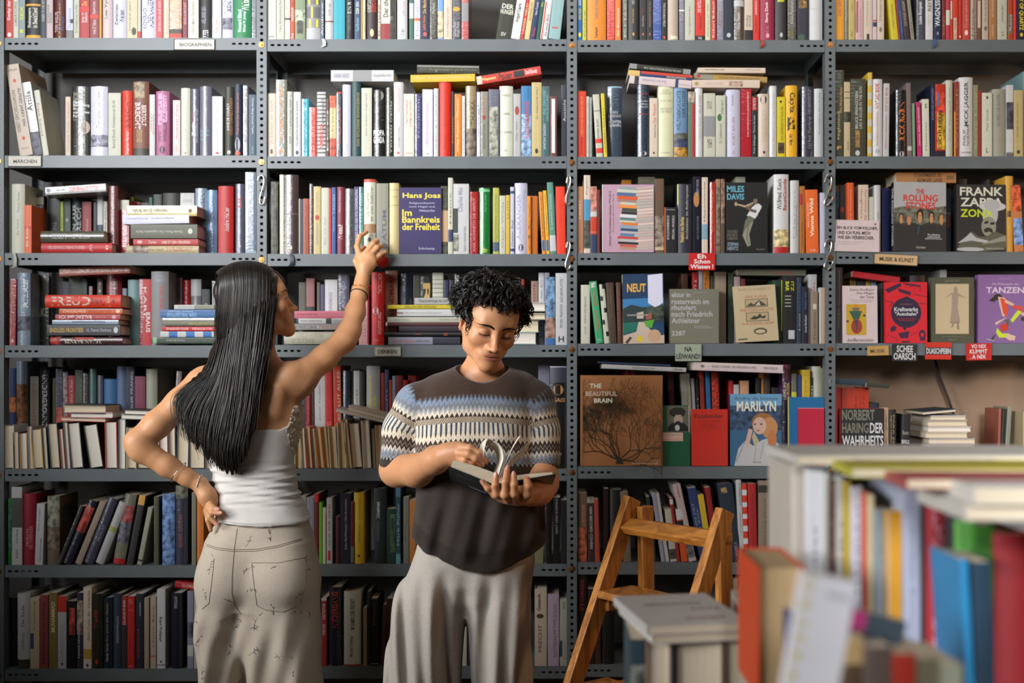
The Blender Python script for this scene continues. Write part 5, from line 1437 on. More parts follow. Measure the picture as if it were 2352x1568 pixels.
# ---------------------------------------------------------------- smooth bodies: blended volumes turned into one mesh
def rot3(R): return np.array(R.to_3x3()) if not isinstance(R, np.ndarray) else R
class Vol:
    """ordered smooth unions / subtractions of simple volumes"""
    def __init__(s, disp=None): s.ops = []; s.disp = disp; s.clip = None
    def _add(s, fn, c, rad, k, op): s.ops.append((fn, np.array(c, float), rad, k, op)); return s
    def cap(s, a, b, ra, rb=None, k=.01, op='+', flat=None):
        a = np.array(a, float); b = np.array(b, float); rb = ra if rb is None else rb; ba = b - a; L2 = float(ba @ ba) + 1e-12
        def fn(P):
            t = np.clip((P - a) @ ba / L2, 0, 1); return np.linalg.norm(P - a - t[:, None] * ba, axis=1) - (ra + (rb - ra) * t)
        return s._add(fn, (a + b) / 2, math.sqrt(L2) / 2 + max(ra, rb), k, op)
    def chain(s, pts, k=.008, op='+'):
        """pts: (x,y,z,r) list"""
        for p, q in zip(pts[:-1], pts[1:]): s.cap(p[:3], q[:3], p[3], q[3], k, op)
        return s
    def ell(s, c, r, R=None, k=.01, op='+'):
        c = np.array(c, float); r = np.array(r, float); R = np.eye(3) if R is None else rot3(R)
        def fn(P):
            q = (P - c) @ R; k0 = np.linalg.norm(q / r, axis=1); k1 = np.linalg.norm(q / (r * r), axis=1)
            return np.where(k1 > 1e-9, k0 * (k0 - 1) / np.maximum(k1, 1e-9), -r.min())
        return s._add(fn, c, r.max(), k, op)
    def loft(s, secs, k=.02, op='+', p=2.3, ztrim=None):
        """secs: rows (z, cx, cy, rx, ry); elliptical sections stacked along z"""
        A = np.array(sorted(secs)); z, cx, cy, rx, ry = A.T
        def sm(q):       # smooth interpolation
            zz = np.linspace(z[0], z[-1], 160); w = np.interp(zz, z, q)
            kk = np.ones(9) / 9; pad = np.concatenate([np.full(4, w[0]), w, np.full(4, w[-1])]); return zz, np.convolve(pad, kk, 'valid')
        T = [sm(q) for q in (cx, cy, rx, ry)]
        def fn(P):
            Z = P[:, 2]; a = [np.interp(Z, *t) for t in T]
            dx = (P[:, 0] - a[0]) / a[2]; dy = (P[:, 1] - a[1]) / a[3]
            q = (np.abs(dx) ** p + np.abs(dy) ** p) ** (1 / p)
            d = (q - 1) * np.minimum(a[2], a[3]) * .98
            lo = z[0] if ztrim is None or ztrim[0] is None else ztrim[0](P); hi = z[-1] if ztrim is None or ztrim[1] is None else ztrim[1](P)
            return np.maximum(d, np.maximum(lo - Z, Z - hi))
        c = (np.mean(cx), np.mean(cy), (z[0] + z[-1]) / 2); rad = math.hypot((z[-1] - z[0]) / 2 + .05, max(rx.max(), ry.max()) + np.ptp(cx) / 2)
        return s._add(fn, c, rad, k, op)
    def eval(s, P, c=None, R=None):
        d = np.full(len(P), 1.0)
        for fn, cc, rad, k, op in s.ops:
            if c is not None and np.linalg.norm(cc - c) - rad - R > k + .012: continue
            e = fn(P)
            if op == '+':
                h = np.clip(.5 + .5 * (d - e) / k, 0, 1); d = d * (1 - h) + e * h - k * h * (1 - h)
            else:
                e = -e; h = np.clip(.5 - .5 * (d - e) / k, 0, 1); d = d * (1 - h) + e * h + k * h * (1 - h)
        if s.disp is not None: d = d + s.disp(P)
        if s.clip is not None: d = np.maximum(d, s.clip(P))
        return d
def polygonize(vol, h, lo=None, hi=None, B=12):
    if lo is None:
        lo = np.min([c - r for _, c, r, _, op in vol.ops if op == '+'], axis=0) - .02; hi = np.max([c + r for _, c, r, _, op in vol.ops if op == '+'], axis=0) + .02
    lo = np.array(lo, float); hi = np.array(hi, float); nb = np.ceil((hi - lo) / (h * B)).astype(int)
    g = np.stack(np.meshgrid(*[np.arange(n) for n in nb], indexing='ij'), -1).reshape(-1, 3)
    C_ = lo + (g + .5) * h * B; Rb = h * B * .87
    dc = vol.eval(C_); act = g[np.abs(dc) < Rb * 2.3 + .006]
    S = B + 1; loc = np.stack(np.meshgrid(*[np.arange(S)] * 3, indexing='ij'), -1).reshape(-1, 3)
    NX, NY, NZ = (nb * B + 2); key = lambda a: (a[..., 0].astype(np.int64) * NY + a[..., 1]) * NZ + a[..., 2]
    VK, VP, FK = [], [], []
    corners = np.array([[i, j, k] for i in (0, 1) for j in (0, 1) for k in (0, 1)])
    edges = [(a, b) for a in range(8) for b in range(a + 1, 8) if np.abs(corners[a] - corners[b]).sum() == 1]
    for gb in act:
        base = gb * B; P = lo + (base + loc) * h
        v = vol.eval(P, lo + (gb + .5) * h * B, Rb).reshape(S, S, S)
        if v.min() > 0 or v.max() < 0: continue
        cs = [v[c[0]:S - 1 + c[0], c[1]:S - 1 + c[1], c[2]:S - 1 + c[2]] for c in corners]
        neg = sum((c < 0).astype(np.int8) for c in cs); ac = np.argwhere((neg > 0) & (neg < 8))
        if len(ac):
            cv = np.stack([c[ac[:, 0], ac[:, 1], ac[:, 2]] for c in cs], 1); acc = np.zeros((len(ac), 3)); cnt = np.zeros(len(ac))
            for a, b in edges:
                x = (cv[:, a] < 0) != (cv[:, b] < 0); t = cv[:, a] / np.where(np.abs(cv[:, a] - cv[:, b]) < 1e-12, 1, cv[:, a] - cv[:, b])
                p = corners[a] + t[:, None] * (corners[b] - corners[a]); acc += np.where(x[:, None], p, 0); cnt += x
            VK.append(key(ac + base)); VP.append(lo + (ac + base + acc / cnt[:, None]) * h)
        for ax in range(3):
            sl0 = [slice(0, B)] * 3; sl1 = [slice(0, B)] * 3; sl1[ax] = slice(1, B + 1)
            a = v[tuple(sl0)]; b = v[tuple(sl1)]; e = np.argwhere((a < 0) != (b < 0))
            if not len(e): continue
            inside = a[e[:, 0], e[:, 1], e[:, 2]] < 0; G = e + base
            o1, o2 = [i for i in range(3) if i != ax]; d1 = np.zeros(3, int); d1[o1] = 1; d2 = np.zeros(3, int); d2[o2] = 1
            q = np.stack([key(G - d1 - d2), key(G - d2), key(G), key(G - d1)], 1)
            if ax == 1: inside = ~inside
            q = np.where(inside[:, None], q, q[:, ::-1]); FK.append(q)
    VK = np.concatenate(VK); VP = np.concatenate(VP); FK = np.concatenate(FK)
    uk, ui = np.unique(VK, return_index=True); V = VP[ui]
    idx = np.searchsorted(uk, FK); idx = np.clip(idx, 0, len(uk) - 1); ok = (uk[idx] == FK).all(1); F = idx[ok]
    return V, F
def smooth_np(V, F, it=1, lam=.5):
    n = len(V)
    for _ in range(it):
        acc = np.zeros_like(V); cnt = np.zeros(n)
        for a, b in ((0, 1), (1, 2), (2, 3), (3, 0)):
            for i, j in ((a, b), (b, a)):
                np.add.at(acc, F[:, i], V[F[:, j]]); np.add.at(cnt, F[:, i], 1)
        V = V * (1 - lam) + lam * acc / np.maximum(cnt, 1)[:, None]
    return V
def np_mesh(name, V, F, mats, parent=None, matidx=None, attrs=None):
    me = bpy.data.meshes.new(name); n, f = len(V), len(F)
    me.vertices.add(n); me.vertices.foreach_set('co', V.astype(np.float32).ravel())
    me.loops.add(f * 4); me.loops.foreach_set('vertex_index', F.astype(np.int32).ravel())
    me.polygons.add(f); me.polygons.foreach_set('loop_start', np.arange(f, dtype=np.int32) * 4)
    try: me.polygons.foreach_set('loop_total', np.full(f, 4, np.int32))
    except Exception: pass
    me.update(calc_edges=True)
    for m in mats: me.materials.append(m)
    me.polygons.foreach_set('use_smooth', np.ones(f, bool))
    if matidx is not None: me.polygons.foreach_set('material_index', matidx.astype(np.int32))
    for an, arr in (attrs or {}).items():
        if arr.shape[1] == 4:
            a = me.color_attributes.new(an, 'FLOAT_COLOR', 'POINT'); a.data.foreach_set('color', arr.astype(np.float32).ravel())
        else:
            a = me.attributes.new(an, 'FLOAT_VECTOR', 'POINT'); a.data.foreach_set('vector', arr.astype(np.float32).ravel())
    me.validate(); me.update()
    o = bpy.data.objects.new(name, me); COL.objects.link(o)
    if parent: o.parent = parent
    return o
def vnoise(P, seed=0):
    """smooth value noise in 0..1"""
    P = np.asarray(P); i = np.floor(P).astype(np.int64); f = P - i; f = f * f * (3 - 2 * f); out = np.zeros(len(P))
    for dx in (0, 1):
        for dy in (0, 1):
            for dz in (0, 1):
                hh = ((i[:, 0] + dx) * 73856093 ^ (i[:, 1] + dy) * 19349663 ^ (i[:, 2] + dz) * 83492791 ^ seed * 2654435761) & 0xffffffff
                hh = (hh * 1103515245 + 12345) & 0x7fffffff; r = (hh >> 8 & 0xffff) / 65535
                w = (f[:, 0] if dx else 1 - f[:, 0]) * (f[:, 1] if dy else 1 - f[:, 1]) * (f[:, 2] if dz else 1 - f[:, 2]); out += w * r
    return out
def q4(px, py, y, r): p = W(px, py, y); return (p.x, p.y, p.z, r)
# ---------------------------------------------------------------- people
def skin_mat(name):
    m, nt, p = new_mat(name); a = N(nt, 'ShaderNodeVertexColor'); a.layer_name = 'tone'
    tc = N(nt, 'ShaderNodeTexCoord'); no = N(nt, 'ShaderNodeTexNoise'); no.inputs['Scale'].default_value = 45; no.inputs['Detail'].default_value = 4; L(nt, tc.outputs['Object'], no.inputs['Vector'])
    hs = N(nt, 'ShaderNodeHueSaturation'); mr = N(nt, 'ShaderNodeMapRange'); mr.inputs['To Min'].default_value = .93; mr.inputs['To Max'].default_value = 1.06
    L(nt, no.outputs['Fac'], mr.inputs['Value']); L(nt, mr.outputs[0], hs.inputs['Value']); L(nt, a.outputs['Color'], hs.inputs['Color']); L(nt, hs.outputs[0], p.inputs['Base Color'])
    p.inputs['Roughness'].default_value = .46; p.inputs['Subsurface Weight'].default_value = .12; p.inputs['Subsurface Radius'].default_value = (1, .35, .2); p.inputs['Subsurface Scale'].default_value = .008
    n2 = N(nt, 'ShaderNodeTexNoise'); n2.inputs['Scale'].default_value = 350; L(nt, tc.outputs['Object'], n2.inputs['Vector'])
    b = N(nt, 'ShaderNodeBump'); b.inputs['Strength'].default_value = .12; b.inputs['Distance'].default_value = .0006; L(nt, n2.outputs['Fac'], b.inputs['Height']); L(nt, b.outputs[0], p.inputs['Normal'])
    return m
M_SKIN = skin_mat('skin')
def hair_mat(name, c0, c1, rough=.38):
    m, nt, p = new_mat(name); tc = N(nt, 'ShaderNodeTexCoord'); no = N(nt, 'ShaderNodeTexNoise'); no.inputs['Scale'].default_value = 30; L(nt, tc.outputs['Object'], no.inputs['Vector'])
    cr = N(nt, 'ShaderNodeValToRGB'); e = cr.color_ramp.elements; e[0].color = (*lin(hexc(c0)), 1); e[1].color = (*lin(hexc(c1)), 1); e[0].position = .35; e[1].position = .7
    L(nt, no.outputs['Fac'], cr.inputs['Fac']); L(nt, cr.outputs['Color'], p.inputs['Base Color']); p.inputs['Roughness'].default_value = rough; p.inputs['Specular IOR Level'].default_value = .5
    return m
M_HAIR = hair_mat('black_hair', '14110f', '2b231d', .36); M_HAIRB = hair_mat('black_curly_hair', '12100f', '26201c', .34)
M_GOLD = simple('gold_jewellery', 'd9a95c', .22, 1.0); M_SILVER = simple('silver_jewellery', 'd8d6d2', .2, 1.0); M_BLACKB = simple('black_elastic', '15131a', .6)

def face_ops(vol, Rm, c, s, woman):
    """a head: local x to its left, -y out of the face, z up, eyes at z=0; Rm 3x3 numpy, c centre, s scale"""
    T = lambda p: c + Rm @ (np.array(p, float) * s)
    E = lambda p, r, k=.01, op='+', R=None: vol.ell(T(p), np.array(r) * s, Rm if R is None else Rm @ R, k * s, op)
    C = lambda a, b, ra, rb, k=.01, op='+': vol.cap(T(a), T(b), ra * s, rb * s, k * s, op)
    E((0, .018, .038), (.074, .093, .080), .02)
    E((0, -.022, .020), (.066, .062, .060), .03)
    E((0, -.024, -.035), (.060, .060, .062), .03)
    jw = .043 if woman else .044
    for sx in (-1, 1):
        C((sx * .058, .006, -.030), (sx * jw, -.018, -.076), .013, .011, .03)
        C((sx * jw, -.018, -.076), (sx * .012, -.072, -.104), .012, .010, .028)
        E((sx * .040, -.058, -.030), (.022, .018, .018), .024)
    E((0, -.068, -.085), (.024, .020, .022), .026); E((0, -.079, -.101), (.015, .012, .012), .018)
    C((-.036, -.068, .022), (.036, -.068, .022), .0125, .0125, .022)
    E((0, -.078, .012), (.011, .010, .016), .016)
    for sx in (-1, 1):
        E((sx * .031, -.092, -.001), (.0185, .015, .0125), .016, '-')
        E((sx * .031, -.0705, -.002), (.0160, .0140, .0125), .005)
        E((sx * .031, -.0865, .0085), (.0150, .0035, .0012), .003, '-')      # lid crease
    C((0, -.081, .004), (0, -.101, -.036), .0068, .0085, .010)
    E((0, -.106, -.0385), (.0105, .0095, .0085), .006)
    for sx in (-1, 1):
        E((sx * .0115, -.096, -.042), (.0068, .0090, .0062), .005); (None if woman else E((sx * .0052, -.1030, -.0500), (.0024, .0036, .0022), .002, '-'))
    for sx in (-1, 1): E((sx * .0110, -.084, -.041), (.0110, .0120, .0090), .006)
    E((0, -.074, -.066), (.033, .019, .020), .018)
    E((0, -.0880, -.0640), (.0205, .0060, .0040), .006); E((0, -.0868, -.0735), (.0170, .0064, .0050), .006)
    E((0, -.0970, -.0688), (.0225, .0072, .0011), .0030, '-')
    for sx in (-1, 1):
        Re = np.array(Matrix.Rotation(R_(-12), 3, 'X') @ Matrix.Rotation(R_(sx * 18), 3, 'Z'))
        E((sx * .0770, .010, -.008), (.0055, .0175, .0295), .006, '+', Re); E((sx * .0825, .006, -.006), (.0040, .0100, .0185), .003, '-', Re)
        E((sx * .0760, .004, -.032), (.0055, .0085, .0085), .006)
    return T
def tone_fn(V, Rm, c, s, base, lips, woman):
    q = ((V - c) @ Rm) / s; col = np.tile(np.array(base), (len(V), 1)).astype(float)
    def blob(p, r, cc, a):
        nonlocal col
        d = np.linalg.norm((q - np.array(p)) / np.array(r), axis=1); w = np.clip(1.25 - d, 0, 1) ** .8 * a; w = np.clip(w, 0, 1)[:, None]; col = col * (1 - w) + np.array(cc) * w
    lp = np.array(lin(hexc(lips)))
    blob((0, -.093, -.0635), (.0225, .012, .0052), lp, 1.5); blob((0, -.093, -.0742), (.0175, .012, .0060), lp, 1.5)
    blob((0, -.094, -.0688), (.0215, .014, .0013), lp * .35, 1.0)
    for sx in (-1, 1):
        blob((sx * .042, -.07, -.035), (.026, .03, .02), np.array(base) * [1.02, .84, .8], .45)
        blob((sx * .031, -.084, .002), (.017, .012, .010), np.array(base) * [.90, .76, .70], .6)
        blob((sx * .080, .008, -.01), (.012, .02, .03), np.array(base) * [1.02, .78, .72], .6)
    blob((0, -.106, -.04), (.014, .012, .012), np.array(base) * [1.0, .86, .82], .5)
    return col
def nails(vol_pts, parent, mat_): pass
from mathutils.bvhtree import BVHTree
def projector(V, F, T, Rm):
    bt_ = BVHTree.FromPolygons([Vector(v) for v in V], [tuple(f) for f in F]); dv = Vector(Rm @ np.array((0, 1., 0)))
    def pj(a, off=.0006):
        o = Vector(T((a[0], -.2, a[2]))); h = bt_.ray_cast(o, dv, .25)
        return (h[0] - dv * off) if h[0] is not None and h[3] > .05 else Vector(T(a))
    return pj
def nail(parent, tip, prev, out=(0, -1, 0), s=1.0):
    t = Vector(tip[:3]); d = (t - Vector(prev[:3])).normalized(); n = Vector(out); n = (n - d * n.dot(d)).normalized(); x = d.cross(n); r = tip[3]; mb = MB(); c = t + n * r * .72 + d * r * .25; vs = []; fs = []
    K = 14
    for ring_ in range(3):
        q = (1, .7, .0)[ring_]
        for i in range(K):
            a = 2 * math.pi * i / K; u = math.cos(a) * q; v = math.sin(a) * q; vs.append(c + x * u * r * .68 * s + d * v * r * .95 * s + n * (r * .30 * (1 - u * u) + .0004))
    for a in range(2):
        for i in range(K): fs.append((a * K + i, a * K + (i + 1) % K, (a + 1) * K + (i + 1) % K, (a + 1) * K + i))
    mb.add(vs, fs, M_NAIL); return mb.build('fingernail', parent, True)
M_NAIL = simple('fingernail', 'd9a08c', .25)
def ring(p, axis, rx, tube, m, name, parent, beads=0, ry=None, tilt=None):
    p = Vector(p); ax = Vector(axis).normalized(); u = ax.orthogonal().normalized(); v = ax.cross(u); ry = ry or rx; mb = MB(); n = 40
    pts = [p + u * math.cos(2 * math.pi * i / n) * rx + v * math.sin(2 * math.pi * i / n) * ry for i in range(n + 1)]
    if beads:
        mb.tube(pts, tube * .45, m, 6, False)
        for i in range(beads):
            a = 2 * math.pi * i / beads; c = p + u * math.cos(a) * rx + v * math.sin(a) * ry; r = tube * (1 if i % 3 else 1.4)
            mb.tube([c + ax * r * q for q in (-.95, -.6, 0, .6, .95)], [r * .3, r * .8, r, r * .8, r * .3], m, 7)
    else: mb.tube(pts, tube, m, 8, False)
    return mb.build(name, parent, True)
def strands(mb, lists, m, n=4, radf=None):
    for pts, r0, r1 in lists:
        k = len(pts); rr = [r0 + (r1 - r0) * (i / (k - 1)) ** 1.5 for i in range(k)]; rr[0] *= .6
        mb.tube(pts, rr, m, n, False)
def catmull(pts, n):
    pts = [Vector(p) for p in pts]; P = [pts[0]] + pts + [pts[-1]]; out = []; segs = len(pts) - 1
    for i in range(n):
        t = i / (n - 1) * segs; j = min(int(t), segs - 1); f = t - j; a, b, c, d = P[j:j + 4]
        out.append(.5 * ((2 * b) + (c - a) * f + (2 * a - 5 * b + 4 * c - d) * f * f + (3 * b - a - 3 * c + d) * f ** 3))
    return out

# ================================================================ the man
MAN = empty('person'); tag(MAN, 'man with black curly hair in brown patterned knit sweater reading an open book', 'person')
sR = Matrix.Rotation(R_(21), 3, 'Z') @ Matrix.Rotation(R_(7), 3, 'Y') @ Matrix.Rotation(R_(27), 3, 'X')
mR = np.array(sR); mS = .97
eye = np.array(W(1140, 765, -.655)); mC = eye - mR @ (np.array((0, -.080, 0)) * mS)
mv = Vol()
Tm = face_ops(mv, mR, mC, mS, False)
nb_ = np.array(W(1108, 862, -.535))
mv.cap(Tm((0, .050, -.040)), nb_ + [.004, .034, 0], .039, .048, .008); mv.cap(Tm((0, .034, -.070)), nb_ + [.004, .016, .0], .033, .042, .004)
for sx, pxs in ((-1, 1010), (1, 1192)): mv.cap(nb_ + [0, 0, -.005], np.array(W(pxs, 908, -.54)), .046, .040, .04)
mv.cap(np.array(W(1105, 945, -.54)), np.array(W(1105, 1180, -.55)), .07, .10, .04)
# arms: his right arm (picture left) then his left arm
ra = [q4(1005, 912, -.55, .040), q4(962, 940, -.55, .046), q4(930, 995, -.55, .046), q4(912, 1078, -.565, .045), q4(958, 1080, -.66, .042), q4(1000, 1056, -.76, .033), q4(1022, 1046, -.80, .0285)]
mv.chain(ra, .02)
la = [q4(1196, 908, -.55, .040), q4(1222, 940, -.55, .044), q4(1239, 990, -.555, .043), q4(1243, 1050, -.57, .043), q4(1244, 1108, -.60, .043), q4(1236, 1124, -.72, .038), q4(1219, 1132, -.82, .030)]
mv.chain(la, .02)
# right hand, knuckles up, fingers turning a page
def E2(vol, px, py, y, r, R=None, k=.012): vol.ell(np.array(W(px, py, y)), r, R, k)
Rh = np.array(Matrix.Rotation(R_(18), 3, 'Y'))
mv.cap(np.array(W(1024, 1044, -.80)), np.array(W(1058, 1036, -.82)), .027, .024, .014)
E2(mv, 1048, 1042, -.815, (.036, .026, .026), Rh, .014)
fingersR = [[q4(1062, 1028, -.835, .0125), q4(1080, 1029, -.85, .0098), q4(1100, 1041, -.855, .0092), q4(1113, 1055, -.845, .0076)],
            [q4(1058, 1040, -.84, .0120), q4(1076, 1042, -.862, .0096), q4(1093, 1052, -.865, .0090), q4(1107, 1066, -.852, .0075)],
            [q4(1052, 1050, -.83, .0115), q4(1068, 1056, -.850, .0092), q4(1084, 1064, -.848, .0086), q4(1097, 1073, -.835, .0072)],
            [q4(1044, 1058, -.82, .0105), q4(1057, 1066, -.835, .0082), q4(1070, 1072, -.830, .0076), q4(1081, 1077, -.82, .0066)],
            [q4(1050, 1048, -.79, .0135), q4(1078, 1046, -.79, .0110), q4(1100, 1050, -.80, .0098), q4(1116, 1058, -.815, .0082)]]
for f in fingersR: mv.chain(f, .0045)
# left hand cradling the spine from below, five digits up in front of the covers
mv.cap(np.array(W(1219, 1132, -.82)), np.array(W(1196, 1137, -.865)), .028, .025, .016)
E2(mv, 1176, 1142, -.880, (.042, .022, .019), np.array(Matrix.Rotation(R_(4), 3, 'Y')), .014)
fingersL = [[q4(1150, 1140, -.885, .0120), q4(1137, 1136, -.905, .0092), q4(1121, 1121, -.918, .0080), q4(1109, 1106, -.918, .0066)],
            [q4(1158, 1143, -.892, .0125), q4(1141, 1134, -.915, .0098), q4(1138, 1113, -.925, .0088), q4(1139, 1093, -.918, .0074)],
            [q4(1168, 1146, -.895, .0128), q4(1160, 1136, -.920, .0102), q4(1161, 1106, -.926, .0090), q4(1165, 1078, -.912, .0077)],
            [q4(1184, 1146, -.893, .0126), q4(1181, 1134, -.918, .0100), q4(1181, 1112, -.926, .0090), q4(1180, 1092, -.916, .0077)],
            [q4(1200, 1143, -.880, .0150), q4(1212, 1133, -.905, .0120), q4(1213, 1116, -.915, .0105), q4(1210, 1101, -.908, .0088)]]
for f in fingersL: mv.chain(f, .0045)
V, F = polygonize(mv, .0019); V = smooth_np(V, F, 2, .4)
base = lin(hexc('d2976d')); tone = tone_fn(V, mR, mC, mS, base, 'b97263', False)
for f in fingersR + fingersL:         # warmer finger ends
    t = np.array(f[-1][:3]); w = np.clip(1.5 - np.linalg.norm(V - t, axis=1) / .016, 0, 1)[:, None] * .5; tone = tone * (1 - w) + np.array(base) * [1.0, .72, .66] * w
o = np_mesh('body', V, F, [M_SKIN], MAN, attrs={'tone': np.c_[tone, np.ones(len(V))]})
for i_ in (1, 2, 3): nail(MAN, fingersL[i_][-1], fingersL[i_][-2], (0, -1, .25))
nail(MAN, fingersL[0][-1], fingersL[0][-2], (-.4, -1, .2))
# brows, lashes
from mathutils.bvhtree import BVHTree
pjm = projector(V, F, Tm, mR)
mb = MB()
def hair_tuft(mb, T, arc, n, ln, r, lean, rngs, s):
    for i in range(n):
        t = i / (n - 1); a = [arc[0][j] * (1 - t) ** 2 + 2 * arc[1][j] * t * (1 - t) + arc[2][j] * t * t for j in range(3)]
        a = [a[0] + rngs.uniform(-.0004, .0004), a[1], a[2] + rngs.uniform(-.0022, .0022) * math.sin(math.pi * min(1, t * .8 + .25))]
        b = [a[0] + lean[0] * ln, a[1] - .0008, a[2] + lean[2] * ln * (1 - 1.3 * t)]
        p, q = T(a), T(b); mb.tube([p, (p + q) / 2 , q], [r, r * .9, r * .3], M_HAIRB, 3, False)
rb = random.Random(2)
for sx in (-1, 1):
    hair_tuft(mb, pjm, [(sx * .012, 0, .0135), (sx * .030, 0, .0245), (sx * .052, 0, .0165)], 170, .008, .0009, (sx * .8, 0, .75), rb, mS)
mb.build('eyebrows', MAN, True)
mb = MB()
for sx in (-1, 1):
    pts = [pjm((sx * (.031 + .0150 * math.cos(a)), 0, -.0075 - .0032 * math.sin(a)), .0002) for a in np.linspace(.12, math.pi - .12, 14)]
    mb.tube(pts, .0010, M_HAIRB, 6)
    for a in np.linspace(.25, math.pi - .25, 26):
        p = pjm((sx * (.031 + .0150 * math.cos(a)), 0, -.0075 - .0032 * math.sin(a))); q = p + Vector(mR @ np.array((sx * .002 * math.cos(a), -.005, -.0045)))
        mb.tube([p, q], [.0003, .0001], M_HAIRB, 3, False)
mb.build('eyelashes', MAN, True)
# curly hair: a dark under-layer and wavy locks
hv = Vol(lambda P: (vnoise(P * 120, 3) - .5) * .006)
Eh = lambda p, r, k=.02: hv.ell(Tm(p), np.array(r) * mS, mR, k)
Eh((0, .026, .050), (.077, .092, .070), .01); Eh((0, -.030, .082), (.054, .042, .026), .01); Eh((.060, .03, .03), (.018, .050, .045)); Eh((-.060, .03, .03), (.018, .050, .045)); Eh((0, .10, .0), (.06, .03, .06))
V, F = polygonize(hv, .004); M_HAIRU = hair_mat('hair_underlayer', '0d0b0a', '181412', .9); hairo = np_mesh('hair', V, F, [M_HAIRU], MAN)
mb = MB(); rr = random.Random(11); lst = []
ctr = np.array((0, .022, .045))
for i in range(1250):
    th = rr.uniform(-math.pi, math.pi); ph = math.asin(rr.uniform(-.12, 1))
    d = np.array((math.sin(th) * math.cos(ph), -math.cos(th) * math.cos(ph), math.sin(ph)))
    front = max(0, -d[1])
    if front > .42 and ph < .60: continue
    root = np.array((0, .022, .052)) + d * np.array((.076, .092, .068)); root[2] = max(root[2], -.015)
    side = 1 if d[0] > -.1 else -1
    flow = np.array((side * (.05 + .30 * rr.random()) * (.3 + abs(d[0])), -.7 * (front + .25) + .5 * max(0, d[1]), -.40 - .5 * (1 - d[2]))); flow += np.array([rr.uniform(-.4, .4) for _ in range(3)]); flow /= np.linalg.norm(flow)
    ln = rr.uniform(.034, .062); cr = rr.uniform(.004, .009); fr = rr.uniform(.8, 1.6); p0 = rr.uniform(0, 6.28); u = np.cross(flow, d); u /= np.linalg.norm(u) + 1e-9; w_ = np.cross(flow, u)
    for k_ in range(7):
        oa = rr.uniform(0, 6.28); orr = rr.uniform(.2, 1) * .0042; jp = rr.gauss(0, .16); lk_ = ln * rr.uniform(.85, 1.1); pts = []; n_ = 15
        for j in range(n_):
            t = j / (n_ - 1); q = root + flow * lk_ * t + d * (.012 * math.sin(math.pi * min(1, t * 1.1)) + .005) + (u * math.cos(p0 + jp + fr * 6.28 * t) + w_ * math.sin(p0 + jp + fr * 6.28 * t)) * cr * (.25 + t)
            q = q + (u * math.cos(oa) + w_ * math.sin(oa)) * orr * (1 - .55 * t) + np.array((math.sin(oa), math.cos(oa), 0)) * .002 * t
            e = (q - ctr) / np.array((.079, .095, .080)); m_ = np.linalg.norm(e)
            if m_ < 1: q = ctr + (q - ctr) / m_
            if q[1] < -.055 and q[2] < .062 and abs(q[0]) < .058: q[2] = .062 + (q[2] - .062) * .12; q[1] -= .004
            pts.append(Vector(Tm(q)))
        lst.append((pts, rr.uniform(.0010, .0019), .0003))
# side locks in front of the ears and loose strands on the forehead
for (a, b, c_, d_) in [((-.070, -.030, .045), (-.074, -.040, .020), (-.068, -.040, -.008), (-.066, -.040, -.030))] * 9 + [((.068, -.038, .050), (.074, -.045, .025), (.068, -.050, .0), (.064, -.046, -.022))] * 8 + \
        [((.030, -.070, .085), (.044, -.088, .060), (.040, -.086, .038), (.046, -.080, .024)), ((.020, -.075, .085), (.026, -.094, .055), (.020, -.090, .036), (.028, -.088, .022))]:
    j = [Vector((rr.uniform(-.008, .008), rr.uniform(-.006, .004), rr.uniform(-.012, .008))) for _ in range(4)]
    pp = catmull([Vector(q) + k_ for q, k_ in zip((a, b, c_, d_), j)], 18); ph0 = rr.uniform(0, 6)
    pp = [Vector(Tm(tuple(q + Vector((math.sin(i * .9 + ph0), math.cos(i * .9 + ph0), 0)) * .0035))) for i, q in enumerate(pp)]
    lst.append((pp, .0016 if abs(a[0]) > .05 else .0005, .0003))
strands(mb, lst, M_HAIRB, 4); lk = mb.build('curls', hairo, True)

# --- sweater
yT = -.55
def secs(rows, y, p=None): 
    out = []
    for py, xl, xr, ry in rows:
        a, b = W(xl, py, y), W(xr, py, y); out.append((a.z, (a.x + b.x) / 2, y, (b.x - a.x) / 2, ry))
    return out
def knit_disp(P):
    # broad soft folds low on the sweater
    z = P[:, 2]; x = P[:, 0]; w = np.clip((1.14 - z) / .12, 0, 1)
    w = w * np.clip((z - .87) / .07, 0, 1)
    return -w * (.006 * np.sin(x * 62 + z * 9 + 2.2 * np.sin(z * 9)) + .003 * np.sin(x * 120 - z * 30)) + (vnoise(P * 22, 4) - .5) * .005
sw = Vol(knit_disp)
rowsT = [(836, 1066, 1150, .060), (842, 1044, 1172, .070), (854, 1012, 1206, .080), (872, 978, 1226, .092), (900, 960, 1234, .106), (950, 950, 1234, .122), (1040, 950, 1236, .132), (1120, 950, 1246, .142), (1190, 946, 1252, .150), (1235, 944, 1252, .152), (1252, 950, 1246, .146), (1266, 958, 1236, .136), (1300, 962, 1230, .132), (1345, 966, 1226, .128)]
cxh = W(1098, 1290, yT).x
def hem(P):
    q = np.clip(np.abs(P[:, 0] - cxh - .02) / .165, 0, 1.2); return W(0, 1316, -.69).z + .062 * q ** 2 + .012 * (P[:, 1] > -.55)
sw.loft(secs(rowsT, yT), .02, p=2.35, ztrim=(hem, None))
sl1 = [q4(1005, 906, -.55, .054), q4(962, 932, -.552, .062), q4(930, 988, -.555, .058), q4(917, 1062, -.568, .053)]
sl2 = [q4(1196, 898, -.55, .054), q4(1222, 926, -.552, .060), q4(1239, 988, -.56, .054), q4(1245, 1056, -.575, .050)]
sw.chain(sl1, .016); sw.chain(sl2, .016)
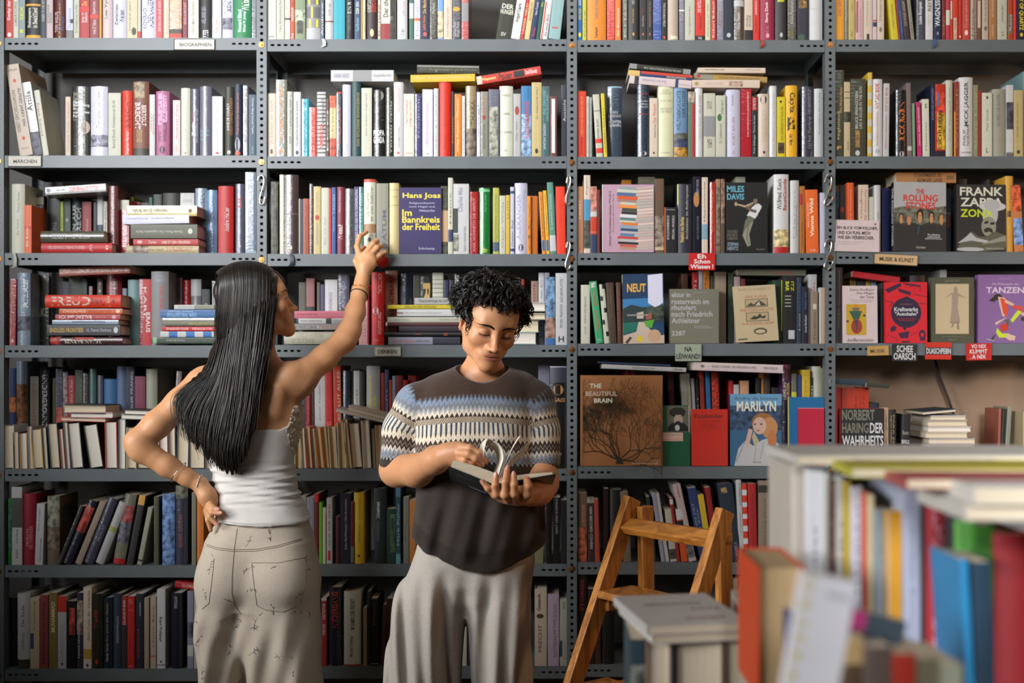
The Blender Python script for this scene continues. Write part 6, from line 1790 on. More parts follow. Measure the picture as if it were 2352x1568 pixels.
# cuff openings, neck opening
def cuff(a, b, ext, r):
    a, b = np.array(a[:3]), np.array(b[:3]); d = (b - a) / np.linalg.norm(b - a); sw.cap(b + d * ext, b + d * (ext + .08), r, r, .004, '-'); return d
d1 = cuff(sl1[-2], sl1[-1], .080, .048); d2 = cuff(sl2[-2], sl2[-1], .078, .045)
nc = np.array(W(1105, 838, -.60)); Rn = np.array(Matrix.Rotation(R_(-14), 3, 'X'))
sw.ell(nc + [0.002, .022, .004], (.073, .092, .044), np.array(Matrix.Rotation(R_(20), 3, 'X')), .006, '-')
# collar band
V, F = polygonize(sw, .0034)
# pattern coordinates
A1, A2 = [np.array(p[:3]) for p in sl1], [np.array(p[:3]) for p in sl2]
def along(V, A):
    best = np.full(len(V), 9.); s_ = np.zeros(len(V)); u_ = np.zeros(len(V)); acc = 0
    for a, b in zip(A[:-1], A[1:]):
        ba = b - a; Ln = np.linalg.norm(ba); d = ba / Ln; t = (V - a) @ d; tc_ = np.clip(t, 0 if a is not A[0] else -.1, Ln if b is not A[-1] else Ln + .1); q = V - a - tc_[:, None] * d; dist = np.linalg.norm(q, axis=1)
        e1 = np.cross(d, [0, 1, 0]); e1 /= np.linalg.norm(e1); e2 = np.cross(d, e1); th = np.arctan2(q @ e1, -(q @ e2) * -1)
        m_ = dist < best; best = np.where(m_, dist, best); s_ = np.where(m_, acc + tc_, s_); u_ = np.where(m_, th * .062, u_); acc += Ln
    return best, s_, u_
zt = W(0, 903, -.675).z
tor = np.c_[np.arctan2(V[:, 0] - cxh, -(V[:, 1] - yT)) * .150, zt - V[:, 2] + .010 * np.cos((V[:, 0] - cxh) * 12) - .010, np.zeros(len(V))]
kn = tor.copy()
for A, off, xs in ((A1, .040, lambda x: x < W(955, 0, -.6).x), (A2, .040, lambda x: x > W(1223, 0, -.6).x)):
    b_, s_, u_ = along(V, A); msk = xs(V[:, 0]); kn[msk, 0] = u_[msk]; kn[msk, 1] = s_[msk] - off
kn[:, 2] = (V[:, 2] < hem(V) + .052) & (np.abs(V[:, 0] - cxh) < .175)
def knit_mat():
    m, nt, p = new_mat('patterned_knit'); at = N(nt, 'ShaderNodeAttribute'); at.attribute_name = 'knit'; sp = N(nt, 'ShaderNodeSeparateXYZ'); L(nt, at.outputs['Vector'], sp.inputs[0]); U, Vv, Hm = sp.outputs
    def mth(op, a, b=None, c=None, clamp=False):
        n = N(nt, 'ShaderNodeMath'); n.operation = op; n.use_clamp = clamp
        for i, x in enumerate((a, b, c)):
            if x is None: continue
            if isinstance(x, (int, float)): n.inputs[i].default_value = x
            else: L(nt, x, n.inputs[i])
        return n.outputs[0]
    def tri(P, ph=0): return mth('ABSOLUTE', mth('SUBTRACT', mth('MULTIPLY', mth('FRACT', mth('ADD', mth('DIVIDE', U, P), ph)), 2), 1))
    # stitches quantise the motif
    vq = mth('MULTIPLY', mth('FLOOR', mth('DIVIDE', Vv, .0021)), .0021)
    P = .0142; t = tri(P)
    g = mth('DIVIDE', mth('ADD', vq, mth('MULTIPLY', t, .012)), .20)
    cr = N(nt, 'ShaderNodeValToRGB'); cr.color_ramp.interpolation = 'CONSTANT'; L(nt, g, cr.inputs['Fac'])
    stops = [(0, '493a31'), (.060, '66707e'), (.095, '8494aa'), (.140, '7d8086'), (.205, 'a9a9aa'), (.250, 'ddd0bb'), (.300, '41332c'), (.355, 'e0d3bd'), (.385, '4a3a31'), (.415, 'd9c9ae'), (.44, '6a7482'),
             (.585, 'e2d5c0'), (.635, '46382f'), (.690, '8a8078'), (.715, '46382f'), (.765, 'cfc8bd'), (.81, '8b8f96'), (.87, '656d79'), (.90, '9a9da2'), (.93, '2f2a28')]
    e = cr.color_ramp.elements; e[0].position = 0; e[0].color = (*lin(hexc(stops[0][1])), 1); e[1].position = stops[1][0]; e[1].color = (*lin(hexc(stops[1][1])), 1)
    for s_, c_ in stops[2:]: x = e.new(s_); x.color = (*lin(hexc(c_)), 1)
    def mix(f, a, b):
        n = N(nt, 'ShaderNodeMix'); n.data_type = 'RGBA'; L(nt, f, n.inputs[0])
        for i, x in ((6, a), (7, b)):
            if isinstance(x, str): n.inputs[i].default_value = (*lin(hexc(x)), 1)
            else: L(nt, x, n.inputs[i])
        return n.outputs[2]
    def band(a, b): return mth('MULTIPLY', mth('GREATER_THAN', vq, a), mth('LESS_THAN', vq, b))
    col = cr.outputs['Color']
    # rows of little checks
    chk = mth('GREATER_THAN', mth('FRACT', mth('DIVIDE', U, .0050)), .5)
    chk = mth('ABSOLUTE', mth('SUBTRACT', chk, mth('GREATER_THAN', mth('FRACT', mth('DIVIDE', Vv, .0084)), .5)))
    col = mix(band(.060, .0755), col, mix(chk, 'd9c9ae', '4a3a31'))
    # tall ovals: dark and blue cores between cream columns
    core = mth('GREATER_THAN', t, .50); core2 = mth('GREATER_THAN', t, .78)
    ov = mix(core, 'e0d4c0', mix(core2, '7f8c9c', '3f3733'))
    col = mix(band(.0755, .102), col, ov)
    tr_ = mth('GREATER_THAN', mth('ADD', t, mth('MULTIPLY', mth('SUBTRACT', vq, .102), -45)), .55)
    col = mix(band(.102, .114), col, mix(tr_, 'e2d5c0', '5b4c42'))
    plain = mth('LESS_THAN', Vv, .0005); col = mix(plain, col, '43332a')
    low = mth('GREATER_THAN', Vv, .186); col = mix(low, col, '3d342f')
    col = mix(Hm, col, '342b27')
    tc = N(nt, 'ShaderNodeTexCoord'); no = N(nt, 'ShaderNodeTexNoise'); no.inputs['Scale'].default_value = 420; no.inputs['Detail'].default_value = 2; L(nt, tc.outputs['Object'], no.inputs['Vector'])
    hs = N(nt, 'ShaderNodeHueSaturation'); mr = N(nt, 'ShaderNodeMapRange'); mr.inputs['From Min'].default_value = .3; mr.inputs['From Max'].default_value = .7; mr.inputs['To Min'].default_value = .72; mr.inputs['To Max'].default_value = 1.25
    L(nt, no.outputs['Fac'], mr.inputs['Value']); L(nt, mr.outputs[0], hs.inputs['Value']); L(nt, col, hs.inputs['Color']); L(nt, hs.outputs[0], p.inputs['Base Color'])
    st = mth('MULTIPLY', mth('SINE', mth('MULTIPLY', U, 2 * math.pi / .0024)), mth('SINE', mth('MULTIPLY', Vv, 2 * math.pi / .0026)))
    b = N(nt, 'ShaderNodeBump'); b.inputs['Strength'].default_value = .35; b.inputs['Distance'].default_value = .0008; L(nt, st, b.inputs['Height']); L(nt, b.outputs[0], p.inputs['Normal'])
    p.inputs['Roughness'].default_value = .95; p.inputs['Sheen Weight'].default_value = .25; p.inputs['Sheen Roughness'].default_value = .5; p.inputs['Specular IOR Level'].default_value = .15
    return m
np_mesh('sweater', V, F, [knit_mat()], MAN, attrs={'knit': kn})

def cloth_mat(name, c0, c1, scale=900, flowers=False, bump=.3):
    m, nt, p = new_mat(name); tc = N(nt, 'ShaderNodeTexCoord')
    def wv_(dirn, sc_):
        w = N(nt, 'ShaderNodeTexWave'); w.wave_type = 'BANDS'; w.bands_direction = dirn; w.inputs['Scale'].default_value = sc_; w.inputs['Distortion'].default_value = 1.5; w.inputs['Detail'].default_value = 2; L(nt, tc.outputs['Object'], w.inputs['Vector']); return w
    a, b_ = wv_('X', scale / 6), wv_('Z', scale / 6)
    no = N(nt, 'ShaderNodeTexNoise'); no.inputs['Scale'].default_value = 420; no.inputs['Detail'].default_value = 3; L(nt, tc.outputs['Object'], no.inputs['Vector'])
    cr = N(nt, 'ShaderNodeValToRGB'); e = cr.color_ramp.elements; e[0].color = (*lin(hexc(c0)), 1); e[1].color = (*lin(hexc(c1)), 1); e[0].position = .3; e[1].position = .7
    L(nt, no.outputs['Fac'], cr.inputs['Fac']); out = cr.outputs['Color']
    if flowers:
        mp = N(nt, 'ShaderNodeMapping'); mp.inputs['Scale'].default_value = (1, .35, 1); L(nt, tc.outputs['Object'], mp.inputs[0])
        vo = N(nt, 'ShaderNodeTexVoronoi'); vo.inputs['Scale'].default_value = 11.5; vo.inputs['Randomness'].default_value = .85; L(nt, mp.outputs[0], vo.inputs['Vector'])
        n2 = N(nt, 'ShaderNodeTexNoise'); n2.inputs['Scale'].default_value = 75; n2.inputs['Detail'].default_value = 2; n2.inputs['Distortion'].default_value = 2.2; L(nt, mp.outputs[0], n2.inputs['Vector'])
        lt = N(nt, 'ShaderNodeMapRange'); lt.inputs['From Min'].default_value = .17; lt.inputs['From Max'].default_value = .34; lt.inputs['To Min'].default_value = .48; lt.inputs['To Max'].default_value = .80; L(nt, vo.outputs['Distance'], lt.inputs['Value'])
        gt = N(nt, 'ShaderNodeMath'); gt.operation = 'GREATER_THAN'; L(nt, n2.outputs['Fac'], gt.inputs[0]); L(nt, lt.outputs[0], gt.inputs[1])
        mx = N(nt, 'ShaderNodeMix'); mx.data_type = 'RGBA'; L(nt, gt.outputs[0], mx.inputs[0]); L(nt, out, mx.inputs[6]); mx.inputs[7].default_value = (*lin(hexc('5f5350')), 1); out = mx.outputs[2]
    L(nt, out, p.inputs['Base Color'])
    ad = N(nt, 'ShaderNodeMath'); ad.operation = 'ADD'; L(nt, a.outputs['Fac'], ad.inputs[0]); L(nt, b_.outputs['Fac'], ad.inputs[1])
    bu = N(nt, 'ShaderNodeBump'); bu.inputs['Strength'].default_value = bump; bu.inputs['Distance'].default_value = .0006; L(nt, ad.outputs[0], bu.inputs['Height']); L(nt, bu.outputs[0], p.inputs['Normal'])
    p.inputs['Roughness'].default_value = .9; p.inputs['Sheen Weight'].default_value = .15; p.inputs['Specular IOR Level'].default_value = .2
    return m
# --- wide pleated trousers
def folds_m(P):
    x, y, z = P.T; w = np.clip((W(0, 1290, -.6).z - z) / .10, 0, 1)
    g = np.sin(x * 118 + 1.4 * np.sin(z * 6 + x * 9)) * .006 + np.sin(x * 61 - z * 5) * .006 + np.abs(np.sin(x * 40 + .6 + z * 2.0)) * .004
    return -w * g + (vnoise(P * np.array((20, 20, 7)), 8) - .5) * .006 * w
tr = Vol(folds_m)
zf = .03
tr.loft(secs([(1240, 968, 1220, .112), (1290, 955, 1222, .118), (1330, 945, 1212, .118), (1370, 960, 1190, .100), (1400, 1000, 1150, .07)], yT), .03, p=2.4)
def leg(rows, y=yT, p=2.3):
    s_ = secs(rows, y); last = s_[-1]; s_ = s_ + [(.06, last[1], y, last[3] * .92, last[4] * .95)]; tr.loft(s_, .028, p=p)
leg([(1255, 968, 1080, .095), (1290, 953, 1080, .108), (1340, 926, 1078, .122), (1390, 906, 1074, .128), (1440, 900, 1066, .127), (1500, 895, 1058, .125), (1568, 892, 1050, .122)]); leg([(1255, 1068, 1216, .095), (1290, 1070, 1224, .106), (1340, 1072, 1228, .118), (1390, 1076, 1229, .124), (1440, 1084, 1229, .122), (1500, 1088, 1224, .120), (1568, 1092, 1218, .118)])
V, F = polygonize(tr, .0045); V = smooth_np(V, F, 1, .4)
np_mesh('trousers', V, F, [cloth_mat('grey_linen', 'b0a89f', 'c6beb4', 700)], MAN)
M_SHOE = simple('dark_leather', '2a211c', .4)
def shoes(cx1, cx2, y, d, parent):
    for cx in (cx1, cx2):
        v = Vol(); v.cap((cx, y + .04, .05), (cx, y + d * .15, .045), .045, .038, .02); v.cap((cx, y + .09, .05), (cx, y + .09, .13), .045, .05, .02); v.clip = lambda P: .002 - P[:, 2]
        a, b = polygonize(v, .006); np_mesh('shoe', a, b, [M_SHOE], parent)
shoes(W(975, 0, yT).x, W(1160, 0, yT).x, -.60, -.8, MAN)

# --- the open book he reads
OB = empty('open_book'); tag(OB, 'open hardcover book with dark jacket held in the man\'s hands', 'book')
M_JACK = simple('dark_book_jacket', '1b2a2f', .3, 0, ((40, 40, 40), .3)); M_PAGEO = simple('open_pages', 'cfc2a8', .85, 0, ((5, 5, 900), .10), (.3, .0005)); M_SHEET = simple('thin_paper', 'ddd5c4', .8)
HL, HG, HR = W(1029, 1072, -.885), W(1134, 1114, -.885), W(1277, 1090, -.87)
tail = Vector((-.012, .185, -.052))
def slab(name, a, b, up, th0, th1, m, inset=0, dn=0, n=8, curve=0, tl=1.0):
    """block between edge a-b at the head, running to the tail; up = page side"""
    mb = MB(); tv = tail * tl; vs = []
    for i in range(n + 1):
        t = i / n; p = a.lerp(b, t); th = th0 + (th1 - th0) * t + curve * math.sin(math.pi * t)
        for q in (p + up * dn, p + up * (dn + th), p + up * (dn + th) + tv, p + up * dn + tv): vs.append(q)
    fs = []
    for i in range(n):
        for k_ in range(4): fs.append((4 * i + k_, 4 * i + (k_ + 1) % 4, 4 * i + 4 + (k_ + 1) % 4, 4 * i + 4 + k_))
    fs += [(3, 2, 1, 0), (4 * n, 4 * n + 1, 4 * n + 2, 4 * n + 3)]; mb.add(vs, fs, m); return mb
def upv(a, b): 
    u = (b - a).cross(tail).normalized(); return u if u.z > 0 else -u
uL, uR = upv(HL, HG), upv(HG, HR)
cv = slab('c', HL, HG, uL, .0025, .0025, M_JACK); c2 = slab('c', HG, HR, uR, .0025, .0025, M_JACK); cv.add(c2.v, c2.f, M_JACK)
# jacket print on the underside of the left board
ex = (HG - HL); 
def under(u, v, off): q = HL + ex * u + tail * (1 - v) * 1.0; q = q - uL * (off + .0002); return (q.x, q.y, q.z)
put_marks(cv, ['R 2f3f43 62 88 14 62', 'R 3f2a28 40 50 20 70', 'R aab 14 22 44 84'], 1, 1, under)
cv.build('cover', OB)
bl = slab('b', HL.lerp(HG, .05) + tail * .02, HG, uL, .018, .026, M_PAGEO, dn=.0027, curve=.003, tl=.94); b2 = slab('b', HG, HR.lerp(HG, .05), uR, .012, .005, M_PAGEO, dn=.0027, curve=.003, tl=.94); bl.add(b2.v, b2.f, M_PAGEO); bl.build('page_block', OB)
def sheet(pts, name='page', w=1.0, flare=Vector((0, 0, 0))):
    c = catmull(pts, 22); tv = tail * .86 * w + flare; mb = MB(); vs = []
    for i, p in enumerate(c): t = i / 21; vs += [p, p + tv * .5 + Vector((0, 0, .004 * t)), p + tv]
    fs = []
    for i in range(21): fs += [(3 * i, 3 * i + 1, 3 * i + 4, 3 * i + 3), (3 * i + 1, 3 * i + 2, 3 * i + 5, 3 * i + 4)]
    mb.add(vs, fs, M_SHEET); o = mb.build(name, OB, True); s_ = o.modifiers.new('s', 'SOLIDIFY'); s_.thickness = .0004; return o
yb = -.882
sheet([W(1143, 1100, yb), W(1150, 1075, yb), W(1157, 1052, yb), W(1152, 1028, yb), W(1138, 1014, yb), W(1120, 1008, yb), W(1113, 1030, yb + .01), W(1109, 1052, yb + .02)], flare=Vector((-.01, -.075, .03)))
sheet([W(1146, 1102, yb), W(1153, 1078, yb), W(1160, 1055, yb), W(1157, 1034, yb), W(1146, 1019, yb), W(1136, 1014, yb)], flare=Vector((-.01, -.09, .03)))
sheet([W(1150, 1104, yb), W(1158, 1072, yb), W(1170, 1044, yb), W(1184, 1018, yb), W(1196, 1000, yb)], flare=Vector((.0, -.13, .03)))
sheet([W(1152, 1104, yb), W(1164, 1070, yb), W(1176, 1052, yb), W(1196, 1034, yb), W(1217, 1012, yb)], flare=Vector((.005, -.10, .02)))
# ================================================================ the woman
WOM = empty('person'); tag(WOM, 'woman with long straight black hair and white strapless top reaching up for a book', 'person')
wR = np.array(Matrix.Rotation(R_(112), 3, 'Z') @ Matrix.Rotation(R_(-11), 3, 'X')); wS = .965
noseT = np.array(W(683.5, 707, -.300)); wC = noseT - wR @ (np.array((0, -.1145, -.0385)) * wS)
wv_ = Vol()
Tw = face_ops(wv_, wR, wC, wS, True)
yW = -.33
nbw = np.array(W(590, 838, -.315))
wv_.cap(Tw((0, .028, -.05)), nbw, .048, .050, .02); wv_.cap(Tw((0, .0, -.075)), nbw + [0, .01, 0], .036, .045, .02)
wv_.cap(nbw + [0, 0, -.01], np.array(W(470, 872, yW)), .042, .042, .04); wv_.cap(nbw + [0, 0, -.01], np.array(W(655, 868, yW - .02)), .042, .044, .04)
rw = [(868, 470, 668, .070), (900, 458, 692, .086), (950, 458, 690, .094), (985, 466, 683, .091), (1010, 474, 674, .084), (1060, 494, 662, .080), (1110, 504, 668, .082), (1160, 506, 686, .088), (1230, 496, 704, .098)]
wv_.loft(secs(rw, yW), .03, p=2.5)
# shoulder blades and spine furrow
wv_.cap(np.array(W(640, 890, -.40)), np.array(W(628, 945, -.405)), .020, .014, .03); wv_.cap(np.array(W(505, 895, -.40)), np.array(W(515, 945, -.405)), .020, .014, .03)
wv_.cap(np.array(W(574, 880, -.452)), np.array(W(576, 985, -.450)), .010, .010, .03, '-')
raw = [q4(662, 880, -.350, .047), q4(700, 858, -.325, .0405), q4(745, 822, -.275, .036), q4(790, 781, -.215, .0335), q4(803, 760, -.190, .0315), q4(816, 716, -.145, .0285), q4(826, 672, -.108, .0225), q4(831, 648, -.092, .0205)]
wv_.chain(raw, .02); wv_.cap(np.array(W(668, 862, -.365)), np.array(W(690, 880, -.345)), .034, .038, .03)
law = [q4(455, 888, -.340, .044), q4(415, 925, -.370, .0410), q4(360, 975, -.400, .0385), q4(317, 1015, -.420, .0360), q4(325, 1032, -.420, .0350), q4(385, 1070, -.412, .0300), q4(430, 1096, -.405, .0235), q4(460, 1112, -.400, .0205)]
wv_.chain(law, .016)
# raised hand: back of the hand to the room, index stretched up the spine, the others curled
wv_.cap(np.array(W(831, 648, -.092)), np.array(W(838, 612, -.080)), .0205, .024, .014)
Rr = np.array(Matrix.Rotation(R_(12), 3, 'Y')); wv_.ell(np.array(W(842, 602, -.078)), (.032, .0165, .036), Rr, .012)
fW = [[q4(827, 592, -.078, .0110), q4(820, 566, -.062, .0088), q4(826, 543, -.046, .0082), q4(842, 533, -.022, .0066)],
      [q4(840, 582, -.078, .0108), q4(857, 560, -.066, .0088), q4(866, 553, -.046, .0080), q4(858, 560, -.022, .0066)],
      [q4(849, 588, -.078, .0104), q4(866, 569, -.066, .0086), q4(874, 565, -.046, .0078), q4(866, 576, -.024, .0066)],
      [q4(856, 600, -.074, .0095), q4(872, 586, -.062, .0076), q4(884, 579, -.046, .0070), q4(880, 588, -.028, .0060)],
      [q4(828, 622, -.072, .0120), q4(818, 600, -.050, .0100), q4(824, 580, -.030, .0088), q4(836, 568, -.012, .0072)]]
for f in fW: wv_.chain(f, .004)
# hand resting on the hip
wv_.cap(np.array(W(460, 1112, -.400)), np.array(W(474, 1138, -.405)), .0205, .025, .014)
wv_.ell(np.array(W(479, 1143, -.408)), (.026, .018, .036), np.array(Matrix.Rotation(R_(-18), 3, 'Y')), .012)
fH = [[q4(484, 1160, -.425, .0100), q4(489, 1166, -.435, .0086), q4(500, 1169, -.440, .0068)],
      [q4(480, 1166, -.425, .0105), q4(487, 1177, -.440, .0090), q4(506, 1178, -.446, .0070)],
      [q4(477, 1172, -.420, .0100), q4(482, 1187, -.435, .0086), q4(496, 1202, -.438, .0070)],
      [q4(474, 1172, -.410, .0092), q4(478, 1194, -.418, .0078), q4(484, 1217, -.418, .0062)],
      [q4(478, 1132, -.390, .0110), q4(494, 1150, -.36, .0100), q4(500, 1170, -.33, .0080)]]
for f in fH: wv_.chain(f, .004)
V, F = polygonize(wv_, .0022); V = smooth_np(V, F, 1, .4)
pjw = projector(V, F, Tw, wR)
baseW = lin(hexc('d39a6e')); tone = tone_fn(V, wR, wC, wS, baseW, 'b8685c', True)
for f in fW + fH:
    t = np.array(f[-1][:3]); w = np.clip(1.5 - np.linalg.norm(V - t, axis=1) / .014, 0, 1)[:, None] * .45; tone = tone * (1 - w) + np.array(baseW) * [1.0, .74, .68] * w
np_mesh('body', V, F, [M_SKIN], WOM, attrs={'tone': np.c_[tone, np.ones(len(V))]})
nail(WOM, fH[1][-1], fH[1][-2], (.1, -1, .3)); nail(WOM, fH[0][-1], fH[0][-2], (.1, -1, .3)); nail(WOM, fH[2][-1], fH[2][-2], (.1, -1, .3))
mb = MB()
for sx in (-1, 1): hair_tuft(mb, pjw, [(sx * .012, 0, .0155), (sx * .030, 0, .0235), (sx * .052, 0, .0165)], 120, .007, .0007, (sx * .8, 0, .7), rb, wS)
mb.build('eyebrows', WOM, True)
mb = MB()
for sx in (-1, 1):
    for a in np.linspace(.2, math.pi - .2, 26):
        p = pjw((sx * (.031 + .0150 * math.cos(a)), 0, -.0035)); q = p + Vector(wR @ np.array((sx * .002 * math.cos(a), -.006, .0005)))
        mb.tube([p, q], [.0005, .0002], M_HAIR, 3, False)
mb.build('eyelashes', WOM, True)
# --- long hair
GD = [[(560, 618, -.315), (519, 690, -.33), (506, 770, -.36), (478, 850, -.405), (425, 888, -.425), (404, 925, -.435), (425, 1010, -.45)],
      [(568, 613, -.33), (526, 690, -.37), (514, 775, -.41), (492, 860, -.44), (455, 920, -.455), (438, 975, -.46), (450, 1035, -.46)],
      [(574, 612, -.34), (540, 690, -.41), (528, 780, -.44), (512, 880, -.46), (488, 970, -.468), (485, 1035, -.468), (500, 1080, -.46)],
      [(580, 612, -.345), (556, 690, -.425), (545, 790, -.455), (534, 890, -.47), (518, 980, -.475), (512, 1040, -.475), (522, 1092, -.47)],
      [(588, 613, -.35), (577, 690, -.43), (566, 790, -.46), (556, 890, -.472), (544, 980, -.477), (535, 1040, -.477), (538, 1086, -.47)],
      [(598, 613, -.35), (600, 690, -.425), (592, 780, -.455), (580, 870, -.468), (568, 960, -.475), (556, 1020, -.475), (552, 1062, -.47)],
      [(610, 614, -.345), (622, 680, -.40), (616, 760, -.43), (604, 830, -.45), (588, 900, -.465), (575, 960, -.470), (562, 1010, -.47)],
      [(620, 616, -.335), (638, 648, -.360), (618, 695, -.385), (602, 750, -.405), (600, 805, -.43), (598, 865, -.450), (586, 905, -.46), (578, 955, -.462)],
      [(630, 621, -.305), (650, 650, -.310), (630, 692, -.340), (602, 738, -.372), (599, 785, -.400), (614, 832, -.425), (610, 862, -.440), (594, 892, -.455)]]
GV = [[W(*p) for p in g] for g in GD]
def guide(u, t_n=30):
    x = u * (len(GV) - 1); i = min(int(x), len(GV) - 2); f = x - i
    return catmull([a.lerp(b, f) for a, b in zip(GV[i], GV[i + 1])], t_n)
hw = Vol(lambda P: .0016 * np.sin(P[:, 0] * 420 + 4 * np.sin(P[:, 2] * 9)))
Ew = lambda p, r, k=.02: hw.ell(Tw(p), np.array(r) * wS, wR, k)
Ew((0, .022, .040), (.082, .100, .083), .006); Ew((0, -.022, .022), (.073, .068, .066), .01); Ew((0, .062, -.01), (.068, .056, .075), .02)
hw.ell(Tw((0, -.092, -.022)), np.array((.090, .056, .098)) * wS, wR, .004, '-')
for u in np.linspace(.03, .86, 12):
    g = guide(u, 9); pts = [tuple(p + Vector((0, .032, 0))) + ((.020, .024, .026, .026, .024, .020, .015, .009, .004)[i] * (1 - .62 * max(0, (u - .5) / .36)),) for i, p in enumerate(g)]
    hw.chain(pts[3:], .012)
V, F = polygonize(hw, .004); hwo = np_mesh('hair', V, F, [M_HAIR], WOM)
mb = MB(); rw_ = random.Random(21); lst = []
for i in range(2600):
    u = rw_.random(); g = guide(u, 26); big = rw_.random() < .5
    dx = rw_.gauss(0, .004) * (1 if u < .85 else .3); dy = rw_.uniform(-.008, .014); cut = rw_.uniform(.84, 1.0) if rw_.random() < .8 else rw_.uniform(.7, .95)
    n_ = int(26 * cut); ph = rw_.uniform(0, 6); fx = rw_.gauss(0, .010) * (1 if u < .85 else .4)
    ptl = []
    for j, p in enumerate(g[:n_]):
        t = j / 25; e = min(1, t * 5) 
        ptl.append(p + Vector((0, .016 * max(0, 1 - t / .42) ** .7, 0)) + Vector((dx * e + fx * t * t + .0018 * math.sin(ph + t * 9), dy * e + .002 * math.sin(ph * 2 + t * 7), (0 if t > .05 else .0))))
    lst.append((ptl, .0021 if big else .0010, .0004))
# hair lying over the crown and combed to the temple
for i in range(1100):
    s0 = -.074 + .175 * rw_.random(); side = rw_.choice((-1, -1, -1, -1, 1)); pts = []; ext = rw_.uniform(.04, .20); jj = rw_.uniform(-.0015, .0025)
    for j in range(20):
        t = j / 19 * (1.57 + ext * 8); th = min(t, 1.57); dn = max(0, t - 1.57) / 8
        q = np.array((math.sin(th) * .086, 0, .046 + .080 * math.cos(th))); ey = (s0 - .030) * (1 - .15 * math.sin(th)) + .030 + .012 * th + dn * .25
        kx = math.sqrt(max(.05, 1 - ((ey - .030) / .108) ** 2)); q[0] *= kx * side; q[2] = .046 + (q[2] - .046) * (kx if dn == 0 else 1) - dn; q[1] = ey
        q[0] += side * (jj + .004 * min(1, dn * 20)); q[2] += jj; pts.append(Vector(Tw(q)))
    lst.append((pts, .0013, .0004))
strands(mb, lst, M_HAIR, 4); mb.build('strands', hwo, True)
# --- strapless top
zb = W(0, 1208, -.42).z; ZT_ = lambda P: np.interp(P[:, 0], [W(470, 0, -.42).x, W(640, 0, -.42).x, W(662, 0, -.42).x, W(690, 0, -.42).x], [W(0, 988, -.43).z, W(0, 987, -.43).z, W(0, 975, -.43).z, W(0, 935, -.40).z])
def wr(P):
    x, y, z = P.T; w = np.clip((W(0, 1050, -.42).z - z) / .05, 0, 1) * np.clip((z - W(0, 1175, -.42).z) / .03, 0, 1)
    return -w * ((.0022 * np.sin(z * 230 + 2.6 * np.sin(x * 13 + z * 16)) + .0010 * np.sin(z * 390 - x * 40)) * (.45 + .9 * vnoise(P * 16, 31))) + (vnoise(P * 30, 2) - .5) * .002
tp = Vol(wr)
rt_ = [(925, 457, 691, .100), (960, 459, 690, .100), (990, 464, 686, .098), (1030, 476, 677, .093), (1060, 486, 673, .090), (1110, 496, 679, .092), (1140, 499, 689, .096), (1170, 499, 703, .102), (1200, 494, 715, .110), (1216, 490, 718, .112)]
zbf = lambda P: zb + .010 * ((P[:, 0] - W(606, 0, -.42).x) / .14) ** 2
tp.loft(secs(rt_, yW), .01, p=2.5, ztrim=(zbf, ZT_)); 
V, F = polygonize(tp, .0032)
M_TOP = cloth_mat('white_ribbed_jersey', 'd9d5cf', 'e6e2dc', 1500, bump=.15)
np_mesh('strapless_top', V, F, [M_TOP], WOM)
lc = Vol(lambda P: (vnoise(P * 210, 6) - .5) * .0075 + (vnoise(P * 90, 16) - .5) * .004)
lc.loft([(z_, x_, y_, rx_ + .003, ry_ + .003) for z_, x_, y_, rx_, ry_ in secs(rt_, yW)], .01, p=2.5)
def lclip(P):
    x0 = np.interp(P[:, 2], [W(0, 1050, -.4).z, W(0, 990, -.4).z, W(0, 930, -.4).z], [W(662, 0, -.42).x, W(652, 0, -.42).x, W(668, 0, -.42).x])
    return np.maximum(np.maximum(x0 - P[:, 0], W(0, 1052, -.4).z - P[:, 2]), P[:, 2] - W(0, 932, -.4).z)
lc.clip = lambda P: np.maximum(lclip(P), P[:, 1] + .30)
V, F = polygonize(lc, .0026); np_mesh('lace_trim', V, F, [cloth_mat('cream_lace', 'c9b99f', 'e0d4c0', 1500)], WOM)
sm_ = MB(); 
for dz in (0, .006):
    pts = []
    for i in range(40):
        a = i / 39 * math.pi; x = W(606, 0, yW).x - math.cos(a) * .1445; y = yW - (math.sin(a) ** .8) * .1145; pts.append(Vector((x, y - .001, zb + .006 + dz + .010 * math.cos(a) ** 2)))
    sm_.tube(pts, .0007, M_TOP, 4, False)
sm_.build('hem_stitching', WOM, True)
# --- printed trousers
def folds_w(P):
    x, y, z = P.T; w = np.clip((W(0, 1380, -.42).z - z) / .12, 0, 1)
    return -w * (.007 * np.sin(x * 48 + z * 8 + 1.0) + .004 * np.sin(x * 95 - z * 22)) + (vnoise(P * 18, 12) - .5) * .006
tr = Vol(folds_w)
def butt(pts_, r, k=.05):
    for c_ in pts_: tr.ell(np.array(c_), r, None, k)
tr.loft(secs([(1170, 508, 694, .088), (1196, 500, 706, .100), (1225, 482, 716, .108), (1260, 473, 722, .118), (1300, 468, 724, .124), (1340, 470, 722, .118), (1380, 490, 708, .10)], yW), .03, p=2.5)
butt([W(520, 1335, -.40), W(650, 1335, -.41)], (.075, .065, .085))
leg([(1250, 490, 600, .09), (1300, 467, 590, .112), (1340, 462, 580, .118), (1400, 461, 572, .122), (1484, 462, 572, .118), (1568, 460, 580, .115)], yW)
leg([(1250, 600, 706, .09), (1300, 560, 727, .115), (1340, 556, 730, .122), (1400, 553, 734, .126), (1484, 560, 739, .124), (1568, 574, 742, .120)], yW)
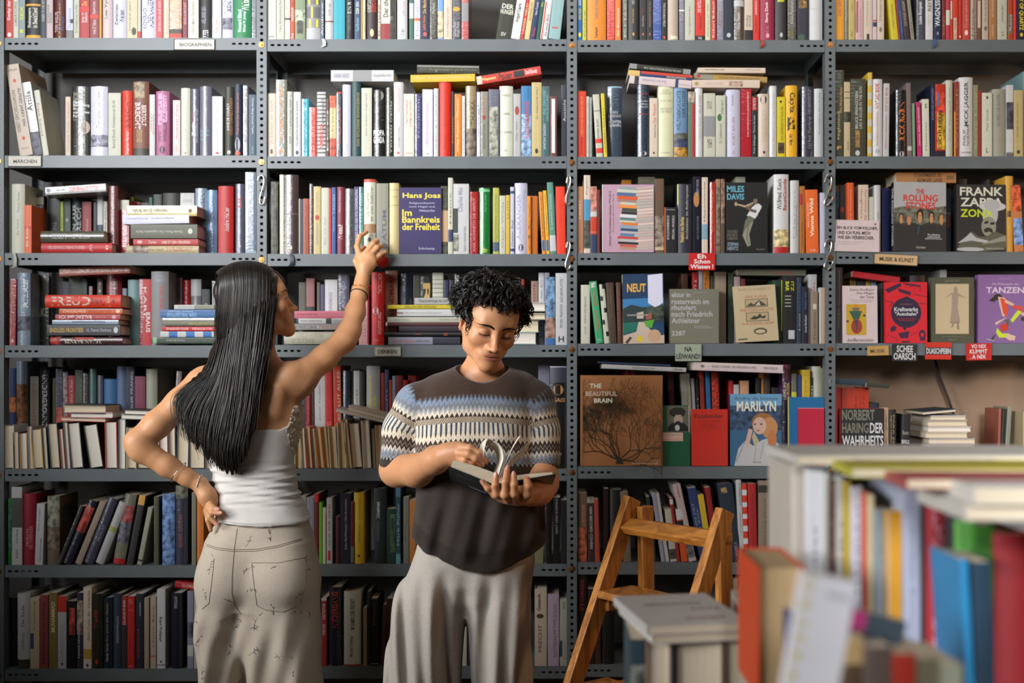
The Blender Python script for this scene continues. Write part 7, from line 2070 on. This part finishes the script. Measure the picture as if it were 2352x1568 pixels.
# waist clip so that the jersey covers it
tr.clip = lambda P: P[:, 2] - (W(0, 1182, -.42).z)
V, F = polygonize(tr, .0042); V = smooth_np(V, F, 1, .4)
def seam_snap(V, pts_, w_, dep): 
    return V
M_PANT = cloth_mat('printed_twill', 'c0b3a1', 'd2c6b5', 1200)
trou = np_mesh('trousers', V, F, [M_PANT], WOM)
M_SEAM = simple('seam_thread', '8f8270', .9)
from mathutils.bvhtree import BVHTree
tree_ = BVHTree.FromPolygons([Vector(v) for v in V], [tuple(f) for f in F])
def seam(name, pxs, r=.0010, m=None, dbl=0):
    mb = MB()
    for off in ([0] if not dbl else [0, dbl]):
        pts = []
        for a, b in zip(pxs[:-1], pxs[1:]):
            for i in range(8):
                t = i / 8; px, py = a[0] + (b[0] - a[0]) * t, a[1] + (b[1] - a[1]) * t + off
                d = (W(px, py, 0) - cam.location).normalized(); hit = tree_.ray_cast(cam.location, d, 4.0)
                if hit[0] is not None: pts.append(hit[0] + hit[1] * (r * .3))
        if len(pts) > 2: mb.tube(pts, r, m or M_SEAM, 5, False)
    mb.build(name, WOM, True)
seam('yoke_seam', [(475, 1250), (500, 1258), (535, 1262), (590, 1261), (640, 1252), (700, 1234)], dbl=4)
seam('centre_seam', [(545, 1214), (538, 1260), (533, 1320), (532, 1360), (538, 1390), (556, 1412)])
seam('back_pocket', [(578, 1292), (640, 1292), (700, 1280), (702, 1340), (690, 1385), (650, 1405), (610, 1400), (590, 1390), (583, 1340), (578, 1292)])
seam('side_pocket', [(492, 1282), (487, 1330), (480, 1385), (462, 1400)])
# printed sprigs lying in the cloth
M_INK = simple('printed_brown_ink', '61565a', .9); M_INK2 = simple('printed_rose_ink', '9c7f78', .9)
pr = MB(); rp = random.Random(9)
def sprig(cx_, cz_, s_, dy):
    def put(pts2, r, m):
        out = []
        for x, z in pts2:
            h = tree_.ray_cast(Vector((x, yW + dy, z)), Vector((0, -dy, 0)), 1.0)
            if h[0] is None: return
            out.append(h[0] - h[1] * r * .55)
        if len(out) > 1 and max((a - b).length for a, b in zip(out[:-1], out[1:])) < .02: pr.tube(out, [r * (1 - .55 * i / len(out)) for i in range(len(out))], m, 6)
    a0 = rp.uniform(.4, 2.6); bend = rp.uniform(-1.6, 1.6); x, z, a = cx_, cz_, a0; stem = [(x, z)]
    for i in range(7): a += bend / 7; x += math.cos(a) * s_ / 7; z += math.sin(a) * s_ / 7; stem.append((x, z))
    put(stem, .0012, M_INK)
    for k_ in range(rp.randint(5, 8)):
        i = rp.randint(1, 7); x, z = stem[i]; a = a0 + rp.uniform(-2, 2); l = s_ * rp.uniform(.18, .42); b = rp.uniform(-2.4, 2.4); lf = [(x, z)]
        for j in range(5): a += b / 5; x += math.cos(a) * l / 5; z += math.sin(a) * l / 5; lf.append((x, z))
        put(lf, rp.uniform(.0012, .0022), M_INK if rp.random() < .75 else M_INK2)
for dy, n_ in ((-.5, 62), (.5, 40)):
    placed = []
    for t_ in range(900):
        if len(placed) >= n_: break
        x_ = rp.uniform(W(462, 0, yW).x, W(740, 0, yW).x); z_ = rp.uniform(.12, W(0, 1230, yW).z)
        if all((x_ - a) ** 2 + (z_ - b) ** 2 > .062 ** 2 for a, b in placed): placed.append((x_, z_)); sprig(x_, z_, rp.choice((.016, .03, .038, .05)), dy)
import bmesh
po = pr.build('print', None, True); pme = po.data
for pm_ in po.data.materials: trou.data.materials.append(pm_)
for pl_ in pme.polygons: pl_.material_index += 1
bm = bmesh.new(); bm.from_mesh(trou.data); bm.from_mesh(pme); bm.to_mesh(trou.data); bm.free(); bpy.data.objects.remove(po); bpy.data.meshes.remove(pme)
shoes(W(530, 0, yW).x, W(650, 0, yW).x, yW - .02, 1.0, WOM)
# --- jewellery
def at(ch, i, f): a, b = np.array(ch[i]), np.array(ch[i + 1]); p = a + (b - a) * f; return p[:3], (b - a)[:3], p[3]
p, d, r = at(raw, 6, .35); ring(p, d + np.array((0, 0, .002)), r + .0055, .0014, M_GOLD, 'gold_bracelet', WOM, beads=26)
p, d, r = at(raw, 5, .85); ring(p, d + np.array((.006, .02, 0)), r + .0045, .0020, M_BLACKB, 'hair_tie', WOM)
p, d, r = at(law, 5, .55); ring(p, d + np.array((.02, .0, -.02)), r + .007, .0012, M_SILVER, 'bangle', WOM)
p, d, r = at(law, 7 - 1, .9); ring(p, d + np.array((.0, .0, .012)), r + .004, .0022, M_SILVER, 'bead_bracelet', WOM, beads=30)
ep = Vector(Tw((-.076, -.018, -.052))); mb = MB(); rr = random.Random(4)
for i in range(26):
    a = rr.uniform(0, 6.28); b = rr.uniform(-1, 1); q = ep + Vector((math.cos(a) * .005, math.sin(a) * .005, b * .011 - .004)); r_ = rr.uniform(.0022, .0036)
    mb.tube([q + Vector((0, 0, r_ * k_)) for k_ in (-.95, -.5, 0, .5, .95)], [r_ * .3, r_ * .85, r_, r_ * .85, r_ * .3], M_GOLD, 6)
mb.build('earring', WOM, True)
# ---------------------------------------------------------------- display table with books near the camera
M_TABLE = simple('dark_stained_table', '3d2d22', .5, 0, ((3, 20, 3), .3))
tb = empty('display_table', (0, 0, 0)); tag(tb, 'dark wooden display table carrying the blurred books near the camera', 'table')
TZ = .78; mb = MB(); mb.box((.22, -2.95, TZ - .04), (2.2, -1.45, TZ), M_TABLE); mb.build('tabletop', tb)
for x in (.28, 2.1):
    for y in (-2.88, -1.52): mb = MB(); mb.box((x, y, 0), (x + .07, y + .07, TZ - .04), M_TABLE); mb.build('leg', tb)
FG = 'blurred books on the display table'
def solid_book(pos, w, h, d, col, marks, label, rz=0, lean=0, pages=False, rounded=False, pm=None, tilt=0, group=FG):
    """upright book on the table; rz turns it, lean tips it sideways"""
    cov, pg = book_mesh(w, h, d, col, rounded, False, marks, pages, pm or M_PAGE)
    e = empty('book'); e.matrix_world = Matrix.Translation(Vector(pos)) @ Matrix.Rotation(R_(rz), 4, 'Z') @ Matrix.Rotation(R_(lean), 4, 'Y') @ Matrix.Rotation(R_(tilt), 4, 'X')
    cov.build('cover', e); pg.build('page_block', e); tag(e, label, 'book', group); e['own'] = 1; return e
def lying_book(c, L_, D_, t, col, marks, label, rz=0, pages='near', topcol=None, topmarks=(), group=FG):
    """flat book; c = centre of its base; L_ along x, D_ along y"""
    e = empty('book'); e.matrix_world = Matrix.Translation(Vector(c)) @ Matrix.Rotation(R_(rz), 4, 'Z'); cm = mat(col, 'm'); mb = MB(); b = .0015
    mb.box((-L_ / 2, -D_ / 2, 0), (L_ / 2, D_ / 2, b), cm); mb.box((-L_ / 2, -D_ / 2, t - b), (L_ / 2, D_ / 2, t), cm)
    if pages == 'near': mb.box((-L_ / 2, -D_ / 2, b), (-L_ / 2 + b, D_ / 2, t - b), cm)
    else: mb.box((-L_ / 2, -D_ / 2, b), (L_ / 2, -D_ / 2 + b, t - b), cm)
    if topmarks: put_marks(mb, topmarks, L_, D_, lambda u, v, off: (u - L_ / 2, v - D_ / 2, t + off))
    if marks: put_marks(mb, marks, L_, t, lambda u, v, off: (u - L_ / 2, -D_ / 2 - off, v))
    mb.build('cover', e); p = MB(); p.box((-L_ / 2 + b * 1.1, -D_ / 2 + (.001 if pages == 'near' else b * 1.1), b * 1.02), (L_ / 2 - .001, D_ / 2 - .001, t - b * 1.02), M_PAGEF); p.build('page_block', e)
    tag(e, label, 'book', group); e['own'] = 1; return e
TZ2 = .99; rs_ = empty('display_riser', (0, 0, 0)); tag(rs_, 'low dark wooden riser on the display table under the blurred books', 'riser')
mb = MB(); mb.box((.42, -2.62, TZ2 - .02), (2.1, -1.72, TZ2), M_TABLE); mb.build('top_board', rs_)
for x in (.43, 1.25, 2.07): mb = MB(); mb.box((x, -2.6, TZ + .0004), (x + .02, -1.74, TZ2 - .02), M_TABLE); mb.build('support', rs_)
# row of upright books, spines to the camera; each: px0 px1 ytop colour y
row = [(1818, 1849, 1068, 'cfc6b8', 'broad beige book at the left end of the blurred table row', 'r', []),
       (1851, 1893, 1075, 'e4e4e8', 'wide white book next to the beige end book of the table row', '', ['u 99a 40 70 40 60 Atlas']),
       (1895, 1905, 1086, 'c4c8c0', 'narrow pale green-grey book third in the table row', '', ['u 888 20 80 40 60 Malerei und Zeichnung']),
       (1906, 1923, 1100, '5e4236', 'dark brown mottled spine standing in the table row', '', ['N 6a4a3a 0 100']),
       (1924, 1939, 1096, 'd0d0cc', 'narrow white spine right of the brown mottled one', '', ['u 555 20 80 40 70 REPORT']),
       (1940, 1955, 1106, 'c8ae3c', 'thin mustard spine in the blurred table row', '', []),
       (1957, 1981, 1118, 'd8d9e2', 'white spine with large grey title in the table row', '', ['u 88a 10 90 30 75 INDIA MAHDAVI']),
       (1983, 1995, 1130, 'd0674c', 'thin salmon red spine in the blurred table row', '', []),
       (1996, 2009, 1136, 'd8c9a4', 'thin cream spine right of the salmon one', '', []),
       (2010, 2035, 1170, '9aa6ac', 'grey-blue spine left of the bright yellow one', '', ['u 667 20 80 40 60 Theorie']),
       (2037, 2071, 1174, 'e5ab25', 'bright yellow spine in the middle of the table row', '', ['R d8b48c 0 100 0 22']),
       (2077, 2118, 1118, 'b9bfd2', 'pale lavender spine left of the tall red book', '', ['u 99a 10 80 30 60 Sammlung Werke']),
       (2120, 2130, 1122, '3a2a26', 'dark brown spine squeezed left of the tall red book', '', []),
       (2132, 2180, 1118, 'b01e2e', 'tall red book with pale lettering in the table row', 'r', ['u dab 10 92 25 70 WELTGESCHICHTE']),
       (2182, 2198, 1150, '4c4f55', 'dark grey spine right of the tall red book', '', []),
       (2199, 2239, 1196, '86cc70', 'light green book at the right of the table row', '', []),
       (2240, 2286, 1206, '4d8a3c', 'dark green thin book behind the blue pair', '', []),
       (2288, 2372, 1226, 'a83238', 'thick crimson book cut by the right picture edge', 'r', [])]
ty0 = -2.02
for i, (a, b, yt, col, lab, fl, mk) in enumerate(row):
    y = ty0 - .012 * i; k = (1 + y / D0) / SCL; w = (b - a) * k - .0006; zt = W(0, yt, y).z; h = zt - TZ2 - .0005
    solid_book(((a + b) / 2 * k - CX * k, y, TZ2 + .0005), w, h, .17, col, mk, lab, rounded='r' in fl)
# books lying across the top of the row
def lie(px0, px1, pyt, pyb, yn, D_, col, label, rz=0, marks=(), topmarks=()):
    k = (1 + yn / D0) / SCL; L_ = (px1 - px0) * k; t = (pyb - pyt) * k; c = W((px0 + px1) / 2, pyb, yn); c.y = yn + D_ / 2
    return lying_book(c, L_, D_, t, col, list(marks), label, rz, topmarks=list(topmarks))
lie(1830, 2480, 1046, 1068, -2.06, .22, 'd8d4cc', 'broad flat white book lying across the back of the blurred table row', 0)
lie(1972, 2480, 1076, 1098, -2.20, .20, 'c3bd3a', 'flat lime yellow book lying on the blurred table row', -4, topmarks=['N 7a7a2a 60 90 10 80'])
lie(2092, 2520, 1100, 1124, -2.30, .15, 'b0524c', 'flat dusty red book lying on the blurred table row', -3)
lie(2248, 2560, 1118, 1160, -2.38, .18, 'dedad2', 'thick flat white book at the right edge, upper of two', -3)
lie(2225, 2560, 1160, 1196, -2.37, .18, 'd2cec4', 'thick flat white book at the right edge, lower of two', -2)
# small block of books in front of the row
B1 = 'books at the near corner of the table'
def up(px0, px1, pyt, y, d, col, label, marks=(), rz=0, lean=0, pages=False, rounded=False, pm=None, hmax=.30, tilt=0):
    k = (1 + y / D0) / SCL; w = (px1 - px0) * k; zt = W(0, pyt, y).z; h = zt - TZ2 - .001
    return solid_book((((px0 + px1) / 2 - CX) * k, y, TZ2 + .0006 + abs(math.sin(R_(lean))) * w / 2), w, h, d, col, list(marks), label, rz, lean, pages, rounded, pm, tilt, B1)
up(1741, 1849, 1300, -2.22, .15, 'd4531f', 'thick book with orange cover showing its yellowed page edges', pages=True, pm=M_PAGED)
e = facing('F', 1790, 1915, 1322, 1640, 'e6e4e8', 18, -2.56, 0, 10, False, ['d dcc84a 6 98 3 22 O R S E R A K', 'h 99a 84 90 50 90 Katalog'], 'white leaning paperback with big yellow letters running down its side', hard=False); e['group'] = B1
e = facing('F', 1900, 2040, 1408, 1600, '43525c', 14, -2.44, 0, 14, False, ['R b03a78 76 100 8 34'], 'dark slate book with magenta corner near the camera', hard=False); e['group'] = B1
up(1876, 1918, 1440, -2.47, .10, '2b3f78', 'dark blue book at the left of the front book row', rz=8)
up(1920, 1984, 1462, -2.47, .10, 'c9ac7c', 'tan book with blotchy print near the front of the table', marks=['N 6a5238 10 80'], rz=6)
up(1987, 2050, 1484, -2.475, .10, '6e6058', 'grey-brown book near the front of the table', rz=4)
up(2054, 2103, 1500, -2.48, .10, 'c8422c', 'small red book near the front of the table', rz=4)
up(2106, 2158, 1512, -2.485, .10, '8b8468', 'olive book near the front right of the table', rz=3)
up(2160, 2212, 1526, -2.49, .10, 'a5a894', 'sage book near the front right of the table', rz=3)
up(2224, 2242, 1284, -2.28, .12, '2f93c4', 'leaning bright blue book before the green ones', lean=-3)
up(2246, 2288, 1290, -2.285, .12, '23445a', 'dark teal book before the crimson one', lean=-2)
# the lower stack left of them
def corner_stack():
    S = 'books stacked at the left end of the table'
    zt = W(1487, 1437, -1.9).z; t = .0145; rz = 10
    lying_book((.205, -1.774, zt - t), .164, .226, t, 'cfcac6', [], 'flat grey book on top of the near left pile, cover with dark red type', rz, topmarks=['h 8a2a34 14 20 45 85 KUNST', 'h 667 62 68 20 80 GESCHICHTE', 'h 8a2a34 44 49 60 92 AKTE'], group=S)
    lying_book((.212, -1.772, zt - 2 * t - .0005), .160, .220, t, 'd6d2cc', [], 'flat white book second in the near left pile', rz, group=S)
    z2 = zt - 2 * t - .001; H = z2 - TZ - .001; y = -1.86; k = (1 + y / D0) / SCL
    def st(a, b, d, col, mk, lab, pages=False): solid_book((((a + b) / 2 - CX) * k, y, TZ + .0005), (b - a) * k, H, d, col, mk, lab, pages=pages, group=S)
    st(1447, 1482, .15, '3e5560', ['N 8a8f86 30 80'], 'blue-grey patterned upright book under the near left pile')
    st(1483, 1541, .15, 'b59880', [], 'brown page-edged book upright under the near left pile', True)
    st(1542, 1553, .15, '22303c', [], 'thin black upright book under the near left pile')
    st(1557, 1661, .15, 'a0826c', [], 'thick upright book showing tan page edges under the near left pile', True)
    st(1664, 1733, .11, '8a7466', [], 'brown upright book at the right of the near left pile', True)
    lying_book((.385, -1.70, TZ + .0005), .13, .19, .18, '6f6660', [], 'thick grey-brown box-like book behind the near left pile', -3, group=S)
    lying_book((.380, -1.70, TZ + .181), .13, .19, .045, 'b9b3a8', [], 'pale flat book behind the near left pile', -3, group=S)
corner_stack()
# ---------------------------------------------------------------- labels for the shelved books
ORDN = ['first', 'second', 'third', 'fourth', 'fifth', 'sixth', 'seventh', 'eighth', 'ninth', 'tenth', 'eleventh', 'twelfth', 'thirteenth', 'fourteenth', 'fifteenth', 'sixteenth', 'seventeenth', 'eighteenth', 'nineteenth', 'twentieth']
def ordn(i):
    if i < 20: return ORDN[i]
    d = i + 1; return f'{d}{"st" if d % 10 == 1 else "nd" if d % 10 == 2 else "rd" if d % 10 == 3 else "th"}'
groups = {}
for b in BOOKS: groups.setdefault((b[1], b[2]), []).append(b)
for (key, pos), lst in groups.items():
    lst.sort(key=lambda b: -b[0].matrix_world.translation.z if pos == 'flat' else b[5])
    place = f'{ORD[int(key[1])]} shelf, {BAYN[key[0]]}'
    for i, (e, _, _, cn, feat, x, w, h, kw) in enumerate(lst):
        size = 'thick' if w > .040 else ''
        nei = lst[i - 1][3] if i else None
        kindn = {'wr': 'wrapped book', 'ha': 'hardcover', 'pa': 'paperback', 'bo': 'booklet'}[e.name[:2]]
        if kw == 'pages': core = f'{cn} paperback {feat}'
        else: core = f'{size} {cn} {kindn} {feat}'.strip()
        if pos == 'flat': lab = f'{core} lying flat, {ordn(i)} from top, {place}'
        elif pos == 'pages': lab = f'{cn} {kindn} with pages outward, {ordn(i)} from left in that row, {place}'
        elif pos == 'back': lab = f'{core}, {ordn(i)} of the back row, {place}'
        else: lab = f'{core}, {ordn(i)} upright from left, {place}'
        ws = lab.split()
        if len(ws) > 16: lab = lab.replace(' with plain spine', '').replace(' with plain edge', '').replace(' showing its page edges', ', pages outward')
        if len(lab.split()) > 16: lab = lab.replace('thick ', '').replace('pale grey lettering', 'pale lettering').replace(' lying flat', ' flat').replace(' upright from left', ' from left')
        if False: lab = lab.replace('upright from left', 'from left in the page-edge row') if len(lab.split()) < 12 else lab
        tag(e, lab, kindn, f'books on the {ORD[int(key[1])]} shelf of the {BAYN[key[0]]}')
for b in BOOKS:
    pass
